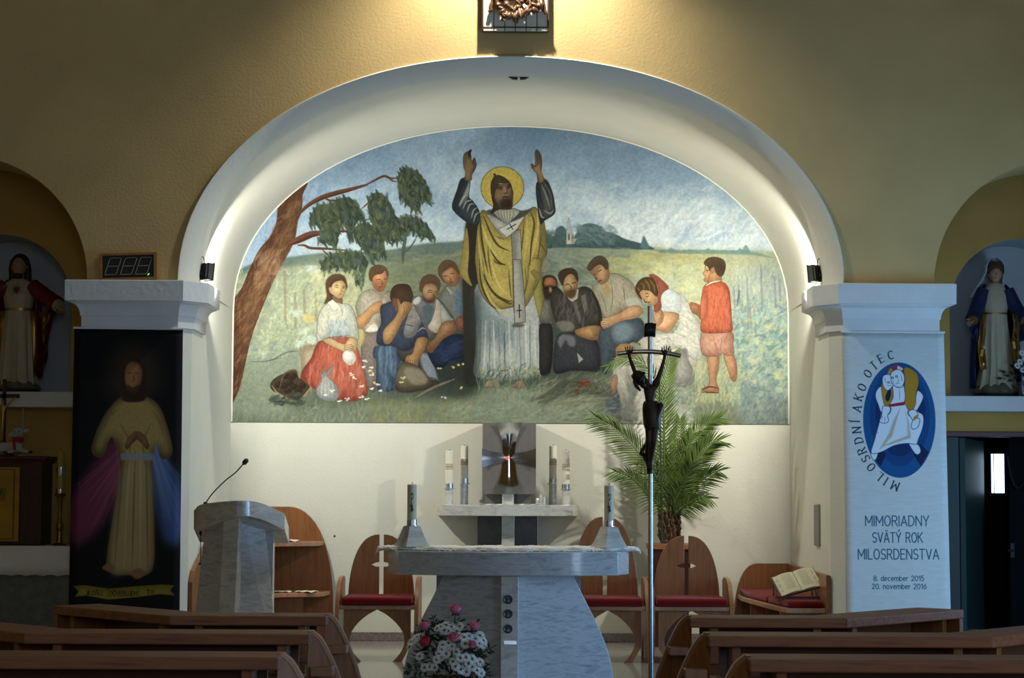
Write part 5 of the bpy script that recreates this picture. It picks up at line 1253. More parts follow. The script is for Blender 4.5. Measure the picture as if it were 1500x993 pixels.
# front post and two curved side panels that run back from it
mb = MB(); hw = .052; yf = YA-.32
mb.prism([(XA-hw, 0), (XA+hw+.015, 0), (XA+hw+.015, AZ0), (XA-hw, AZ0)], yf, yf+.4, 'y'); post = obj('post', mb, M_marblet, altar, smooth=0, bevel=.006)
for k, py in enumerate((878, 899, 921)):
    p = at(747, py, yf); mb = MB()
    M = Matrix.Translation((XA-.002, yf, p.z)) @ Matrix.Rotation(math.pi/2, 4, 'X')
    mb.lathe([(.031, -.002), (.031, .006), (.026, .007), (.02, .003), (.0195, -.002)], n=24, M=M); ro = obj('relic_mount', mb, mat('dull_ring', lin('4c585c'), .35, .7), post)
    mb = MB(); mb.lathe([(.0195, 0), (.0195, .003), (.001, .004)], n=20, M=M); obj('relic_glass', mb, M_darkmarble, ro)
p = at(741, 941, yf); mb = MB(); mb.box(p.x-.012, p.x+.07, yf-.004, yf+.001, p.z-.012, p.z+.012); obj('plate', mb, M_mirror, post, smooth=0)  # mirror strip added to imitate a window glint on the polished post
def curved_panel(s, top, bot, yfront, yback, z1, xin, th=.05):
    """upright slab whose outer edge swings out towards the floor; it leaves the post at an angle"""
    n = 12; rings = []
    a = []
    for i in range(n+1):
        t = i/n; z = z1*(1-t); xo = top+(bot-top)*math.sin(t*math.pi/2*.95)**1.15
        a.append((xo, z))
    fr = [(xin, z1)]+[(x, z) for x, z in a]+[(xin, 0)]
    def Y(x): return yfront+(yback-yfront)*(x-xin)/(bot-xin)
    mb = MB(); N = len(fr)
    vs = [(XA+s*x, Y(x), z) for x, z in fr]+[(XA+s*x, Y(x)+th, z) for x, z in fr]
    mb.add(vs, [tuple(range(N)), tuple(range(2*N-1, N-1, -1))]+[(i, i+N, (i+1) % N+N, (i+1) % N) for i in range(N)])
    return mb
M_marbleR = ramp_mat('streaked_marble', [(.22, '868e96'), (.40, 'aab2ba'), (.52, 'c6ccd2'), (.64, 'a8b0ba'), (.8, 'c0c8d0')], .16, scale=5, stretch=(1.4, 1.4, 7), rot=(0, .62, 0), dist=.35, fine=.3, coat=.3)
for s in (-1, 1): obj('side_panel', curved_panel(s, .44, .72, yf+.06, yf+.30, AZ0, hw*.9, .05), M_marble if s < 0 else M_marbleR, altar, smooth=25, bevel=.004)
mb = MB(); mb.box(XA-.5, XA+.5, YA+.2, YA+.26, 0, AZ0); obj('back_panel', mb, M_marble, altar, smooth=0)

# white lace cloth with a fringe at both ends
cl = MB(); rnd = random.Random(5)
n = 60; rows = []
for j in range(9):
    y = YA-.30+.075*j; r = []
    for i in range(n+1):
        x = -.865+1.73*i/n
        zz = AZ1+.012+.004*math.sin(i*1.7+j*2.1)+.003*math.sin(i*.6-j)
        yy = y+(.02*math.sin(i*.9) if j == 0 else 0)+(.26*(abs(x)/.865)**2 if j < 5 else 0)*(1-j/5)
        r.append((XA+x, yy, zz))
    rows.append(r)
cl.loft(rows, close=False, cap=False)
cloth = tag(obj('altar_cloth', cl, M_lace, smooth=60, solid=.022), 'white lace cloth lying along the top of the grey marble altar', 'tablecloth')
ORG['altar_cloth'] = Vector((0, 0, 0))
fr = MB()
for s in (-1, 1):
    for i in range(46):
        y = YA-.05+.0085*i+rnd.uniform(-.004, .004); x = XA+s*.86; l = rnd.uniform(.02, .045)
        fr.tube([(x, y, AZ1+.008), (x+s*l*.8, y+rnd.uniform(-.01, .01), AZ1+rnd.uniform(-.004, .02)), (x+s*l*1.1, y, AZ1-l*.5)], [.006, .007, .002], 5)
for i in range(120):
    x = -.8+1.6*i/119; y = YA-.31+(.27*(abs(x)/.865)**2)
    y = min(y, YA+.0)
    fr.ball((XA+x, y, AZ1+.006+rnd.uniform(-.003, .006)), .009, .012, .006, 6)
fo = obj('fringe', fr, M_lace, cloth); fo['kind'] = 'stuff'

# ------------------------------------------------------------------ altar candles: marble pyramids, steel collars, ivory candles
C = Canvas(100, 230, lambda x, y: np.c_[x, y], seed=2); paint_candle(C); M_candleprint = print_mat('candle_emblem', C, .5)
def pyramid_candle(px, label):
    p = at(px, 799, YA-.06); x, y, z0 = p.x, YA-.06, AZ1+.024
    t = empty('candle_holder', label, 'candle holder', (x, y, z0), group='pair of candle holders on the altar')
    mb = MB(); rings = []
    for k in range(7):
        u = k/6; h = .140*u; r = .106+(.048-.106)*(u**.8)
        ring = []
        for q in range(4):
            a = math.radians(45+90*q-58); ring.append((x+r*1.26*math.cos(a), y+r*1.26*math.sin(a), z0+h))
        rings.append(ring)
    mb.loft(rings); obj('pyramid_base', mb, M_marblet, t, smooth=30, bevel=.003)
    z = z0+.140
    mb = MB(); mb.lathe([(.043, 0), (.043, .004), (.0355, .006), (.0355, .042), (.033, .044)], (x, y, z), 28); obj('collar', mb, M_steel, t, label='brushed steel collar')
    c = empty('altar_candle', label.replace('marble pyramid holder', 'ivory candle with a dark red cipher').replace('pyramid candle holder', 'candle'), 'candle', (x, y, z+.04), group='pair of candles on the altar')
    mb = MB(); r = .0325; mb.lathe([(r, 0), (r, .238), (r-.004, .243), (.004, .236)], (x, y, z+.04), 32)
    mb.uv = lambda v: (.5+(math.atan2(v.x-x, -(v.y-y)))/1.8, (v.z-z-.04)/.24)
    obj('wax', mb, M_candleprint, c)
    mb = MB(); mb.tube([(x, y, z+.27), (x+.001, y, z+.292), (x+.003, y, z+.298)], .0028, 6); obj('wick', mb, M_wick, c)
pyramid_candle(603, 'marble pyramid holder at the left end of the altar')
pyramid_candle(892, 'marble pyramid holder at the right end of the altar')

# ------------------------------------------------------------------ tabernacle table and its things
YT = 17.06; TZ1 = at(744, 739.5, YT-.28).z; TZ0 = at(744, 756, YT-.28).z; XT = at(744, 745, YT).x
tt = empty('tabernacle_table', 'marble shelf on a dark pedestal under the wall painting', 'table', (XT, YT, 0))
mb = MB(); xe = .61; poly = [(-xe, .1), (-xe+.06, -.16), (-.1, -.28), (.1, -.28), (xe-.06, -.16), (xe, .1), (xe, .235), (-xe, .235)]
mb.prism([(XT+a, YT+b) for a, b in poly], TZ0, TZ1, 'z'); obj('top_slab', mb, M_marblet, tt, smooth=0, bevel=.005)
mb = MB(); mb.box(XT-.26, XT+.26, YT+.04, YT+.235, 0, TZ0); obj('pedestal', mb, M_darkmarble, tt, smooth=0, bevel=.004)
mb = MB(); mb.box(XT-.053, XT+.057, YT-.10, YT+.04, 0, TZ0); obj('post', mb, M_marblet, tt, smooth=0, bevel=.004)
# tabernacle
bx = empty('tabernacle', 'square steel tabernacle with a polished cross on its door', 'tabernacle', (XT, YT, TZ1))
tl = at(707, 619, YT-.08); tr = at(785, 724, YT-.08)
x0, x1, z1, z0 = tl.x, tr.x, tl.z, tr.z; yf = YT-.08; cx = (x0+x1)/2; cz = (z0+z1)/2
mb = MB(); mb.box(x0, x1, yf, yf+.30, z0, z1); obj('casket', mb, M_panel, bx, smooth=0, bevel=.004)
def tabz(zz, y): return
def zp(px, py): p = at(px, py, yf); return (p.x, p.z)
F = lambda x, y: zp(630+x/4.73, 600+y/4.73)
vert = [F(455, 90), F(640, 90), F(600, 200), F(582, 320), F(600, 460), F(628, 584), F(448, 584), F(490, 460), F(507, 320), F(497, 200)]
hor = [F(360, 270), F(430, 292), F(507, 300), F(582, 300), F(660, 292), F(733, 270), F(733, 405), F(660, 380), F(582, 368), F(507, 368), F(430, 380), F(360, 400)]
def cross_plate(poly, vertical):
    """polished plate, bowed so that it gathers light from all over the nave"""
    mb = MB(); rings = []; n = 14
    P = [Vector(q) for q in poly]
    if vertical:
        for i in range(n+1):
            z = P[0].y+(P[5].y-P[0].y)*i/n
            def edge(idx):
                for a, b in zip(idx[:-1], idx[1:]):
                    if P[b].y <= z+1e-9 <= P[a].y+1e-6: t = (z-P[a].y)/(P[b].y-P[a].y); return P[a].x+(P[b].x-P[a].x)*t
                return P[idx[-1]].x
            xl, xr = edge([0, 9, 8, 7, 6]), edge([1, 2, 3, 4, 5]); b = .012+.028*abs(2*i/n-1)**2
            rings.append([(xl+(xr-xl)*k/6, yf-b+.006*abs(2*k/6-1), z) for k in range(7)])
    else:
        for i in range(n+1):
            x = P[0].x+(P[5].x-P[0].x)*i/n
            def edge(idx):
                for a, b in zip(idx[:-1], idx[1:]):
                    if P[a].x-1e-9 <= x <= P[b].x+1e-6: t = (x-P[a].x)/(P[b].x-P[a].x); return P[a].y+(P[b].y-P[a].y)*t
                return P[idx[-1]].y
            zt, zb = edge([0, 1, 2, 3, 4, 5]), edge([11, 10, 9, 8, 7, 6]); b = .010+.03*abs(2*i/n-1)**2
            rings.append([(x, yf-b+.006*abs(2*k/6-1), zt+(zb-zt)*k/6) for k in range(7)])
    mb.loft(rings, close=False, cap=False); return mb
M_darkmirror = mat('dark_polished_steel', (.42, .43, .46), .22, 1)
obj('cross_beam', cross_plate(hor, False), M_darkmirror, bx, smooth=60)
obj('cross_shaft', cross_plate(vert, True), M_mirror, bx, smooth=60)
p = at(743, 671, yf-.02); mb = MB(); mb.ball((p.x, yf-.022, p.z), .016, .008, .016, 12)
obj('lamp', mb, mat('red_reflection', (1, .03, .02), .3, emit=3.0), bx, label='small glowing red lamp')  # added glowing spot imitating a red lamp mirrored in the cross, no lamp here
mb = MB(); mb.box(XT-.05, XT+.05, yf+.02, yf+.2, TZ1, z0); obj('foot', mb, M_marblet, bx, smooth=0)
for s in (-1, 1):
    mb = MB(); mb.prism([(XT+s*.07, TZ1), (XT+s*.21, TZ1), (XT+s*.14, TZ1+.001+(z0-TZ1)*.98), (XT+s*.2, z0), (XT+s*.06, z0)][:3] if False else [(XT+s*.1, TZ1), (XT+s*.2, TZ1), (XT+s*.2, z0)], yf+.06, yf+.2, 'y'); obj('bracket', mb, M_panel, bx, smooth=0)
mb = MB(); r = []
for j in range(5):
    r.append([(XT-.24+.48*i/16, YT-.25+.1*j, TZ1+.004+.002*math.sin(i*2+j)) for i in range(17)])
mb.loft(r, close=False, cap=False); tag(obj('linen_cloth', mb, M_lace, solid=.003), 'small white linen cloth under the steel tabernacle', 'cloth')
# four shelf candles
C = Canvas(400, 230, lambda x, y: np.c_[x, y], seed=2); paint_band_candle(C); M_bandprint = print_mat('candle_band', C, .5)
for px, ptop, pdisc, yy, lab in ((658, 660, 716, YT-.08, 'outer left'), (680, 653, 709, YT+.05, 'inner left'), (810, 653, 709, YT+.05, 'inner right'), (829, 660, 717, YT-.08, 'outer right')):
    x = at(px, 720, yy).x; zd = at(px, pdisc, yy).z; zt = at(px, ptop, yy).z; side, lr = lab.split()
    where = ('nearest the tabernacle on its %s side' if side == 'inner' else 'at the far %s of the marble shelf') % lr
    h = empty('candlestick', 'round marble candlestick '+where, 'candlestick', (x, yy, TZ1), group='marble candlesticks beside the tabernacle')
    mb = MB(); mb.lathe([(.036, 0), (.034, .004), (.034, zd-TZ1)], (x, yy, TZ1), 20); obj('post', mb, M_marblet if side == 'outer' else M_marble, h)
    mb = MB(); mb.lathe([(.048, 0), (.050, .003), (.048, .006)], (x, yy, zd), 24); obj('drip_plate', mb, M_steel, h)
    mb = MB(); mb.lathe([(.035, 0), (.035, .04), (.033, .041)], (x, yy, zd+.006), 24); obj('collar', mb, M_steel, h)
    c = empty('shelf_candle', 'white candle with gold ovals '+where, 'candle', (x, yy, zd+.046), group='white candles beside the tabernacle')
    H = zt-zd-.046; mb = MB(); r = .0325; mb.lathe([(r, 0), (r, H-.004), (r-.004, H), (.004, H-.005)], (x, yy, zd+.046), 28)
    mb.uv = (lambda x, yy, zb, H: lambda v: (.5+math.atan2(v.x-x, -(v.y-yy))/6.28, .06+.94*(v.z-zb)/H))(x, yy, zd+.046, H); obj('wax', mb, M_bandprint, c)
    mb = MB(); mb.tube([(x, yy, zt-.006), (x+.001, yy, zt+.012)], .003, 6); obj('wick', mb, M_wick, c)
# small crystal ornament
p = at(792, 738, YT); fig = MB()
fig.lathe([(.045, 0), (.045, .012), (.02, .02), (.024, .05), (.015, .075), (.003, .095)], (p.x, YT-.05, TZ1), 10)
for dx, h in ((-.03, .05), (.028, .06)): fig.lathe([(.014, .01), (.012, h), (.002, h+.012)], (p.x+dx, YT-.06, TZ1), 8)
tag(obj('ornament', fig, mat('clear_white', lin('c8cac0'), .15, trans=.3)), 'small pale ornament on the marble shelf right of the tabernacle', 'ornament')

# ------------------------------------------------------------------ ambo with its microphones
YL = 14.0
def A(px, py, y=YL): return at(px, py, y)
am = empty('ambo', 'grey marble reading stand with a tilted curved top', 'lectern', (A(345, 800).x, YL, 0))
top = [(284, 747), (297, 738), (347, 733), (381, 736), (417, 752)]; low = [(284, 773), (291, 776), (347, 756), (389, 761), (417, 776)]
bl = [(.0, ), ]
yo = [.16, .06, -.14, -.02, .14]
front_t = [Vector((A(px, py, YL+d).x, YL+d, A(px, py, YL+d).z)) for (px, py), d in zip(top, yo)]
front_b = [Vector((A(px, py, YL+d).x, YL+d, A(px, py, YL+d).z)) for (px, py), d in zip([(284, 775), (292, 776), (347, 757), (383, 761), (417, 777)], yo)]
ft = [Vector(q) for q in spline([tuple(v) for v in front_t], 5)]; fb = [Vector(q) for q in spline([tuple(v) for v in front_b], 5)]
bt = Vector((0, .42, -.13))
mb = MB(); n = len(ft)
back = lambda L: [Vector((L[0].x*(1-t)+L[-1].x*t, YL+.42, L[0].z*(1-t)+L[-1].z*t-.10)) for t in (0, 1)]
polyT = ft+back(ft)[::-1]; polyB = fb+back(fb)[::-1]; N = len(polyT)
mb.add([tuple(v) for v in polyT]+[tuple(v) for v in polyB], [tuple(range(N)), tuple(range(2*N-1, N-1, -1))]+[(i, i+N, (i+1) % N+N, (i+1) % N) for i in range(N)])
obj('top_slab', mb, M_marblet, am, smooth=25, bevel=.004)
zt = A(335, 760).z+.02
def quad_slab(pts_t, pts_b, th):
    mb = MB(); vs = [pts_t[0], pts_t[1], pts_b[1], pts_b[0]]
    vs = [tuple(v) for v in vs]+[(v[0], v[1]+th, v[2]) for v in vs]
    mb.add(vs, [(0, 1, 2, 3), (7, 6, 5, 4), (0, 4, 5, 1), (1, 5, 6, 2), (2, 6, 7, 3), (3, 7, 4, 0)]); return mb
def pt(px, z, y): 
    q = at(px, 800, y); return (q.x, y, z)
obj('side_panel', quad_slab([pt(301, zt-.03, YL+.14), pt(330, zt-.03, YL-.02)], [pt(279, 0, YL+.18), pt(322, 0, YL-.02)], .05), M_marble, am, smooth=0, bevel=.004)
obj('side_panel', quad_slab([pt(352, zt, YL-.02), pt(386, zt-.02, YL+.14)], [pt(350, 0, YL-.02), pt(412, 0, YL+.18)], .05), M_marble, am, smooth=0, bevel=.004)
mb = MB(); a = [pt(327, zt, YL-.08), pt(350, zt, YL-.12), pt(354, zt, YL-.04)]; b = [pt(318, 0, YL-.14), pt(342, 0, YL-.18), pt(352, 0, YL-.04)]
back_t = [pt(327, zt, YL+.1), pt(354, zt, YL+.1)]; back_b = [pt(318, 0, YL+.1), pt(352, 0, YL+.1)]
vs = [a[0], a[1], a[2], back_t[1], back_t[0], b[0], b[1], b[2], back_b[1], back_b[0]]
mb.add(vs, [(0, 1, 2, 3, 4), (9, 8, 7, 6, 5)]+[(i, i+5, (i+1) % 5+5, (i+1) % 5) for i in range(5)]); obj('post', mb, M_marblet, am, smooth=0, bevel=.004)
mb = MB(); mb.box(A(300, 800).x, A(395, 800).x, YL+.2, YL+.3, 0, zt-.08); obj('back_panel', mb, M_marble, am, smooth=0)
def micro(pts, y, r, headlen, label, hr=.014):
    P = [tuple(Vector((at(px, py, y).x, y, at(px, py, y).z))) for px, py in pts]; p0 = P[0]
    t = empty('microphone', label, 'microphone', p0)
    S = spline(P, 8); mb = MB(); mb.tube(S, r, 8); obj('gooseneck', mb, M_black, t)
    d = (Vector(S[-1])-Vector(S[-3])).normalized(); e = Vector(S[-1])
    mb = MB(); mb.tube([e-d*.004, e+d*headlen*.2, e+d*headlen*.75, e+d*headlen], [r, hr, hr*1.05, hr*.4], 12); obj('head', mb, M_black, t)
    mb = MB(); mb.lathe([(.016, -.006), (.014, .006), (.006, .01)], p0, 12); obj('socket', mb, M_black, t)
micro([(301, 737), (312, 722), (330, 704), (345, 692), (356, 680)], YL+.1, .0045, .05, 'thin black gooseneck microphone rising from the marble reading stand', .017)
micro([(294, 826), (294, 800), (294, 784)], YL+.2, .003, .04, 'small black microphone hanging under the left edge of the reading stand', .009)
# ------------------------------------------------------------------ three celebrants' chairs
def ogive(w, h, n=12, p=1.75):
    """right half of a pointed arch, from its foot (w,0) to the peak (0,h)"""
    return [(w*(1-(i/n)**p)**(1/p*.9) if i < n else 0, h*i/n) for i in range(n+1)]
def chair(px, y, htop, label, w=.26, seat=.45):
    """pointed back in two leaves with a cross shaped gap, red cushion, curved side panels, leaf shaped opening under the seat"""
    x = at(px, 850, y+.3).x; t = empty('wooden_armchair', label, 'chair', (x, y, 0), group='wooden armchairs with cross shaped gaps')
    yb = y+.50; zs = seat; H = htop-zs; g = .017
    for s in (-1, 1):
        og = []
        for i in range(15):
            u = i/14; xx = w*math.cos(u*math.pi/2)**.75 if u < 1 else 0
            og.append((max(g, xx), zs-.02+(H+.02)*math.sin(u*math.pi/2)**1.0))
        zc = zs+H*.53
        leaf = [(g, zs-.02)]+og
        # notch of the cross arm in the inner edge
        leaf += [(g, zc+.020), (.045, zc+.016), (.078, zc), (.045, zc-.014), (g, zc-.016)]
        mb = MB(); mb.prism([(x+s*a, b) for a, b in leaf], yb, yb+.028, 'y'); obj('backrest_leaf', mb, M_woodz, t, smooth=0, bevel=.003)
    mb = MB(); mb.box(x-w-.025, x+w+.025, y+.02, yb+.02, zs-.055, zs-.025); obj('seat', mb, M_edge, t, smooth=0, bevel=.004)
    mb = MB(); mb.box(x-w-.012, x+w+.012, y+.01, yb, zs-.025, zs+.04); obj('cushion', mb, M_red, t, bevel=.024, bseg=4)
    # front panel with a leaf shaped opening
    zf = zs-.055
    out = []
    for i in range(13):
        u = i/12; out.append((.005+.205*math.sin(math.pi*min(1, (u*.84)))**.8 if u > 0 else .005, zf-.004-(zf-.004)*u))
    for s in (-1, 1):
        mb = MB(); mb.prism([(x+s*a, b) for a, b in out]+[(x+s*(.19), 0), (x+s*(w-.004), .12), (x+s*(w-.004), zf)], y+.06, y+.085, 'y'); obj('front_panel', mb, M_woodz, t, smooth=0, bevel=.002)
    # side panels: rounded arm at the top, curved front edge, narrow waist
    side = [(y+.55, 0), (y+.55, zs+.16), (y+.46, zs+.185), (y+.30, zs+.18), (y+.16, zs+.14), (y+.06, zs+.06), (y+.01, zs-.04), (y-.01, zs-.16), (y+.0, .2), (y+.05, .06), (y+.09, 0), (y+.16, 0), (y+.22, .12), (y+.32, .2), (y+.42, .12), (y+.47, 0)]
    for s in (-1, 1):
        mb = MB(); mb.prism(side, x+s*(w+.025), x+s*(w+.058), 'x'); obj('side_panel', mb, M_wood if False else M_woodz, t, smooth=30, bevel=.003)
chair(556, 15.15, .955, 'wooden armchair standing left of the altar, its cross gap showing the wall')
chair(888, 15.15, 1.10, 'tallest wooden armchair, behind the right end of the altar')
chair(1009, 15.15, .955, 'wooden armchair on the right, in front of the potted palm')

# ------------------------------------------------------------------ corner shelf unit on the left, corner bench on the right
cu = empty('corner_shelf', 'tall wooden corner shelf with a curved back behind the reading stand', 'shelf', (-2.1, 17.0, 0))
yb = YB-.04
bk = [(-2.42, 0), (-2.42, 1.157), (-1.92, 1.157)]+[(-1.92+.40*math.sin(u*math.pi/2), 1.157*math.cos(u*math.pi/2)**.62) for u in (.08, .16, .24, .32, .4, .48, .56, .64, .72, .8, .88, .95, 1)]
mb = MB(); mb.prism(bk, yb-.03, yb, 'y'); obj('back_panel', mb, M_woodz, cu, smooth=0, bevel=.003)
wing = [(15.12, 0), (15.12, .60), (15.2, .68), (15.6, .80), (16.4, 1.02), (yb-.03, 1.157), (yb-.03, 0)]
mb = MB(); mb.prism(wing, -2.435, -2.405, 'x'); obj('side_panel', mb, M_woodz, cu, smooth=0, bevel=.003)
for z in (.86, .435):
    mb = MB(); mb.prism([(-2.40, yb-.03), (-2.40, 15.6), (-2.12, 16.2), (-1.93, 16.72), (-1.63+(.05 if z < .6 else 0), 16.86), (-1.61+(.06 if z < .6 else 0), yb-.03)], z-.035, z, 'z'); obj('shelf_board', mb, M_edge, cu, smooth=0, bevel=.004)
mb = MB(); mb.box(-2.4, -1.75, 16.9, 16.93, .0, .40); obj('front_board', mb, M_woodz, cu, smooth=0)
def sheet(px, py, z, sx, sy, rot, label, curl=.01):
    x = at(px, py, 16.9).x; mb = MB(); r = []
    M = Matrix.Translation((x, 16.9, z)) @ Matrix.Rotation(rot, 4, 'Z')
    for j in range(6): r.append([tuple(M @ Vector((sx*(i/8-.5), sy*(j/5-.5), .003+curl*abs(math.sin(i*.9+j*.5))))) for i in range(9)])
    mb.loft(r, close=False, cap=False); tag(obj('paper', mb, M_paper, solid=.003), label, 'paper', 'papers on the corner shelf')
sheet(415, 797, .86, .26, .2, .1, 'white papers on the upper board of the corner shelf', .016)
sheet(449, 866, .435, .17, .2, -.12, 'white papers on the right of the lower corner shelf board')
sheet(414, 866, .435, .15, .2, .1, 'white leaflet at the left of the lower corner shelf board')

cb = empty('corner_bench', 'wooden corner bench with red cushions along the right side wall', 'bench', (2.2, 16.2, 0))
bk = [(2.42, 0), (2.42, .685), (2.14, .685)]+[(2.14-.20*math.sin(u*math.pi/2), .685*math.cos(u*math.pi/2)**.6) for u in (.1, .2, .3, .4, .5, .6, .7, .8, .9, 1)]
mb = MB(); mb.prism(bk, yb-.03, yb, 'y'); obj('back_panel', mb, M_woodz, cb, smooth=0, bevel=.003)
mb = MB(); mb.prism([(15.1, 0), (15.1, .672), (yb-.03, .685), (yb-.03, 0)], 2.402, 2.435, 'x'); obj('side_panel', mb, M_woodz, cb, smooth=0, bevel=.003)
seat = [(1.97, yb-.03), (1.95, 16.74), (2.03, 15.75), (2.10, 15.12), (2.40, 15.12), (2.40, yb-.03)]
mb = MB(); mb.prism(seat, .385, .42, 'z'); obj('seat', mb, M_edge, cb, smooth=0, bevel=.004)
c1 = [(1.99, yb-.06), (1.97, 16.76), (2.045, 15.86), (2.39, 16.0), (2.39, yb-.06)]
mb = MB(); mb.prism(c1, .42, .475, 'z'); obj('cushion', mb, M_red, cb, bevel=.022, bseg=4)
c2 = [(2.05, 15.84), (2.12, 15.16), (2.39, 15.16), (2.39, 15.97)]
mb = MB(); mb.prism(c2, .42, .475, 'z'); obj('cushion', mb, M_red, cb, bevel=.022, bseg=4)
for x0, y0, y1 in ((2.0, 16.7, 16.73), (2.06, 15.3, 15.33)):
    mb = MB(); mb.box(x0+.02, 2.40, y0, y1, 0, .385); obj('support', mb, M_woodz, cb, smooth=0)
# open book on a small reading rest
bo = empty('reading_rest', 'small dark wooden reading rest standing on the corner bench cushion', 'book stand', (2.28, 15.5, .475))
mb = MB()
for dx in (-.13, .17): mb.tube([(2.2+dx, 15.36, .492), (2.2+dx, 15.62, .60), (2.2+dx, 15.6, .492)], .008, 6)
mb.box(2.05, 2.39, 15.345, 15.36, .484, .5); obj('frame', mb, M_darkwood, bo, smooth=0)
M = Matrix.Translation((2.235, 15.47, .615)) @ Matrix.Rotation(.16, 4, 'Z') @ Matrix.Rotation(-.24, 4, 'Y') @ Matrix.Rotation(.75, 4, 'X')
book = empty('open_book', 'open book with cream printed pages lying tilted on the corner bench', 'book', (2.235, 15.47, .615))
mb = MB(); mb.box(-.175, .175, -.11, .11, -.022, -.016, M); obj('cover', mb, M_darkwood, book, smooth=0)
pg = ramp_mat('printed_page', [(.42, 'd8d2b4'), (.5, 'cfc8a8'), (.58, 'ddd8bc')], .8, scale=40, stretch=(8, 1, 1), spec=.1)
for s in (-1, 1):
    mb = MB(); r = []
    for i in range(9):
        u = i/8; xx = s*(.002+.165*u); h = .016*math.sin(math.pi*min(1, u*1.1+.08))**.8+.004
        r.append([tuple(M @ Vector((xx, -.102, h-.012))), tuple(M @ Vector((xx, .102, h-.012))), tuple(M @ Vector((xx, .102, -.016))), tuple(M @ Vector((xx, -.102, -.016)))])
    mb.loft(r); po = obj('page_block', mb, pg, book)
    ln = MB()
    for j in range(11):
        yy = .08-.0145*j
        for a, b in ((.03, .155) if j % 4 else (.03, .1),):
            zz = .0105
            pts = [M @ Vector((s*q, yy, .016*math.sin(math.pi*min(1, q/.165*1.1+.08))**.8+.004-.0115)) for q in np.linspace(a, b, 6)]
            ln.add([tuple(p) for p in pts]+[tuple(p+(M.to_3x3() @ Vector((0, .0035, 0)))) for p in pts], [(i, i+1, i+7, i+6) for i in range(5)])
    lo = obj('print_lines', ln, mat('ink', lin('8a8468'), .8), po, smooth=0); lo['kind'] = 'stuff'
mb = MB(); mb.add([tuple(M @ Vector(q)) for q in ((.13, -.10, -.02), (.15, -.10, -.02), (.19, -.14, -.07), (.15, -.15, -.08))], [(0, 1, 2, 3)]); obj('ribbon', mb, M_lace, book, solid=.002, smooth=0)

# ------------------------------------------------------------------ pews
def pew(s, y, xa, xj, ang, xlen, zt, label, name='pew'):
    """seen from behind: broad book board, panel under it, curved end panel towards the aisle, outer section turned towards the altar"""
    t = empty(name, label, 'pew', (s*(xa+.6), y, NAVE_Z), group='pews')
    th = .042; d = .25
    secs = [((s*xa, y), (s*xj, y))]
    if xlen: secs.append(((s*xj, y), (s*(xj+xlen*math.cos(ang)), y+xlen*math.sin(ang))))
    for k, (p, q) in enumerate(secs):
        p = Vector(p); q = Vector(q); u = (q-p).normalized(); nrm = Vector((-u.y, u.x)); nrm = nrm if nrm.y > 0 else -nrm   # towards the altar
        L = (q-p).length
        M = Matrix(((u.x, nrm.x, 0, p.x), (u.y, nrm.y, 0, p.y), (0, 0, 1, 0), (0, 0, 0, 1)))
        mt = math.tan(ang/2) if len(secs) > 1 else 0
        def plank(y0, y1, z0, z1, e0=0.0, e1=0.0):
            s0 = (lambda yy: yy*mt) if k else (lambda yy: e0); s1 = (lambda yy: L-yy*mt) if (k == 0 and len(secs) > 1) else (lambda yy: L+e1)
            q = MB(); q.prism([(s0(y0), y0), (s1(y0), y0), (s1(y1), y1), (s0(y1), y1)], z0, z1, 'z', M); return q
        obj('book_board', plank(0, d, zt-th, zt), M_wood, t, smooth=0, bevel=.006)
        obj('back_panel', plank(.20, .225, NAVE_Z+.12, zt-th, .06, -.03), M_darkpanel, t, smooth=0)
        obj('book_shelf', plank(.02, .195, zt-.20, zt-.165, .02, .05), M_wood, t, smooth=0, bevel=.004)
        for a in ([.09, L-.14] if L > .5 else [.08]):
            mb = MB(); mb.box(a, a+.035, .03, .2, NAVE_Z, zt-th, M); obj('support', mb, M_woodz, t, smooth=0, bevel=.003)
        obj('seat', plank(.24, .62, NAVE_Z+.42, NAVE_Z+.455, .02, -.02), M_wood, t, smooth=0, bevel=.004)
        if k == len(secs)-1:
            mb = MB(); mb.box(L-.04, L-.008, .0, .6, NAVE_Z, zt-th, M); obj('end_panel', mb, M_woodz, t, smooth=0, bevel=.003)
    # curved panel at the aisle
    H = zt-NAVE_Z
    crv = [(q.x, q.y) for q in cr3([Vector((a_, zt+b_, 0)) for a_, b_ in ((0, .004), (.045, -.030), (.094, -.105), (.14, -.194), (.178, -.29), (.225, -.45), (.262, -.65), (.285, -H))], 4)]
    prof = [(-.02, zt+.006)]+crv+[(-.02, NAVE_Z)]
    ca, sa = math.cos(math.radians(42)), math.sin(math.radians(42))
    M = Matrix(((-s*ca, 0, 0, s*xa), (sa, 1, 0, y+.10), (0, 0, 1, 0), (0, 0, 0, 1)))
    mb = MB(); mb.prism(prof, 0, .035, 'y', M); obj('curved_end', mb, M_woodz, t, smooth=25, bevel=.003)
    rings = [[tuple(M @ Vector(q)) for q in ((x_-.010, -.003, z_-.004), (x_+.004, -.003, z_+.003), (x_+.004, .038, z_+.003), (x_-.010, .038, z_-.004))] for x_, z_ in crv]
    mb = MB(); mb.loft(rings); obj('edge_band', mb, M_edge, t, smooth=40)
    mb = MB(); mb.box(min(s*(xa-.085), s*xa), max(s*(xa-.085), s*xa), y+.05, y+.22, zt-.165, zt-.13); obj('shelf_end', mb, M_edge, t, smooth=0, bevel=.004)
    return t
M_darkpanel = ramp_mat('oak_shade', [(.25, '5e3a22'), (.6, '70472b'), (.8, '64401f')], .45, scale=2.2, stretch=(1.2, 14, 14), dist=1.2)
ZT = .757
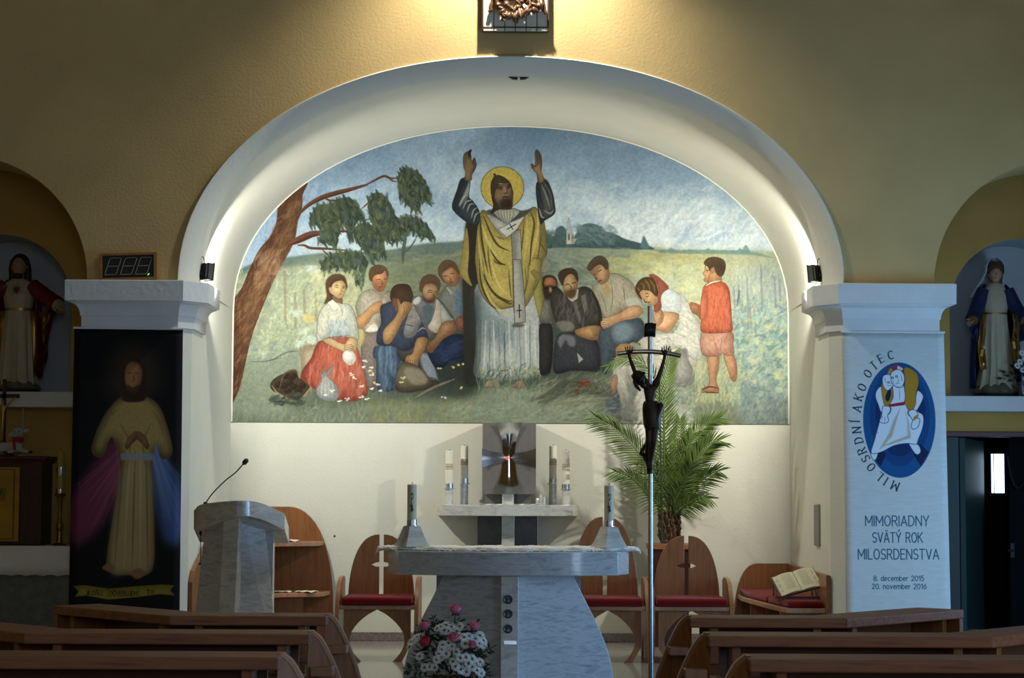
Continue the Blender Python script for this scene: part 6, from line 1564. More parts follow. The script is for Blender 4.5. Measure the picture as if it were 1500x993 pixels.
for s, nm in ((-1, 'left'), (1, 'right')):
    xa = abs(at(478, 900, 8.6).x) if s < 0 else at(1011, 900, 8.6).x
    pew(s, 8.6, xa, 1.46, .82, .98, ZT, 'front oak pew on the %s, nearest the altar, its outer end turned forward' % nm)
    xb = abs(at(453, 920, 7.54).x) if s < 0 else at(1038, 925, 7.54).x
    pew(s, 7.54, xb, 1.83, .82, .9, ZT, 'second oak pew from the altar on the %s side' % nm)
    xc = abs(at(408, 955, 6.49).x) if s < 0 else at(1098, 957, 6.49).x
    pew(s, 6.49, xc, 2.6, .8, 0, ZT, 'nearest oak pew at the %s foot of the picture' % nm)
# ------------------------------------------------------------------ banners on the pillars
def banner(q, Yt, Yb, paint, label, name, seed, wave):
    """q: top left, top right, bottom left, bottom right as measured"""
    S = 330.0; n, m = 14, 40
    TL, TR, BL, BR = at(*q[0], Yt), at(*q[1], Yt), at(*q[2], Yb), at(*q[3], Yb)
    x0 = min(TL.x, BL.x)-.02; x1 = max(TR.x, BR.x)+.02; z1 = max(TL.z, TR.z)+.02; z0 = min(BL.z, BR.z)-.02
    Ym = (Yt+Yb)/2
    C = Canvas(int((x1-x0)*S), int((z1-z0)*S), plane_tf(Ym, x0, z1, S), seed=seed); C.k = S*Ym/FPX
    paint(C); m_ = print_mat(name+'_print', C, .7)
    t = empty(name, label, 'banner', (BL+BR)/2)
    mb = MB(); rows = []
    for j in range(m+1):
        v = j/m; r = []
        for i in range(n+1):
            u = i/n; p = (TL*(1-u)+TR*u)*(1-v)+(BL*(1-u)+BR*u)*v
            p = Vector((p.x, p.y+wave*math.sin(u*5+1)*v*.5-wave*.4*math.sin(u*math.pi)*v, p.z)); r.append(tuple(p))
        rows.append(r)
    mb.loft(rows, close=False, cap=False); mb.uv = plane_uv(x0, x1, z1-C.h/S, z1)
    obj('cloth', mb, m_, t, smooth=60, solid=.002)
    mb = MB(); mb.tube([TL+Vector((-.008, 0, .006)), TR+Vector((.008, 0, .006))], .009, 8); obj('top_rail', mb, M_cap, t)
    mb = MB(); mb.tube([BL+Vector((-.02, 0, -.004)), BR+Vector((.015, 0, -.004))], .010, 8); obj('bottom_rail', mb, M_veil, t)
banner([(109, 481), (268, 483), (100, 908), (263, 908)], 14.975, 14.93, paint_dark_banner, 'dark hanging banner of a robed figure with a ribbon of words', 'dark_banner', 3, .006)
banner([(1233, 487), (1382.5, 488), (1241, 905), (1393, 913)], 14.975, 14.86, paint_year_banner, 'pale hanging banner with a blue oval emblem and dates in blue lettering', 'year_banner', 3, .012)

# ------------------------------------------------------------------ hymn number display on the left capital
p = at(189, 415, 14.97); dx, dz = .218, .21
M = Matrix.Translation((p.x, 14.96, ZCAP+.006)) @ Matrix.Rotation(-.03, 4, 'Y') @ Matrix.Rotation(-.05, 4, 'X')
dd = empty('number_display', 'wooden framed number display with three unlit digits on the left capital', 'display', (p.x, 14.96, ZCAP+.006))
M_frame = mat('pine_frame', lin('9a6a34'), .45, var=.2, vscale=20)
for nm, q in (('frame_rail', (-dx, dx, 0, .02)), ('frame_rail', (-dx, dx, dz-.018, dz)), ('frame_post', (-dx, -dx+.018, .02, dz-.018)), ('frame_post', (dx-.026, dx, .02, dz-.018))):
    mb = MB(); mb.box(q[0], q[1], -.02, .03, q[2], q[3], M); obj(nm, mb, M_frame, dd, smooth=0, bevel=.002)
mb = MB(); mb.box(-dx+.016, dx-.016, -.008, .025, .018, dz-.016, M); obj('screen', mb, M_black, dd, smooth=0)
M_seg = mat('unlit_segment', lin('8e8a80'), .6)
for k, cx in enumerate((-.118, -.0, .115)):
    mb = MB(); sl = .022
    def SP(x, z): return tuple(M @ Vector((cx+x+sl*(z-.5)*2, -.011, .045+.128*z)))
    o = [(-.042, .04), (-.036, 0), (.036, 0), (.044, .06), (.044, .46), (.036, .5), (.044, .54), (.044, .94), (.036, 1), (-.036, 1), (-.044, .94), (-.044, .54), (-.036, .5), (-.044, .46), (-.042, .04)]
    mb.tube([SP(*q) for q in o], .0028, 5); mb.tube([SP(-.036, .5), SP(.036, .5)], .0028, 5); obj('digit', mb, M_seg, dd)
    mb = MB(); mb.tube([SP(.062, .03), SP(.060, -.03), SP(.054, -.07)], [.004, .004, .002], 6)
    obj('comma', mb, mat('green_segment', (.1, 1, .12), .4, emit=1.6) if k == 2 else mat('dim_segment', lin('3a3a36'), .5), dd, label='lit green comma' if k == 2 else None)

# ------------------------------------------------------------------ floodlights on the jambs
for s, (px, py), nm in ((-1, (293, 398), 'left'), (1, (1206, 401), 'right')):
    p = at(px, py, 15.33); c = Vector((s*2.365, 15.33, p.z))
    t = empty('floodlight', 'small black floodlight fixed to the %s side of the arch' % nm, 'lamp', (s*2.44, 15.33, p.z))
    aim = Vector((-s*2.0, 2.24, -.3)).normalized(); q = aim.to_track_quat('Y', 'Z').to_matrix().to_4x4()
    M = Matrix.Translation(c) @ q
    mb = MB(); mb.box(-.05, .05, -.03, .025, -.066, .066, M); obj('housing', mb, M_black, t, smooth=0, bevel=.006)
    for k in range(5): 
        mb = MB(); mb.box(-.045+.02*k, -.039+.02*k, -.045, -.03, -.055, .055, M); obj('cooling_fin', mb, M_black, t, smooth=0)
    mb = MB(); mb.box(-.055, .055, .022, .028, -.07, .07, M); obj('rim', mb, mat('grey_rim', lin('5a5870'), .3, .6), t, smooth=0)
    mb = MB(); mb.tube([(s*2.445, 15.33, p.z-.01), (s*2.40, 15.32, p.z-.01), tuple(c)], .02, 8); obj('bracket', mb, M_black, t)
    mb = MB(); mb.tube(spline([(s*2.43, 15.31, p.z+.02), (s*2.41, 15.29, p.z+.10), (s*2.39, 15.3, p.z+.11), (s*2.38, 15.31, p.z+.06)], 5), .004, 5); obj('cable', mb, M_black, t)
# small fitting at the crown of the arch
p = at(760, 106, YF+.16); t = empty('crown_fitting', 'small dark two winged fitting at the crown of the arch', 'fitting', (p.x, p.y, ZCAP+BI-.002))
for s in (-1, 1):
    mb = MB(); mb.prism([(p.x+s*.008, 0), (p.x+s*.085, .006), (p.x+s*.05, -.014), (p.x+s*.012, -.018)], -.001, .03, 'y', Matrix.Translation((0, p.y, ZCAP+BI-.004))); obj('wing', mb, M_black, t, smooth=0)

# ------------------------------------------------------------------ framed relief above the arch
XR = at(755, 20, 14.9).x; ZR = at(755, 40, 14.9).z; hw = .247
rf = empty('relief', 'bronze relief of draped figures on a board of white tiles above the arch', 'relief', (XR, 14.9, ZR))
M_tile = mat('white_tile', lin('e4ddc8'), .35, var=.04)
mb = MB(); mb.box(XR-hw, XR+hw, 14.93, 14.985, ZR-.026, ZR+.85); obj('board', mb, mat('board_edge', lin('5a4526'), .6), rf, smooth=0)
tw = 2*hw/6
for r in range(3):
    for k in range(6):
        z0 = ZR+.008+r*.28; mb = MB(); mb.box(XR-hw+k*tw+.003, XR-hw+(k+1)*tw-.003, 14.915, 14.93, z0 if r else ZR-.024, z0+.274); obj('tile', mb, M_tile, rf, smooth=0, bevel=.002)
mb = MB(); mb.box(XR-hw-.006, XR+hw+.006, 14.91, 14.93, ZR-.002, ZR+.007); obj('frame_rail', mb, mat('rusty_frame', lin('4a3418'), .5, .3), rf, smooth=0)
for s in (-1, 1): mb = MB(); mb.box(XR+s*(hw+.004)-.004, XR+s*(hw+.004)+.004, 14.91, 14.985, ZR-.02, ZR+.85); obj('frame_post', mb, MATS['rusty_frame'], rf, smooth=0)
def RP(px, py, y=14.86): p = at(px, py, y); return (p.x, y, p.z)
rnd = random.Random(12)
def swag(pts, rad, n, seed):
    """crumpled bronze drapery: overlapping folds laid along a hanging line"""
    q = random.Random(seed); S = [Vector(p) for p in spline([RP(*p) for p in pts], 10)]; mb = MB()
    mb.tube(S, [rad*(.7+.25*math.sin(i*.7+seed)) for i in range(len(S))], 10)
    n = int(n*.6)
    for k in range(n):
        c = S[int((len(S)-1)*(k+.5)/n)]+Vector((q.uniform(-.012, .012), q.uniform(-.02, .0), q.uniform(-.014, .014)))
        M = Matrix.Translation(c) @ Matrix.Rotation(q.uniform(-1.2, 1.2), 4, 'Y') @ Matrix.Rotation(q.uniform(-.6, .6), 4, 'X')
        mb.ball((0, 0, 0), rad*q.uniform(.3, .6), rad*q.uniform(.4, .7), rad*q.uniform(1.0, 1.8), 10, M)
    obj('drapery', mb, M_bronze2, rf, subdiv=1)
swag([(727, -4), (729, 8), (737, 18), (748, 24), (757, 24), (768, 18), (778, 15), (788, 12), (793, -2)], .036, 22, 1)
swag([(738, -4), (743, 8), (752, 13), (762, 8), (766, -4)], .028, 10, 2)
swag([(768, -6), (774, 6), (781, 8), (787, -4)], .026, 8, 3)
swag([(739, 18), (737, 26), (736, 31)], .016, 4, 4); swag([(757, 20), (763, 25), (767, 26)], .015, 4, 5)
for pts in ([(723, -8), (722, 3), (719, 10), (719, 15), (715, 16.5)], [(792, -8), (795, 5), (797, 15), (801, 20), (803, 21)]):
    mb = MB(); mb.tube(spline([RP(*q, 14.87) for q in pts], 5), list(np.interp(np.linspace(0, 1, 21), [0, .5, .8, 1], [.022, .016, .012, .006])), 10); obj('limb', mb, M_bronze2, rf)
for q, r in (((750, -12), .07), ((782, -2), .035), ((733, -3), .03)):
    mb = MB(); mb.ball(RP(*q, 14.88), r, .04, r, 16); obj('figure', mb, M_bronze2, rf)
for dz in (.16,): mb = MB(); mb.ball((XR, 14.87, ZR+.3+dz), .06, .04, .12, 16); obj('figure', mb, M_bronze2, rf)

# ------------------------------------------------------------------ screws in the wall, switch plate on the right jamb
for px in (470, 490):
    p = at(px, 785, YB-.004); mb = MB(); mb.lathe([(.010, -.006), (.009, .004), (.003, .006)], n=10, M=Matrix.Translation((p.x, YB, p.z)) @ Matrix.Rotation(math.pi/2, 4, 'X'))
    tag(obj('wall_screw', mb, M_brass), '%s of two small screws in the cream wall above the corner shelf' % ('left' if px == 470 else 'right'), 'screw', 'wall screws')
pz0, pz1 = at(1214, 800, 15.7).z, at(1214, 738, 15.7).z
mb = MB(); mb.box(2.425, 2.445, 15.60, 15.86, pz0, pz1); t = obj('wall_box', mb, mat('grey_box', lin('77786a'), .5), smooth=0, bevel=.01)
tag(t, 'narrow grey wall box on the right side wall near the pillar', 'box')
# ------------------------------------------------------------------ processional crucifix
YX = 10.45
def X_(px, py, d=0): return tuple(at(px, py, YX+d))
base = at(953, 900, YX); tip = at(952, 449, YX)
cr_ = empty('crucifix', 'tall steel processional cross with a dark bronze figure right of the altar', 'crucifix', (base.x, YX, NAVE_Z))
mb = MB(); mb.tube([(base.x, YX, NAVE_Z+.02), (base.x, YX, at(953, 690, YX).z), tuple(tip)], .0125, 14); obj('pole', mb, M_steel, cr_)
mb = MB(); mb.lathe([(.0128, -.002), (.0128, .002), (.004, .004)], tuple(tip), 14); obj('cap', mb, M_lace, cr_)
mb = MB(); mb.lathe([(.17, 0), (.17, .012), (.16, .018), (.03, .03), (.022, .08)], (base.x, YX, NAVE_Z), 28); obj('foot', mb, M_black, cr_)
bar = spline([X_(904, 518, -.012), X_(925, 515.5, -.015), X_(952, 515, -.016), X_(975, 517, -.015), X_(997, 521, -.012)], 6)
mb = MB(); mb.tube(bar, .0125, 12); obj('cross_bar', mb, mat('warm_steel', (.55, .50, .42), .3, 1), cr_)
mb = MB(); r = []
for i in range(9):
    u = i/8; r.append([X_(944.5+16.5*u, 472.5+1.2*abs(2*u-1)**2*1.5, -.022+.006*abs(2*u-1)), X_(943.5+16.5*u, 494-1.5*(1-abs(2*u-1)), -.022+.006*abs(2*u-1))])
mb.loft(r, close=False, cap=False); obj('title_plate', mb, M_black, cr_, solid=.004)
# the figure: one continuous body
B = {}
def J(k, px, py, r, d=-.035): B[k] = (X_(px, py, d), r)
J('pelvis', 955, 607, (.036, .030)); J('belly', 952, 590, (.030, .025)); J('chest', 952, 573, (.040, .032)); J('neck', 950, 562, .016, -.04)
J('shl', 942, 560, .017); J('ell', 930, 545, .0125, -.03); J('wrl', 923, 526, .009, -.03); J('hal', 921, 517, .010, -.034)
J('shr', 963, 558, .017); J('elr', 969, 541, .0125, -.03); J('wrr', 973, 526, .009, -.03); J('har', 974.5, 517, .010, -.034)
J('hipl', 951, 616, .028); J('knl', 951, 645, .019, -.055); J('shinl', 949, 662, .017, -.04); J('anl', 950, 677, .010, -.03); J('ftl', 951, 688, .009, -.042)
J('hipr', 960, 616, .028); J('knr', 958, 644, .019, -.055); J('shinr', 955, 662, .016, -.04); J('anr', 953, 677, .010, -.028); J('ftr', 954, 689, .009, -.04)
E = [('pelvis', 'belly'), ('belly', 'chest'), ('chest', 'neck'), ('chest', 'shl'), ('shl', 'ell'), ('ell', 'wrl'), ('wrl', 'hal'), ('chest', 'shr'), ('shr', 'elr'), ('elr', 'wrr'), ('wrr', 'har'),
     ('pelvis', 'hipl'), ('hipl', 'knl'), ('knl', 'shinl'), ('shinl', 'anl'), ('anl', 'ftl'), ('pelvis', 'hipr'), ('hipr', 'knr'), ('knr', 'shinr'), ('shinr', 'anr'), ('anr', 'ftr')]
body = skin_body('figure', E, B, M_bronze, cr_)
hd = Vector(X_(937, 555, -.07)); M = Matrix.Translation(hd) @ Matrix.Rotation(-.35, 4, 'Y') @ Matrix.Rotation(.45, 4, 'X') @ Matrix.Rotation(.3, 4, 'Z')
mb = MB(); mb.ball((0, 0, 0), .028, .033, .038, 18, M); mb.ball((0, -.033, -.006), .006, .009, .011, 8, M); mb.ball((0, -.02, -.03), .018, .018, .02, 12, M)
for s in (-1, 1): mb.ball((s*.011, -.030, .004), .006, .004, .004, 8, M); mb.ball((s*.028, 0, 0), .004, .007, .01, 8, M)
mb.ball((0, -.031, -.02), .009, .005, .003, 8, M); obj('head', mb, M_bronze, body, subdiv=1)
mb = MB(); mb.tube([tuple(hd+Vector((.012, .015, -.01))), X_(944, 560, -.05), B['chest'][0]], [.02, .018, .02], 10); obj('neck', mb, M_bronze, body)
mb = MB(); rnd = random.Random(3)
mb.ball((0, .010, .008), .033, .034, .038, 16, M)
for k in range(14):
    a = 2*math.pi*k/14; mb.tube([tuple(M @ Vector((.03*math.cos(a), .034*math.sin(a), .02))), tuple(M @ Vector((.038*math.cos(a+.3), .042*math.sin(a+.3), .028)))], [.006, .002], 5)
mb.tube(spline([tuple(M @ Vector(q)) for q in ((.026, .01, 0), (.03, -.005, -.03), (.028, -.02, -.06))], 4), [.012, .012, .011, .011, .010, .009, .008, .006, .003], 8)
mb.tube(spline([tuple(M @ Vector(q)) for q in ((-.026, .01, 0), (-.03, -.002, -.03), (-.024, -.02, -.055))], 4), [.012, .012, .011, .011, .010, .009, .008, .006, .003], 8)
obj('hair', mb, M_bronze, body)
# hands: five fingers each
for k, sx in (('hal', -1), ('har', 1)):
    h = Vector(B[k][0]); mb = MB()
    mb.ball(tuple(h+Vector((0, 0, .004))), .011, .006, .013, 10)
    for f in range(4):
        a = (f-1.5)*.22; l = (.026, .031, .029, .022)[f] if sx < 0 else (.022, .029, .031, .026)[f]
        p0 = h+Vector((a*.04, 0, .012)); p1 = p0+Vector((math.sin(a)*l*.55, -.006, l*.55)); p2 = p1+Vector((math.sin(a)*l*.3, -.012, l*.25))
        mb.tube([p0, p1, p2], [.0034, .0032, .0022], 6)
    p0 = h+Vector((-sx*.009, -.002, .002)); mb.tube([p0, p0+Vector((-sx*.010, -.008, .008)), p0+Vector((-sx*.012, -.014, .016))], [.004, .0035, .0025], 6)
    obj('hand', mb, M_bronze, body)
# loin cloth
mb = MB(); rings = []
for j, (py, cx, rx) in enumerate(((588, 953, .034), (594, 953, .041), (603, 955, .046), (614, 955, .046), (624, 955, .043), (629, 956, .040))):
    c = Vector(X_(cx, py, -.035)); rings.append([(c.x+rx*(1+.07*math.sin(6*a+j))*math.cos(a), c.y+rx*.95*(1+.07*math.sin(5*a+j*1.3))*math.sin(a), c.z+.006*math.sin(3*a+j)) for a in [2*math.pi*i/24 for i in range(24)]])
mb.loft(rings, True, False); lc = obj('loin_cloth', mb, M_bronze, body, solid=.004, subdiv=1)
mb = MB(); mb.tube(spline([X_(965, 592, -.04), X_(968, 596, -.05), X_(963, 612, -.06), X_(961, 630, -.05), X_(964, 636, -.045)], 5), list(np.interp(np.linspace(0, 1, 21), [0, .1, .4, .8, 1], [.012, .016, .012, .013, .004])), 8); obj('cloth_end', mb, M_bronze, body)
mb = MB(); mb.tube(spline([X_(946, 650, -.03), X_(940, 662, -.03), X_(944, 668, -.02), X_(950, 684, -.02)], 5), list(np.interp(np.linspace(0, 1, 16), [0, .4, 1], [.006, .013, .008])), 8); mb.tube([X_(952, 672, -.014), X_(952, 694, -.014)], .017, 10); obj('foot_rest', mb, M_bronze, cr_)

# ------------------------------------------------------------------ potted palm
YPM = 16.86
pl = at(980, 800, YPM); z_rim = at(980, 797, YPM-.2).z
pot = empty('potted_palm', 'green feathery palm in a wooden tub behind the right armchair', 'plant', (pl.x, YPM, 0))
mb = MB(); a, b = .145, .17
mb.loft([[(pl.x-a, YPM-a, 0), (pl.x+a, YPM-a, 0), (pl.x+a, YPM+a, 0), (pl.x-a, YPM+a, 0)], [(pl.x-b, YPM-b, z_rim-.04), (pl.x+b, YPM-b, z_rim-.04), (pl.x+b, YPM+b, z_rim-.04), (pl.x-b, YPM+b, z_rim-.04)]]); tub = obj('tub', mb, M_darkwood, pot, smooth=0)
mb = MB(); mb.box(pl.x-b-.012, pl.x+b+.012, YPM-b-.012, YPM+b+.012, z_rim-.045, z_rim); obj('rim', mb, M_wood, tub, smooth=0, bevel=.004)
mb = MB(); crown = at(984, 752, YPM); foot = Vector((crown.x-.02, YPM, z_rim))
S = spline([tuple(foot), ((foot.x+crown.x)/2-.01, YPM, (foot.z+crown.z)/2), tuple(crown)], 6); mb.tube(S, [.075+.006*math.sin(i*2.2) for i in range(len(S))], 14)
for i in range(40):
    a = i*2.4; z = foot.z+(crown.z-foot.z)*i/40; mb.tube([(foot.x+.065*math.cos(a), YPM+.065*math.sin(a), z), (foot.x+.095*math.cos(a), YPM+.095*math.sin(a), z+.05), (foot.x+.085*math.cos(a), YPM+.085*math.sin(a), z+.09)], [.018, .013, .003], 5)
obj('trunk', mb, M_trunk, pot)
rnd = random.Random(11)
def frond(pts, ll, dens=46, droop=.25, w=.0075):
    """a midrib with narrow leaflets on both sides, drawn as thin folded blades"""
    P = [Vector(at(px, py, YPM+d)) for px, py, d in pts]; S = [Vector(q) for q in spline([tuple(v) for v in P], 10)]
    mb = MB(); N = len(S)
    mb.tube(S, [.011*(1-.85*i/(N-1))+.001 for i in range(N)], 6)
    Lc = [0]
    for a, b in zip(S[:-1], S[1:]): Lc.append(Lc[-1]+(b-a).length)
    dens = int(dens*.82)
    for k in range(dens):
        u = .16+.84*(k+.5)/dens; l = u*Lc[-1]; i = max(j for j in range(N-1) if Lc[j] <= l); f = (l-Lc[i])/(Lc[i+1]-Lc[i]+1e-9)
        p = S[i].lerp(S[i+1], min(1, f)); t = (S[i+1]-S[i]).normalized()
        side = t.cross(Vector((0, -1, .25))).normalized()
        for s in (-1, 1):
            L = ll*(.35+.65*math.sin(math.pi*(.12+.80*u))**.7)*rnd.uniform(.85, 1.1)
            out = (t*(.75+.5*u)+side*s*(1.0-.45*u)+Vector((0, rnd.uniform(-.35, .15), -.05))).normalized()
            ww = w*rnd.uniform(.8, 1.15); nn = out.cross(Vector((0, -1, .2))).normalized()*ww; up = out.cross(nn).normalized()*ww*.55
            g = Vector((0, 0, -1))*droop*L
            q1 = p+out*L*.5+g*.15; q2 = p+out*L+g*.55; a = p+out*L*.12
            mb.add([tuple(p), tuple(a+nn*.7+up), tuple(a-nn*.7+up), tuple(q1+nn+up), tuple(q1-nn+up), tuple(q1), tuple(q2), tuple(a)], [(0, 1, 7), (0, 7, 2), (1, 3, 5, 7), (7, 5, 4, 2), (3, 6, 5), (5, 6, 4)])
    o = obj('frond', mb, M_leaf, pot, smooth=0)
c = (984, 758)
frond([(*c, 0), (968, 712, -.06), (940, 668, -.12), (905, 632, -.18), (874, 612, -.22)], .27, 44, .45)
frond([(*c, 0), (955, 730, -.12), (925, 700, -.2), (900, 690, -.25)], .2, 26, .5)
frond([(*c, .02), (990, 700, 0), (1008, 655, 0), (1030, 625, -.02), (1054, 612, -.04)], .24, 46, .25)
frond([(*c, -.02), (1000, 712, -.06), (1022, 672, -.1), (1040, 650, -.14), (1054, 645, -.16)], .26, 44, .3)
frond([(*c, .03), (990, 700, .08), (992, 655, .1), (996, 614, .12)], .19, 36, .2)
frond([(*c, .0), (974, 690, -.02), (972, 620, -.04), (976, 560, -.05), (985, 520, -.06)], .22, 50, .12)
frond([(*c, .05), (974, 660, .1), (970, 590, .08), (950, 540, 0), (920, 526, -.06), (890, 536, -.1)], .17, 50, .35)
frond([(*c, -.03), (1005, 728, -.1), (1028, 704, -.18), (1044, 692, -.24), (1054, 690, -.28)], .22, 30, .4)
frond([(*c, 0), (980, 715, .02), (984, 680, .04), (1004, 650, .1), (1014, 636, .12)], .22, 34, .2)
frond([(*c, -.05), (1002, 742, -.16), (1024, 730, -.24), (1040, 730, -.3)], .17, 24, .5)
frond([(*c, .08), (968, 728, .16), (952, 700, .24), (944, 672, .3)], .2, 26, .3)
frond([(*c, -.04), (992, 730, -.12), (1005, 700, -.2), (1012, 680, -.26)], .22, 28, .35)
mb = MB(); q0 = at(970, 797, YPM-.1); q1 = at(966, 560, YPM-.12); mb.tube([tuple(q0), tuple(q1)], .008, 6); obj('cane', mb, mat('green_cane', lin('2c3c20'), .6), pot)

# ------------------------------------------------------------------ flower arrangement before the altar
YW = 12.85
fl = at(660, 960, YW); arr = empty('flower_arrangement', 'bouquet of pink roses and white daisies standing before the altar', 'flowers', (fl.x, YW, 0))
mb = MB(); mb.lathe([(.11, 0), (.14, .02), (.16, .10), (.15, .11), (.13, .10), (.02, .06)], (fl.x, YW, 0), 24); obj('bowl', mb, M_darkwood, arr)
def fp(zx, zy): 
    px, py = 570+zx/7.895, 870+zy/7.895
    dx = (px-662)/62; dy = (py-965)/75
    d = -.22*math.sqrt(max(.02, 1-.75*dx*dx-.6*dy*dy))
    return at(px, py, YW+d), Vector((dx*.75, d*5, -dy*.55+.25)).normalized()
centre = Vector((fl.x, YW, .12))
rnd = random.Random(8)
def petal_cup(mb, p, nrm, r):
    q = nrm.to_track_quat('Z', 'Y').to_matrix().to_4x4(); M = Matrix.Translation(p) @ q
    mb.ball((0, 0, -r*.1), r*.55, r*.55, r*.9, 10, M)
    for ring, (cnt, ra, rh, tilt) in enumerate(((4, .42, 1.0, .12), (5, .62, .85, .3), (6, .85, .6, .62))):
        for k in range(cnt):
            a = 2*math.pi*k/cnt+ring*.6; L = []
            for i in range(4):
                u = i/3; rr = r*(ra*1.12*math.sin(math.pi*(.10+.56*u))+tilt*.30*u*u); h = r*(-.75+ (rh+.75)*u)
                L.append([tuple(M @ Vector((rr*math.cos(a+d)*(1 if abs(d) < .3 else .96), rr*math.sin(a+d), h*(1-.12*(d/.6)**2)))) for d in (-.62, -.3, 0, .3, .62)])
            mb.loft(L, close=False, cap=False)
def stem(p, r=.004):
    mb = MB(); m_ = (p+centre)/2+Vector((0, .02, .03)); mb.tube(spline([tuple(p), tuple(m_), tuple(centre)], 4), r, 5); return mb
for zx, zy, r, up in ((765, 180, .036, .9), (410, 375, .032, .7), (985, 375, .034, .8), (420, 550, .033, .1), (745, 505, .036, .5), (955, 585, .028, .4)):
    p, nrm = fp(zx, zy); nrm = (nrm*.6+Vector((0, 0, up))).normalized(); mb = MB(); petal_cup(mb, p, nrm, r)
    ro = obj('rose', mb, M_rosered if (zx, zy) == (420, 550) else M_rose, arr, smooth=50, solid=.002)
    obj('stem', stem(p-nrm*.03), M_leafdark, ro)
    mb = MB()
    for k in range(5):
        a = k*1.256; d = Vector((math.cos(a), math.sin(a), -.1)); b = p-nrm*r*.7
        mb.add([tuple(b), tuple(b+d*.02+Vector((0, 0, .012))), tuple(b+d*.03-Vector((0, 0, .012))), tuple(b+d*.012-Vector((0, 0, .014)))], [(0, 1, 2, 3)])
    obj('sepals', mb, M_leafdark, ro, smooth=0)
dais = [(600, 380), (660, 360), (720, 380), (690, 430), (780, 430), (820, 375), (640, 420), (740, 410), (870, 500), (920, 490), (1000, 520), (1050, 480), (1040, 570), (880, 575), (1085, 590), (330, 500), (262, 555), (240, 610), (370, 490), (300, 530), (355, 720), (620, 590), (720, 605), (610, 640), (660, 690), (780, 670), (600, 730), (550, 760), (825, 740), (890, 730), (960, 750), (920, 805), (960, 840), (1050, 785), (1015, 805), (740, 780), (770, 835), (830, 875), (890, 900), (1020, 885), (1060, 910), (530, 850), (470, 840), (410, 850), (580, 690), (690, 570), (1090, 540), (560, 400)]
for zx, zy in dais:
    p, nrm = fp(zx, zy); nrm = (nrm+Vector((rnd.uniform(-.3, .3), -.3, rnd.uniform(0, .45)))).normalized()
    M = Matrix.Translation(p) @ nrm.to_track_quat('Z', 'Y').to_matrix().to_4x4(); R = rnd.uniform(.027, .034); mb = MB(); cnt = 15
    for k in range(cnt):
        a = 2*math.pi*k/cnt; ww = .2; h = rnd.uniform(-.002, .006)
        q = lambda rr, da, z: tuple(M @ Vector((rr*math.cos(a+da), rr*math.sin(a+da), z)))
        mb.add([q(.006, 0, .003), q(R*.6, -ww*.75, h+.002), q(R*.96, -ww*.5, h), q(R, 0, h), q(R*.96, ww*.5, h), q(R*.6, ww*.75, h+.002), q(R*.6, 0, h-.001)], [(0, 1, 6), (0, 6, 5), (1, 2, 3, 6), (6, 3, 4, 5)])
    do = obj('daisy', mb, M_petal, arr, smooth=0)
    mb = MB(); mb.ball((0, 0, .004), .0075, .0075, .005, 8, M); obj('eye', mb, M_eye, do)
lf = MB()
for k in range(430):
    a = rnd.uniform(0, 2*math.pi); h = rnd.uniform(-.05, .42); rr = rnd.uniform(.05, .25)*(1-.35*max(0, h)/.42)
    p = Vector((fl.x+rr*math.cos(a)*1.05, YW+rr*math.sin(a)*.75, .13+h*.85-.25*rr)); d = Vector((math.cos(a)*.7+rnd.uniform(-.4, .4), math.sin(a)*.7+rnd.uniform(-.4, .4), rnd.uniform(-.3, .6))).normalized()
    L = rnd.uniform(.04, .085); n_ = d.cross(Vector((rnd.uniform(-1, 1), rnd.uniform(-1, 1), 1))).normalized()*L*.24; u_ = d.cross(n_).normalized()*L*.06
    lf.add([tuple(p), tuple(p+d*L*.4+n_+u_), tuple(p+d*L), tuple(p+d*L*.4-n_+u_), tuple(p+d*L*.45)], [(0, 1, 4), (1, 2, 4), (2, 3, 4), (3, 0, 4)])
lo = obj('foliage', lf, M_leafdark, arr, smooth=0); lo['kind'] = 'stuff'
def sprig(pts, n, L):
    mb = MB(); P = [Vector(at(*q)) for q in pts]; S = [Vector(q) for q in spline([tuple(v) for v in P], 6)]; mb.tube(S, .0035, 5)
    for k in range(n):
        i = int((len(S)-2)*(.25+.75*k/n)); p = S[i]; t = (S[i+1]-S[i]).normalized()
        for s in (-1, 1):
            d = (t*.6+t.cross(Vector((0, -1, 0)))*s).normalized(); w = d.cross(Vector((0, -1, .3))).normalized()*L*.22
            mb.add([tuple(p), tuple(p+d*L*.5+w), tuple(p+d*L), tuple(p+d*L*.5-w), tuple(p+d*L*.5+Vector((0, -.006, 0)))], [(0, 1, 4), (1, 2, 4), (2, 3, 4), (3, 0, 4)])
    obj('sprig', mb, M_leafdark, arr, smooth=0)
sprig([(690, 975, YW), (705, 958, YW-.08), (728, 944, YW-.1)], 6, .05); sprig([(660, 975, YW), (612, 982, YW-.1), (590, 978, YW-.12)], 6, .05)
sprig([(650, 950, YW), (638, 915, YW-.05), (632, 900, YW-.05)], 5, .035); sprig([(680, 975, YW), (705, 982, YW-.1), (716, 990, YW-.1)], 5, .05); sprig([(650, 960, YW), (620, 935, YW-.1), (612, 920, YW-.1)], 6, .045)
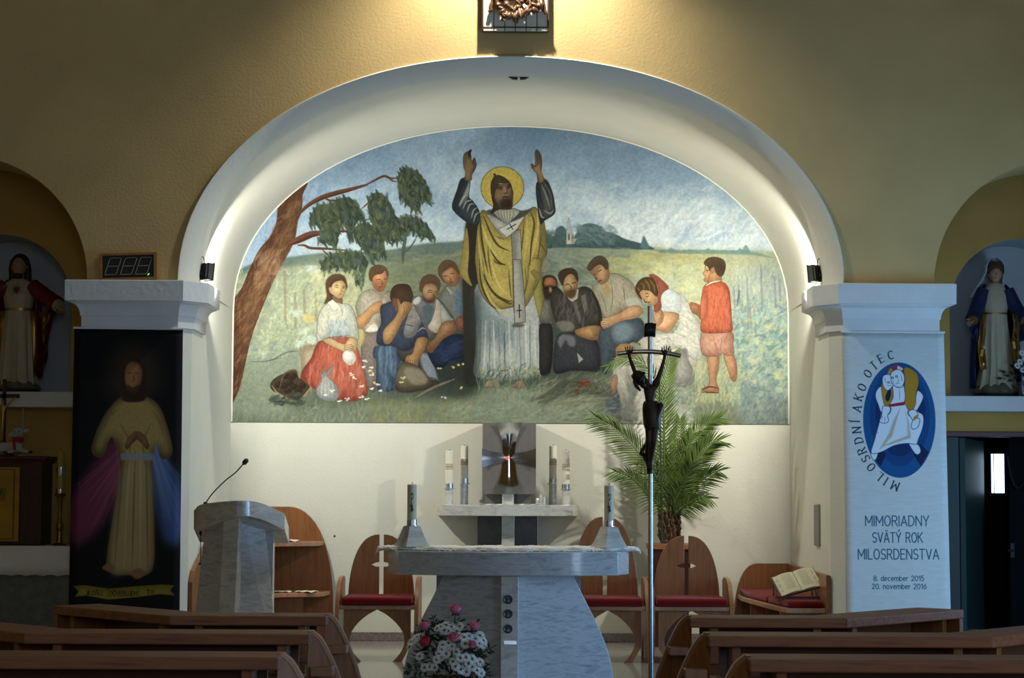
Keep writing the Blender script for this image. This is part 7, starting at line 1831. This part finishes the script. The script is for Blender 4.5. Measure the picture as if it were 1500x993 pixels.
# ------------------------------------------------------------------ carved statues in the side niches
def robe_rings(cx, cy, z0, prof, folds, amp, n=64, ph=0):
    """prof: (height, rx, ry, fold strength); folds run down the cloth"""
    R = []
    for h, rx, ry, k in prof:
        R.append([(cx+rx*(1+amp*k*(math.sin(folds*a+ph+h*.8)+.4*math.sin(folds*1.7*a+1+ph)))*math.cos(a), cy+ry*(1+amp*k*(math.sin(folds*a+ph+h*.8)+.4*math.sin(folds*1.7*a+1+ph)))*math.sin(a), z0+h) for a in [2*math.pi*i/n for i in range(n)]])
    return R
def hand_mesh(p, d, r, palm_up=False):
    """small open hand: palm, four unequal fingers and a thumb"""
    d = Vector(d).normalized(); p = Vector(p); s = d.cross(Vector((0, -1, .2))).normalized()
    mb = MB(); q = d.to_track_quat('Z', 'Y').to_matrix().to_4x4(); mb.ball((0, 0, r*.7), r*.62, r*.3, r*.95, 10, Matrix.Translation(p) @ q)
    for f, l in enumerate((1.1, 1.35, 1.3, 1.0)):
        a = p+d*r*1.3+s*r*(f-1.5)*.34; mb.tube([a, a+d*r*l*.55+Vector((0, -r*.12, 0)), a+d*r*l+Vector((0, -r*.4, -r*.12))], [r*.17, r*.16, r*.1], 6)
    a = p+d*r*.5+s*r*.5; mb.tube([a, a+s*r*.5+d*r*.4, a+s*r*.62+d*r*.95], [r*.2, r*.17, r*.11], 6)
    return mb
def head_mesh(c, r, tilt=0, turn=0):
    M = Matrix.Translation(c) @ Matrix.Rotation(turn, 4, 'Z') @ Matrix.Rotation(tilt, 4, 'X'); mb = MB()
    mb.ball((0, 0, 0), r*.76, r*.86, r, 20, M); mb.ball((0, -r*.35, -r*.55), r*.5, r*.45, r*.5, 14, M)
    mb.tube([tuple(M @ Vector(q)) for q in ((0, -r*.8, r*.15), (0, -r*.96, -r*.12), (0, -r*.82, -r*.22))], [r*.07, r*.14, r*.09], 8)
    for s in (-1, 1): mb.ball((s*r*.3, -r*.74, r*.08), r*.15, r*.08, r*.07, 8, M); mb.ball((s*r*.76, 0, -r*.05), r*.08, r*.16, r*.22, 8, M)
    mb.ball((0, -r*.76, -r*.45), r*.22, r*.08, r*.07, 8, M); mb.tube([tuple(M @ Vector((0, 0, -r*.6))), tuple(M @ Vector((0, .1*r, -r*1.5)))], [r*.42, r*.5], 12)
    return mb, M
def shell(cx, cy, z0, prof, a0, a1, folds, amp, n=44):
    """mantle: an open shell round the back of the figure"""
    R = []
    for h, rx, ry, k in prof:
        R.append([(cx+rx*(1+amp*k*math.sin(folds*a+h*2))*math.cos(a), cy+ry*(1+amp*k*math.sin(folds*a+h*2))*math.sin(a), z0+h) for a in [math.radians(a0+(a1-a0)*i/n) for i in range(n+1)]])
    mb = MB(); mb.loft(R, close=False, cap=False); return mb
YS = 16.42
# left: bearded figure in a cream robe and red mantle with spread arms
x = at(27, 470, YS).x; z0 = LZ1; sc = .00566
st = empty('statue', 'painted statue of a bearded man in a red mantle with spread arms, left niche', 'statue', (x, YS, z0))
mb = MB(); mb.lathe([(.20, 0), (.205, .02), (.19, .028)], (x, YS, z0), 32); obj('plinth', mb, M_black, st)
mb = MB(); mb.loft(robe_rings(x, YS, z0+.026, [(0, .20, .16, .6), (.03, .19, .155, 1), (.07, .16, .13, .8), (.1, .11, .09, .3)], 7, .06)); obj('cloud_base', mb, M_base, st, subdiv=1)
mb = MB(); mb.loft(robe_rings(x, YS, z0+.05, [(.02, .165, .125, 1), (.1, .155, .115, 1), (.3, .14, .105, .9), (.5, .125, .095, .6), (.62, .115, .085, .25), (.66, .112, .084, .1), (.74, .125, .09, .12), (.82, .135, .088, .1), (.88, .115, .075, .06), (.91, .06, .05, 0)], 11, .085)); obj('robe', mb, M_robe, st)
mb = MB(); mb.loft(robe_rings(x, YS, z0+.05, [(.642, .119, .09, .05), (.665, .119, .09, .05)], 3, .02)); obj('girdle', mb, M_gold, st)
hc = (x, YS-.01, z0+1.065); mb, HM = head_mesh(hc, .082, .18); obj('head', mb, M_skin, st, subdiv=1)
mb = MB(); mb.ball((0, .034, .024), .078, .076, .082, 18, HM); mb.ball((0, -.046, -.074), .036, .028, .034, 12, HM)
for s in (-1, 1): mb.tube(spline([tuple(HM @ Vector(q)) for q in ((s*.05, .02, .05), (s*.066, .02, -.02), (s*.064, .015, -.09), (s*.075, .0, -.15))], 4), .028, 10)
obj('hair', mb, M_hairb, st, label='dark hair and beard')
mb = shell(x, YS+.01, z0+.05, [(.10, .19, .15, 1), (.3, .20, .15, 1), (.5, .19, .14, .9), (.7, .175, .125, .6), (.84, .165, .11, .3), (.90, .10, .085, .1)], -28, 208, 7, .06); obj('mantle', mb, M_redcloak, st, solid=.012)
for s in (-1, 1):
    mb = shell(x+s*.125, YS+.03, z0+.05, [(.12, .05, .05, 1), (.3, .07, .06, 1), (.5, .08, .07, .8), (.64, .085, .07, .4)], -100 if s > 0 else 100, 60 if s > 0 else 280, 4, .12); obj('lining', mb, M_gold, st, solid=.006)
    sh = Vector((x+s*.11, YS-.01, z0+.90)); el = Vector((x+s*.25, YS-.06, z0+.80)); wr = Vector((x+s*.345, YS-.12, z0+.735))
    mb = MB(); mb.tube(spline([tuple(sh), tuple(el), tuple(wr)], 5), list(np.interp(np.linspace(0, 1, 11), [0, .5, 1], [.066, .068, .074])), 16); obj('sleeve', mb, M_redcloak, st)
    mb = MB(); mb.tube([tuple(el), tuple(wr+(wr-el)*.25)], [.045, .055], 14); obj('cuff', mb, M_robe, st)
    o = obj('hand', hand_mesh(wr+(wr-el)*.28, wr-el+Vector((0, -.02, -.03)), .034), M_skin, st)
    # hanging fold of the mantle below the arm, gold inside
    R = []; R2 = []
    for i in range(9):
        u = i/8; top = el.lerp(wr, u); dep = .50-.34*u+.05*math.sin(u*9)
        R.append([(top.x-s*.10*v*u+.012*math.sin(v*9+i), top.y+.03*math.sin(i*1.5+v*4), top.z-.04-dep*v) for v in np.linspace(0, 1, 10)])
    mb = MB(); mb.loft(R, close=False, cap=False); obj('mantle_fall', mb, M_redcloak, st, solid=.014)
    R = [[(p[0]-s*.02, p[1]-.022, p[2]-.01) for p in r[:7]] for r in R[:6]]
    mb = MB(); mb.loft(R, close=False, cap=False); obj('lining', mb, M_gold, st, solid=.008)
mb = MB(); hx = Vector((x, YS-.095, z0+.86)); mb.ball(tuple(hx+Vector((-.008, 0, .006))), .014, .012, .015, 10); mb.ball(tuple(hx+Vector((.008, 0, .006))), .014, .012, .015, 10); mb.ball(tuple(hx+Vector((0, 0, -.008))), .014, .012, .018, 10); ho = obj('heart', mb, M_redcloak, st)
mb = MB()
for k in range(14):
    a = 2*math.pi*k/14; mb.tube([tuple(hx+Vector((.022*math.cos(a), 0, .024*math.sin(a)))), tuple(hx+Vector(((.05+.02*(k % 2))*math.cos(a), .012, (.05+.02*(k % 2))*math.sin(a))))], [.004, .001], 5)
obj('rays', mb, M_gold, ho)

# right: veiled woman in a cream gown and blue mantle, arms lowered and open
x = at(1458, 470, YS).x
st = empty('statue', 'painted statue of a veiled woman in a blue mantle lined with gold, right niche', 'statue', (x, YS, z0))
mb = MB(); mb.lathe([(.21, 0), (.215, .02), (.2, .026)], (x, YS, z0), 32); obj('plinth', mb, M_black, st)
mb = MB(); mb.loft(robe_rings(x, YS, z0+.024, [(0, .20, .16, .7), (.04, .195, .155, 1), (.09, .15, .12, .8), (.12, .1, .08, .3)], 8, .06)); obj('globe_base', mb, M_base, st, subdiv=1)
mb = MB(); mb.loft(robe_rings(x, YS, z0+.05, [(.02, .17, .125, 1), (.06, .16, .12, 1), (.2, .13, .105, 1), (.45, .112, .09, .8), (.60, .10, .08, .3), (.66, .096, .078, .1), (.72, .108, .084, .1), (.80, .112, .082, .08), (.87, .09, .07, .05), (.91, .05, .045, 0)], 12, .085, ph=1)); obj('gown', mb, M_robe, st)
mb = MB(); mb.loft(robe_rings(x, YS, z0+.05, [(.648, .102, .083, .05), (.662, .102, .083, .05)], 3, .02)); obj('girdle', mb, M_gold, st)
hc = (x, YS-.02, z0+1.045); mb, HM = head_mesh(hc, .076, .16, -.1); obj('head', mb, M_skin, st, subdiv=1)
mb = MB(); mb.ball((0, .018, .022), .070, .075, .076, 18, HM); obj('hair', mb, mat('brown_painted_hair', lin('5a3a22'), .6), st)
R = []
for h, rx, ry, dx in ((.22, .15, .05, -.06), (.30, .125, .06, -.045), (.38, .095, .072, -.02), (.44, .090, .09, 0), (.49, .086, .092, 0), (.53, .062, .068, 0), (.553, .02, .025, 0)):
    R.append([(x+dx+rx*math.cos(a), YS+.01+ry*math.sin(a), z0+.60+h+.02) for a in [math.radians(-34+248*i/28) for i in range(29)]])
mb = MB(); mb.loft(R, close=False, cap=False); obj('veil', mb, M_veil, st, solid=.008)
mb = shell(x, YS+.01, z0+.05, [(.04, .205, .14, 1), (.3, .20, .14, 1), (.5, .185, .13, .9), (.7, .165, .115, .6), (.84, .15, .10, .3), (.90, .09, .08, .1)], -25, 205, 8, .05); obj('mantle', mb, M_bluecloak, st, solid=.012)
for s in (-1, 1):
    sh = Vector((x+s*.10, YS-.01, z0+.90)); el = Vector((x+s*.165, YS-.05, z0+.74)); wr = Vector((x+s*.215, YS-.12, z0+.645))
    mb = MB(); mb.tube(spline([tuple(sh), tuple(el), tuple(wr)], 5), list(np.interp(np.linspace(0, 1, 11), [0, .5, 1], [.058, .06, .062])), 16); obj('sleeve', mb, M_bluecloak, st)
    mb = MB(); mb.tube([tuple(el+(wr-el)*.3), tuple(wr+(wr-el)*.12)], [.05, .045], 14); obj('cuff', mb, M_gold, st)
    obj('hand', hand_mesh(wr+(wr-el)*.1, wr-el+Vector((s*.06, -.04, .02)), .034), M_skin, st)
    for k, (m_, wd, dep, off, nm) in enumerate(((M_bluecloak, .07, .26, 0, 'mantle_fall'), (M_gold, .05, .46, -.02, 'lining'))):
        R = []
        for i in range(8):
            u = i/7; xx = x+s*(.13+.09*u if k == 0 else .115+.05*u); R.append([(xx+.01*math.sin(v*7+i), YS-.10+off+.02*math.sin(i*2+v*3), z0+.70-.02*u-dep*(1-.25*u*(k == 0))*v) for v in np.linspace(0, 1, 9)])
        mb = MB(); mb.loft(R, close=False, cap=False); obj(nm, mb, m_, st, solid=.012)
# small bouquet beside the woman
p = at(1496, 575, YS-.12); bq = empty('small_bouquet', 'white flowers and dark leaves in a vase at the feet of the veiled statue', 'flowers', (p.x, YS-.15, z0))
mb = MB(); mb.lathe([(.035, 0), (.045, .05), (.03, .11), (.036, .13), (.03, .13), (.02, .06)], (p.x, YS-.15, z0), 18); obj('vase', mb, M_darkmarble, bq)
rnd = random.Random(4); lf = MB()
for k in range(90):
    a = rnd.uniform(0, 6.28); e = rnd.uniform(-.5, 1.3); d = Vector((math.cos(a)*math.cos(e), math.sin(a)*math.cos(e)*.7, math.sin(e))); q = Vector((p.x, YS-.15, z0+.17))+d*rnd.uniform(.02, .15); L = .06
    n_ = d.cross(Vector((.3, -1, .2))).normalized()*L*.25; lf.add([tuple(q), tuple(q+d*L*.5+n_), tuple(q+d*L), tuple(q+d*L*.5-n_)], [(0, 1, 2, 3)])
lo = obj('leaves', lf, M_leafdark, bq, smooth=0); lo['kind'] = 'stuff'
for px, py in ((1494, 530), (1499, 542), (1490, 536), (1502, 526), (1497, 517), (1506, 540), (1503, 555)):
    c = at(px, py, YS-.26); mb = MB(); M = Matrix.Translation(c) @ Vector((rnd.uniform(-.4, .4), -1, .3)).to_track_quat('Z', 'Y').to_matrix().to_4x4()
    for k in range(11):
        a = 2*math.pi*k/11; q = lambda rr, da, z: tuple(M @ Vector((rr*math.cos(a+da), rr*math.sin(a+da), z)))
        mb.add([q(.005, 0, .003), q(.02, -.24, .004), q(.03, 0, 0), q(.02, .24, .004)], [(0, 1, 2, 3)])
    obj('flower', mb, M_petal, bq, smooth=0)

# ------------------------------------------------------------------ left chapel: altar table, cabinet, candlestick, toy lamb, small cross
XC = -SX; YA2 = 15.72; zt = at(50, 800, YA2).z
ta = empty('side_altar', 'dark stone side altar under a white cloth in the left chapel', 'altar', (XC, 15.98, 0))
mb = MB(); mb.box(XC-.95, XC+.86, YA2+.03, YC-.01, 0, zt-.05); obj('body', mb, M_stone, ta, smooth=0, bevel=.01)
mb = MB(); mb.box(XC-1.0, XC+.90, YA2, YC-.005, zt-.05, zt-.006); obj('table_top', mb, M_stone, ta, smooth=0, bevel=.006)
mb = MB(); R = []
for i in range(60):
    xx = XC-.99+1.88*i/59; R.append([(xx, YC-.03, zt), (xx, YA2+.1, zt), (xx, YA2-.006, zt), (xx, YA2-.012-.004*math.sin(i*.9), zt-.06), (xx, YA2-.014-.008*math.sin(i*.9), zt-.15), (xx, YA2-.012-.01*math.sin(i*.9+.4), zt-.235+.012*abs(math.sin(i*.8)))])
mb.loft(R, close=False, cap=False); tag(obj('side_altar_cloth', mb, M_lace, solid=.005, smooth=60), 'white cloth hanging over the front of the side altar', 'tablecloth')
ca = empty('wooden_tabernacle', 'dark wooden cabinet with a gilded door on the left side altar', 'cabinet', (XC, 15.95, zt))
z1 = at(60, 668, 15.8).z; xr = at(61, 740, 15.8).x; hw = xr-XC
mb = MB(); mb.box(XC-hw, XC+hw, 15.8, 16.15, zt+.006, z1-.03); obj('body', mb, M_darkwood, ca, smooth=0, bevel=.008)
mb = MB(); mb.box(XC-hw-.035, XC+hw+.035, 15.765, 16.16, z1-.03, z1); mb.box(XC-hw-.02, XC+hw+.02, 15.78, 16.155, z1-.05, z1-.03); obj('cornice', mb, M_darkwood, ca, smooth=0, bevel=.006)
C = Canvas(100, 240, lambda x, y: np.c_[x, y], seed=2); paint_gilt_door(C); M_gilt = print_mat('gilt_door', C, .4)
d0, d1, dz0, dz1 = XC-.235, at(28, 740, 15.79).x, at(10, 793, 15.79).z, at(10, 684, 15.79).z
mb = MB(); mb.box(d0, d1, 15.785, 15.80, dz0, dz1); mb.uv = plane_uv(d0, d1, dz0, dz1); obj('door', mb, M_gilt, ca, smooth=0, bevel=.004)
# candlestick
p = at(87, 797, YA2+.12); sx, sy = p.x, YA2+.12
cs = empty('tall_candlestick', 'brass candlestick at the right end of the side altar', 'candlestick', (sx, sy, zt))
zz = lambda py: at(87, py, sy).z-zt
mb = MB(); mb.lathe([(.062, .001), (.064, .008), (.05, .016), (.024, .026), (.016, zz(778)), (.026, zz(775)), (.03, zz(770)), (.024, zz(766)), (.013, zz(760)), (.012, zz(730)), (.018, zz(727)), (.043, zz(725.5)), (.045, zz(724)), (.024, zz(722))], (sx, sy, zt), 24); obj('stand', mb, M_brass, cs)
cc = empty('yellow_candle', 'yellow candle with silver bands standing in the brass candlestick', 'candle', (sx, sy, zt+zz(722)))
mb = MB(); mb.lathe([(.031, zz(722)), (.031, zz(662)), (.026, zz(660)), (.004, zz(660.5))], (sx, sy, zt), 24); obj('wax', mb, M_waxy, cc)
for a, b in ((716, 724), (684, 698)): mb = MB(); mb.lathe([(.0318, zz(b-.5)), (.0322, zz(b-1)), (.0322, zz(a+1)), (.0318, zz(a))], (sx, sy, zt), 24); obj('band', mb, M_steel, cc)
mb = MB(); mb.tube([(sx, sy, zt+zz(661)), (sx, sy, zt+zz(656))], .003, 5); obj('wick', mb, M_wick, cc)
# toy lamb with a red scarf lying on the cabinet
YLm = 15.86
L = lambda px, py, d=0: tuple(at(px, py, YLm+d))
M_wool = mat('white_plush', lin('b9b9b2'), .95, bump=.6, bscale=140); M_hoof = mat('dark_plush', lin('1c1c1c'), .9)
lm = empty('toy_lamb', 'white plush toy lamb with a red scarf lying on the dark cabinet', 'toy', (L(22, 664)[0], YLm, z1))
B = {'rump': (L(-6, 655), .05), 'belly': (L(8, 656), .048), 'chest': (L(25, 654, -.02), .04), 'neck': (L(27, 645, -.03), .03), 'fl': (L(34, 660.5, -.06), .017), 'flp': (L(42, 662, -.08), .013), 'fr': (L(18, 661, -.09), .017), 'frp': (L(10, 662, -.12), .013)}
bo = skin_body('body', [('rump', 'belly'), ('belly', 'chest'), ('chest', 'neck'), ('chest', 'fl'), ('fl', 'flp'), ('chest', 'fr'), ('fr', 'frp')], B, M_wool, lm)
hd = Vector(L(27, 634, -.04)); mb = MB(); mb.ball(tuple(hd), .046, .042, .042, 14); mb.ball(tuple(hd+Vector((-.012, -.038, -.014))), .027, .026, .022, 12); obj('head', mb, M_wool, lm)
for s, e in ((-1, (15, 638)), (1, (41, 631))): mb = MB(); mb.tube([tuple(hd+Vector((s*.025, 0, .012))), L(*e, -.04), tuple(Vector(L(*e, -.04))+Vector((s*.012, 0, -.004)))], [.012, .018, .006], 10); obj('ear', mb, M_wool, lm)
for s in (-1, 1): mb = MB(); mb.ball(tuple(hd+Vector((s*.017-.004, -.039, .008))), .0055, .004, .0045, 8); obj('eye', mb, M_hoof, lm)
mb = MB(); mb.ball(tuple(hd+Vector((-.014, -.063, -.008))), .006, .004, .004, 8); obj('nose', mb, M_hoof, lm)
for q in ((45, 662, -.085), (8, 662.5, -.125)): mb = MB(); mb.ball(L(*q), .017, .015, .012, 10); obj('hoof', mb, M_hoof, lm)
mb = MB(); nk = Vector(L(26.5, 644, -.035)); mb.lathe([(.034, -.016), (.046, -.010), (.046, .010), (.034, .016)], tuple(nk), 18); mb.loft([[(nk.x+a+d*.15, nk.y-.046-.006*k, nk.z-d) for a in (-.034, -.012)]+[(nk.x+a+d*.15, nk.y-.038-.006*k, nk.z-d) for a in (-.012, -.034)] for k, d in enumerate((0, .03, .06, .085))]); obj('scarf', mb, mat('red_felt', lin('a81c24'), .9), lm, bevel=.004)
# small cross on a stepped stand
YK = 15.95; K = lambda px, py: at(px, py, YK); xk = K(6, 600).x
kc = empty('table_cross', 'small dark wooden cross with a gilt figure on the cabinet', 'cross', (xk, YK, z1))
mb = MB(); mb.box(xk-.075, xk+.075, YK-.06, YK+.06, z1, z1+.085); obj('stand', mb, M_darkwood, kc, smooth=0, bevel=.004)
mb = MB(); mb.box(xk-.05, xk+.04, YK-.066, YK-.06, z1+.015, z1+.07); obj('plate', mb, M_gold, kc, smooth=0)
mb = MB(); mb.lathe([(.05, .085), (.03, .10), (.018, .13), (.014, .2)], (xk, YK, z1), 14); mb.box(xk-.014, xk+.014, YK-.012, YK+.012, z1+.15, z1+.62); mb.box(xk-.12, xk+.12, YK-.012, YK+.012, z1+.47, z1+.5); obj('cross', mb, M_darkwood, kc, smooth=30)
zb = z1+.3
B = {'p': ((xk, YK-.03, zb), .017), 'c': ((xk, YK-.03, zb+.08), .02), 'n': ((xk, YK-.035, zb+.12), .009), 'h': ((xk, YK-.04, zb+.15), .016), 'sl': ((xk-.03, YK-.028, zb+.11), .009), 'hl': ((xk-.1, YK-.022, zb+.18), .006), 'sr': ((xk+.03, YK-.028, zb+.11), .009), 'hr': ((xk+.1, YK-.022, zb+.18), .006), 'k': ((xk, YK-.045, zb-.09), .013), 'f': ((xk, YK-.03, zb-.18), .007)}
skin_body('figure', [('p', 'c'), ('c', 'n'), ('n', 'h'), ('c', 'sl'), ('sl', 'hl'), ('c', 'sr'), ('sr', 'hr'), ('p', 'k'), ('k', 'f')], B, M_gold, kc)
# red block on a thin white rod
YR = 16.02; q = at(34, 597, YR); rl = empty('red_lantern', 'small red box on a thin white rod behind the toy lamb', 'lamp', (q.x, YR, z1))
mb = MB(); mb.tube([(q.x, YR, z1), (q.x, YR, q.z)], .005, 8); obj('rod', mb, M_veil, rl)
mb = MB(); a = at(28.5, 597, YR); b = at(39, 583.5, YR); mb.box(a.x, b.x, YR-.03, YR+.03, a.z, b.z); mb.box(a.x-.004, b.x+.004, YR-.034, YR+.034, b.z-.012, b.z-.004); obj('box', mb, mat('red_glass', lin('b01818'), .3), rl, smooth=0, bevel=.004)
mb = MB(); mb.lathe([(.045, .001), (.045, .01), (.01, .02)], (q.x, YR, z1), 16); obj('foot', mb, M_veil, rl)

# ------------------------------------------------------------------ right chapel: door recess below the ledge
YD = YC+.02; zh = at(1440, 640, YD).z
mb = MB(); mb.box(PX-.1, 5.4, YD-.05, YD+.08, zh, 1.80); struct('trim_7', mb, mat('red_brown_beam', lin('5c2c22'), .5, var=.15), smooth=0, bevel=.006)
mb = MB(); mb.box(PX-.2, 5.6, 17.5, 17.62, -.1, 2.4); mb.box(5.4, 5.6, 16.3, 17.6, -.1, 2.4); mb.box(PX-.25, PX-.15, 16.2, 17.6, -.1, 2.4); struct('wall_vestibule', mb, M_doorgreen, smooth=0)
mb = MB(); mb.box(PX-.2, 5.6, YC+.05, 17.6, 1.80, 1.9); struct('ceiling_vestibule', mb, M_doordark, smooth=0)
d1 = MB(); xa, xb = at(1386, 800, YD).x-.1, at(1415, 800, YD).x; d1.box(xa, xb-.05, YD-.01, YD+.03, 0, zh)
o = struct('door_1', d1, M_doorgreen, smooth=0, bevel=.004)
M_sheen = mat('green_lacquer', lin('20403f'), .5, var=.08)
xc2 = at(1443, 800, 17.3).x
mb = MB(); mb.add([(xb, YD, .02), (xc2, 17.3, .02), (xc2, 17.3, zh-.01), (xb, YD, zh-.01), (xb-.04, YD+.01, .02), (xc2-.04, 17.3, .02), (xc2-.04, 17.3, zh-.01), (xb-.04, YD+.01, zh-.01)], [(0, 1, 2, 3), (7, 6, 5, 4), (0, 4, 5, 1), (3, 2, 6, 7), (1, 5, 6, 2), (0, 3, 7, 4)]); obj('folding_leaf', mb, M_sheen, o, smooth=0)
YW2 = 17.46; q0, q1 = at(1447, 640, YW2).x, at(1476, 640, YW2).x
d2 = MB(); d2.box(q0-.1, 5.3, YW2, YW2+.04, 0, 2.05); o2 = struct('door_2', d2, M_doordark, smooth=0)
w0, w1, wz0, wz1 = at(1451.5, 700, YW2).x, at(1470.5, 700, YW2).x, at(1460, 722, YW2).z, at(1460, 665, YW2).z
mb = MB(); mb.box(w0, w1, YW2-.012, YW2-.002, wz0, wz1); wo = obj('pane', mb, M_daylight, o2, smooth=0, label='small bright window in the dark door')
mb = MB()
for a in ((w0-.02, w0, wz0-.02, wz1+.02), (w1, w1+.02, wz0-.02, wz1+.02), (w0, w1, wz0-.02, wz0), (w0, w1, wz1, wz1+.02), (w0+.02, w0+.026, wz0, wz1)): mb.box(a[0], a[1], YW2-.02, YW2, a[2], a[3])
obj('window_frame', mb, mat('dark_frame', lin('2a3a44'), .4), o2, smooth=0)
YG = 16.75; g0 = at(1478, 700, YG).x
d3 = MB(); d3.box(g0, 5.35, YG, YG+.04, 0, 1.8); o3 = struct('door_3', d3, M_doordark, smooth=0, bevel=.003)
mb = MB(); h = at(1474, 806, YG); mb.tube([(g0+.02, YG-.002, h.z), (g0+.02, YG-.05, h.z), (g0-.03, YG-.05, h.z-.004)], .009, 8); mb.box(g0+.002, g0+.035, YG-.008, YG, h.z-.06, h.z+.06); obj('handle', mb, mat('dark_handle', lin('2a2e30'), .5, .6), o3)
mb = MB(); mb.tube(spline([tuple(at(1476, 668, YG-.03)), tuple(at(1482, 700, YG-.03)), tuple(at(1490, 714, YG-.03)), tuple(at(1500, 708, YG-.03))], 6), .014, 8); tag(obj('dark_strap', mb, M_black), 'dark strap hanging in a curve on the dark door', 'strap')
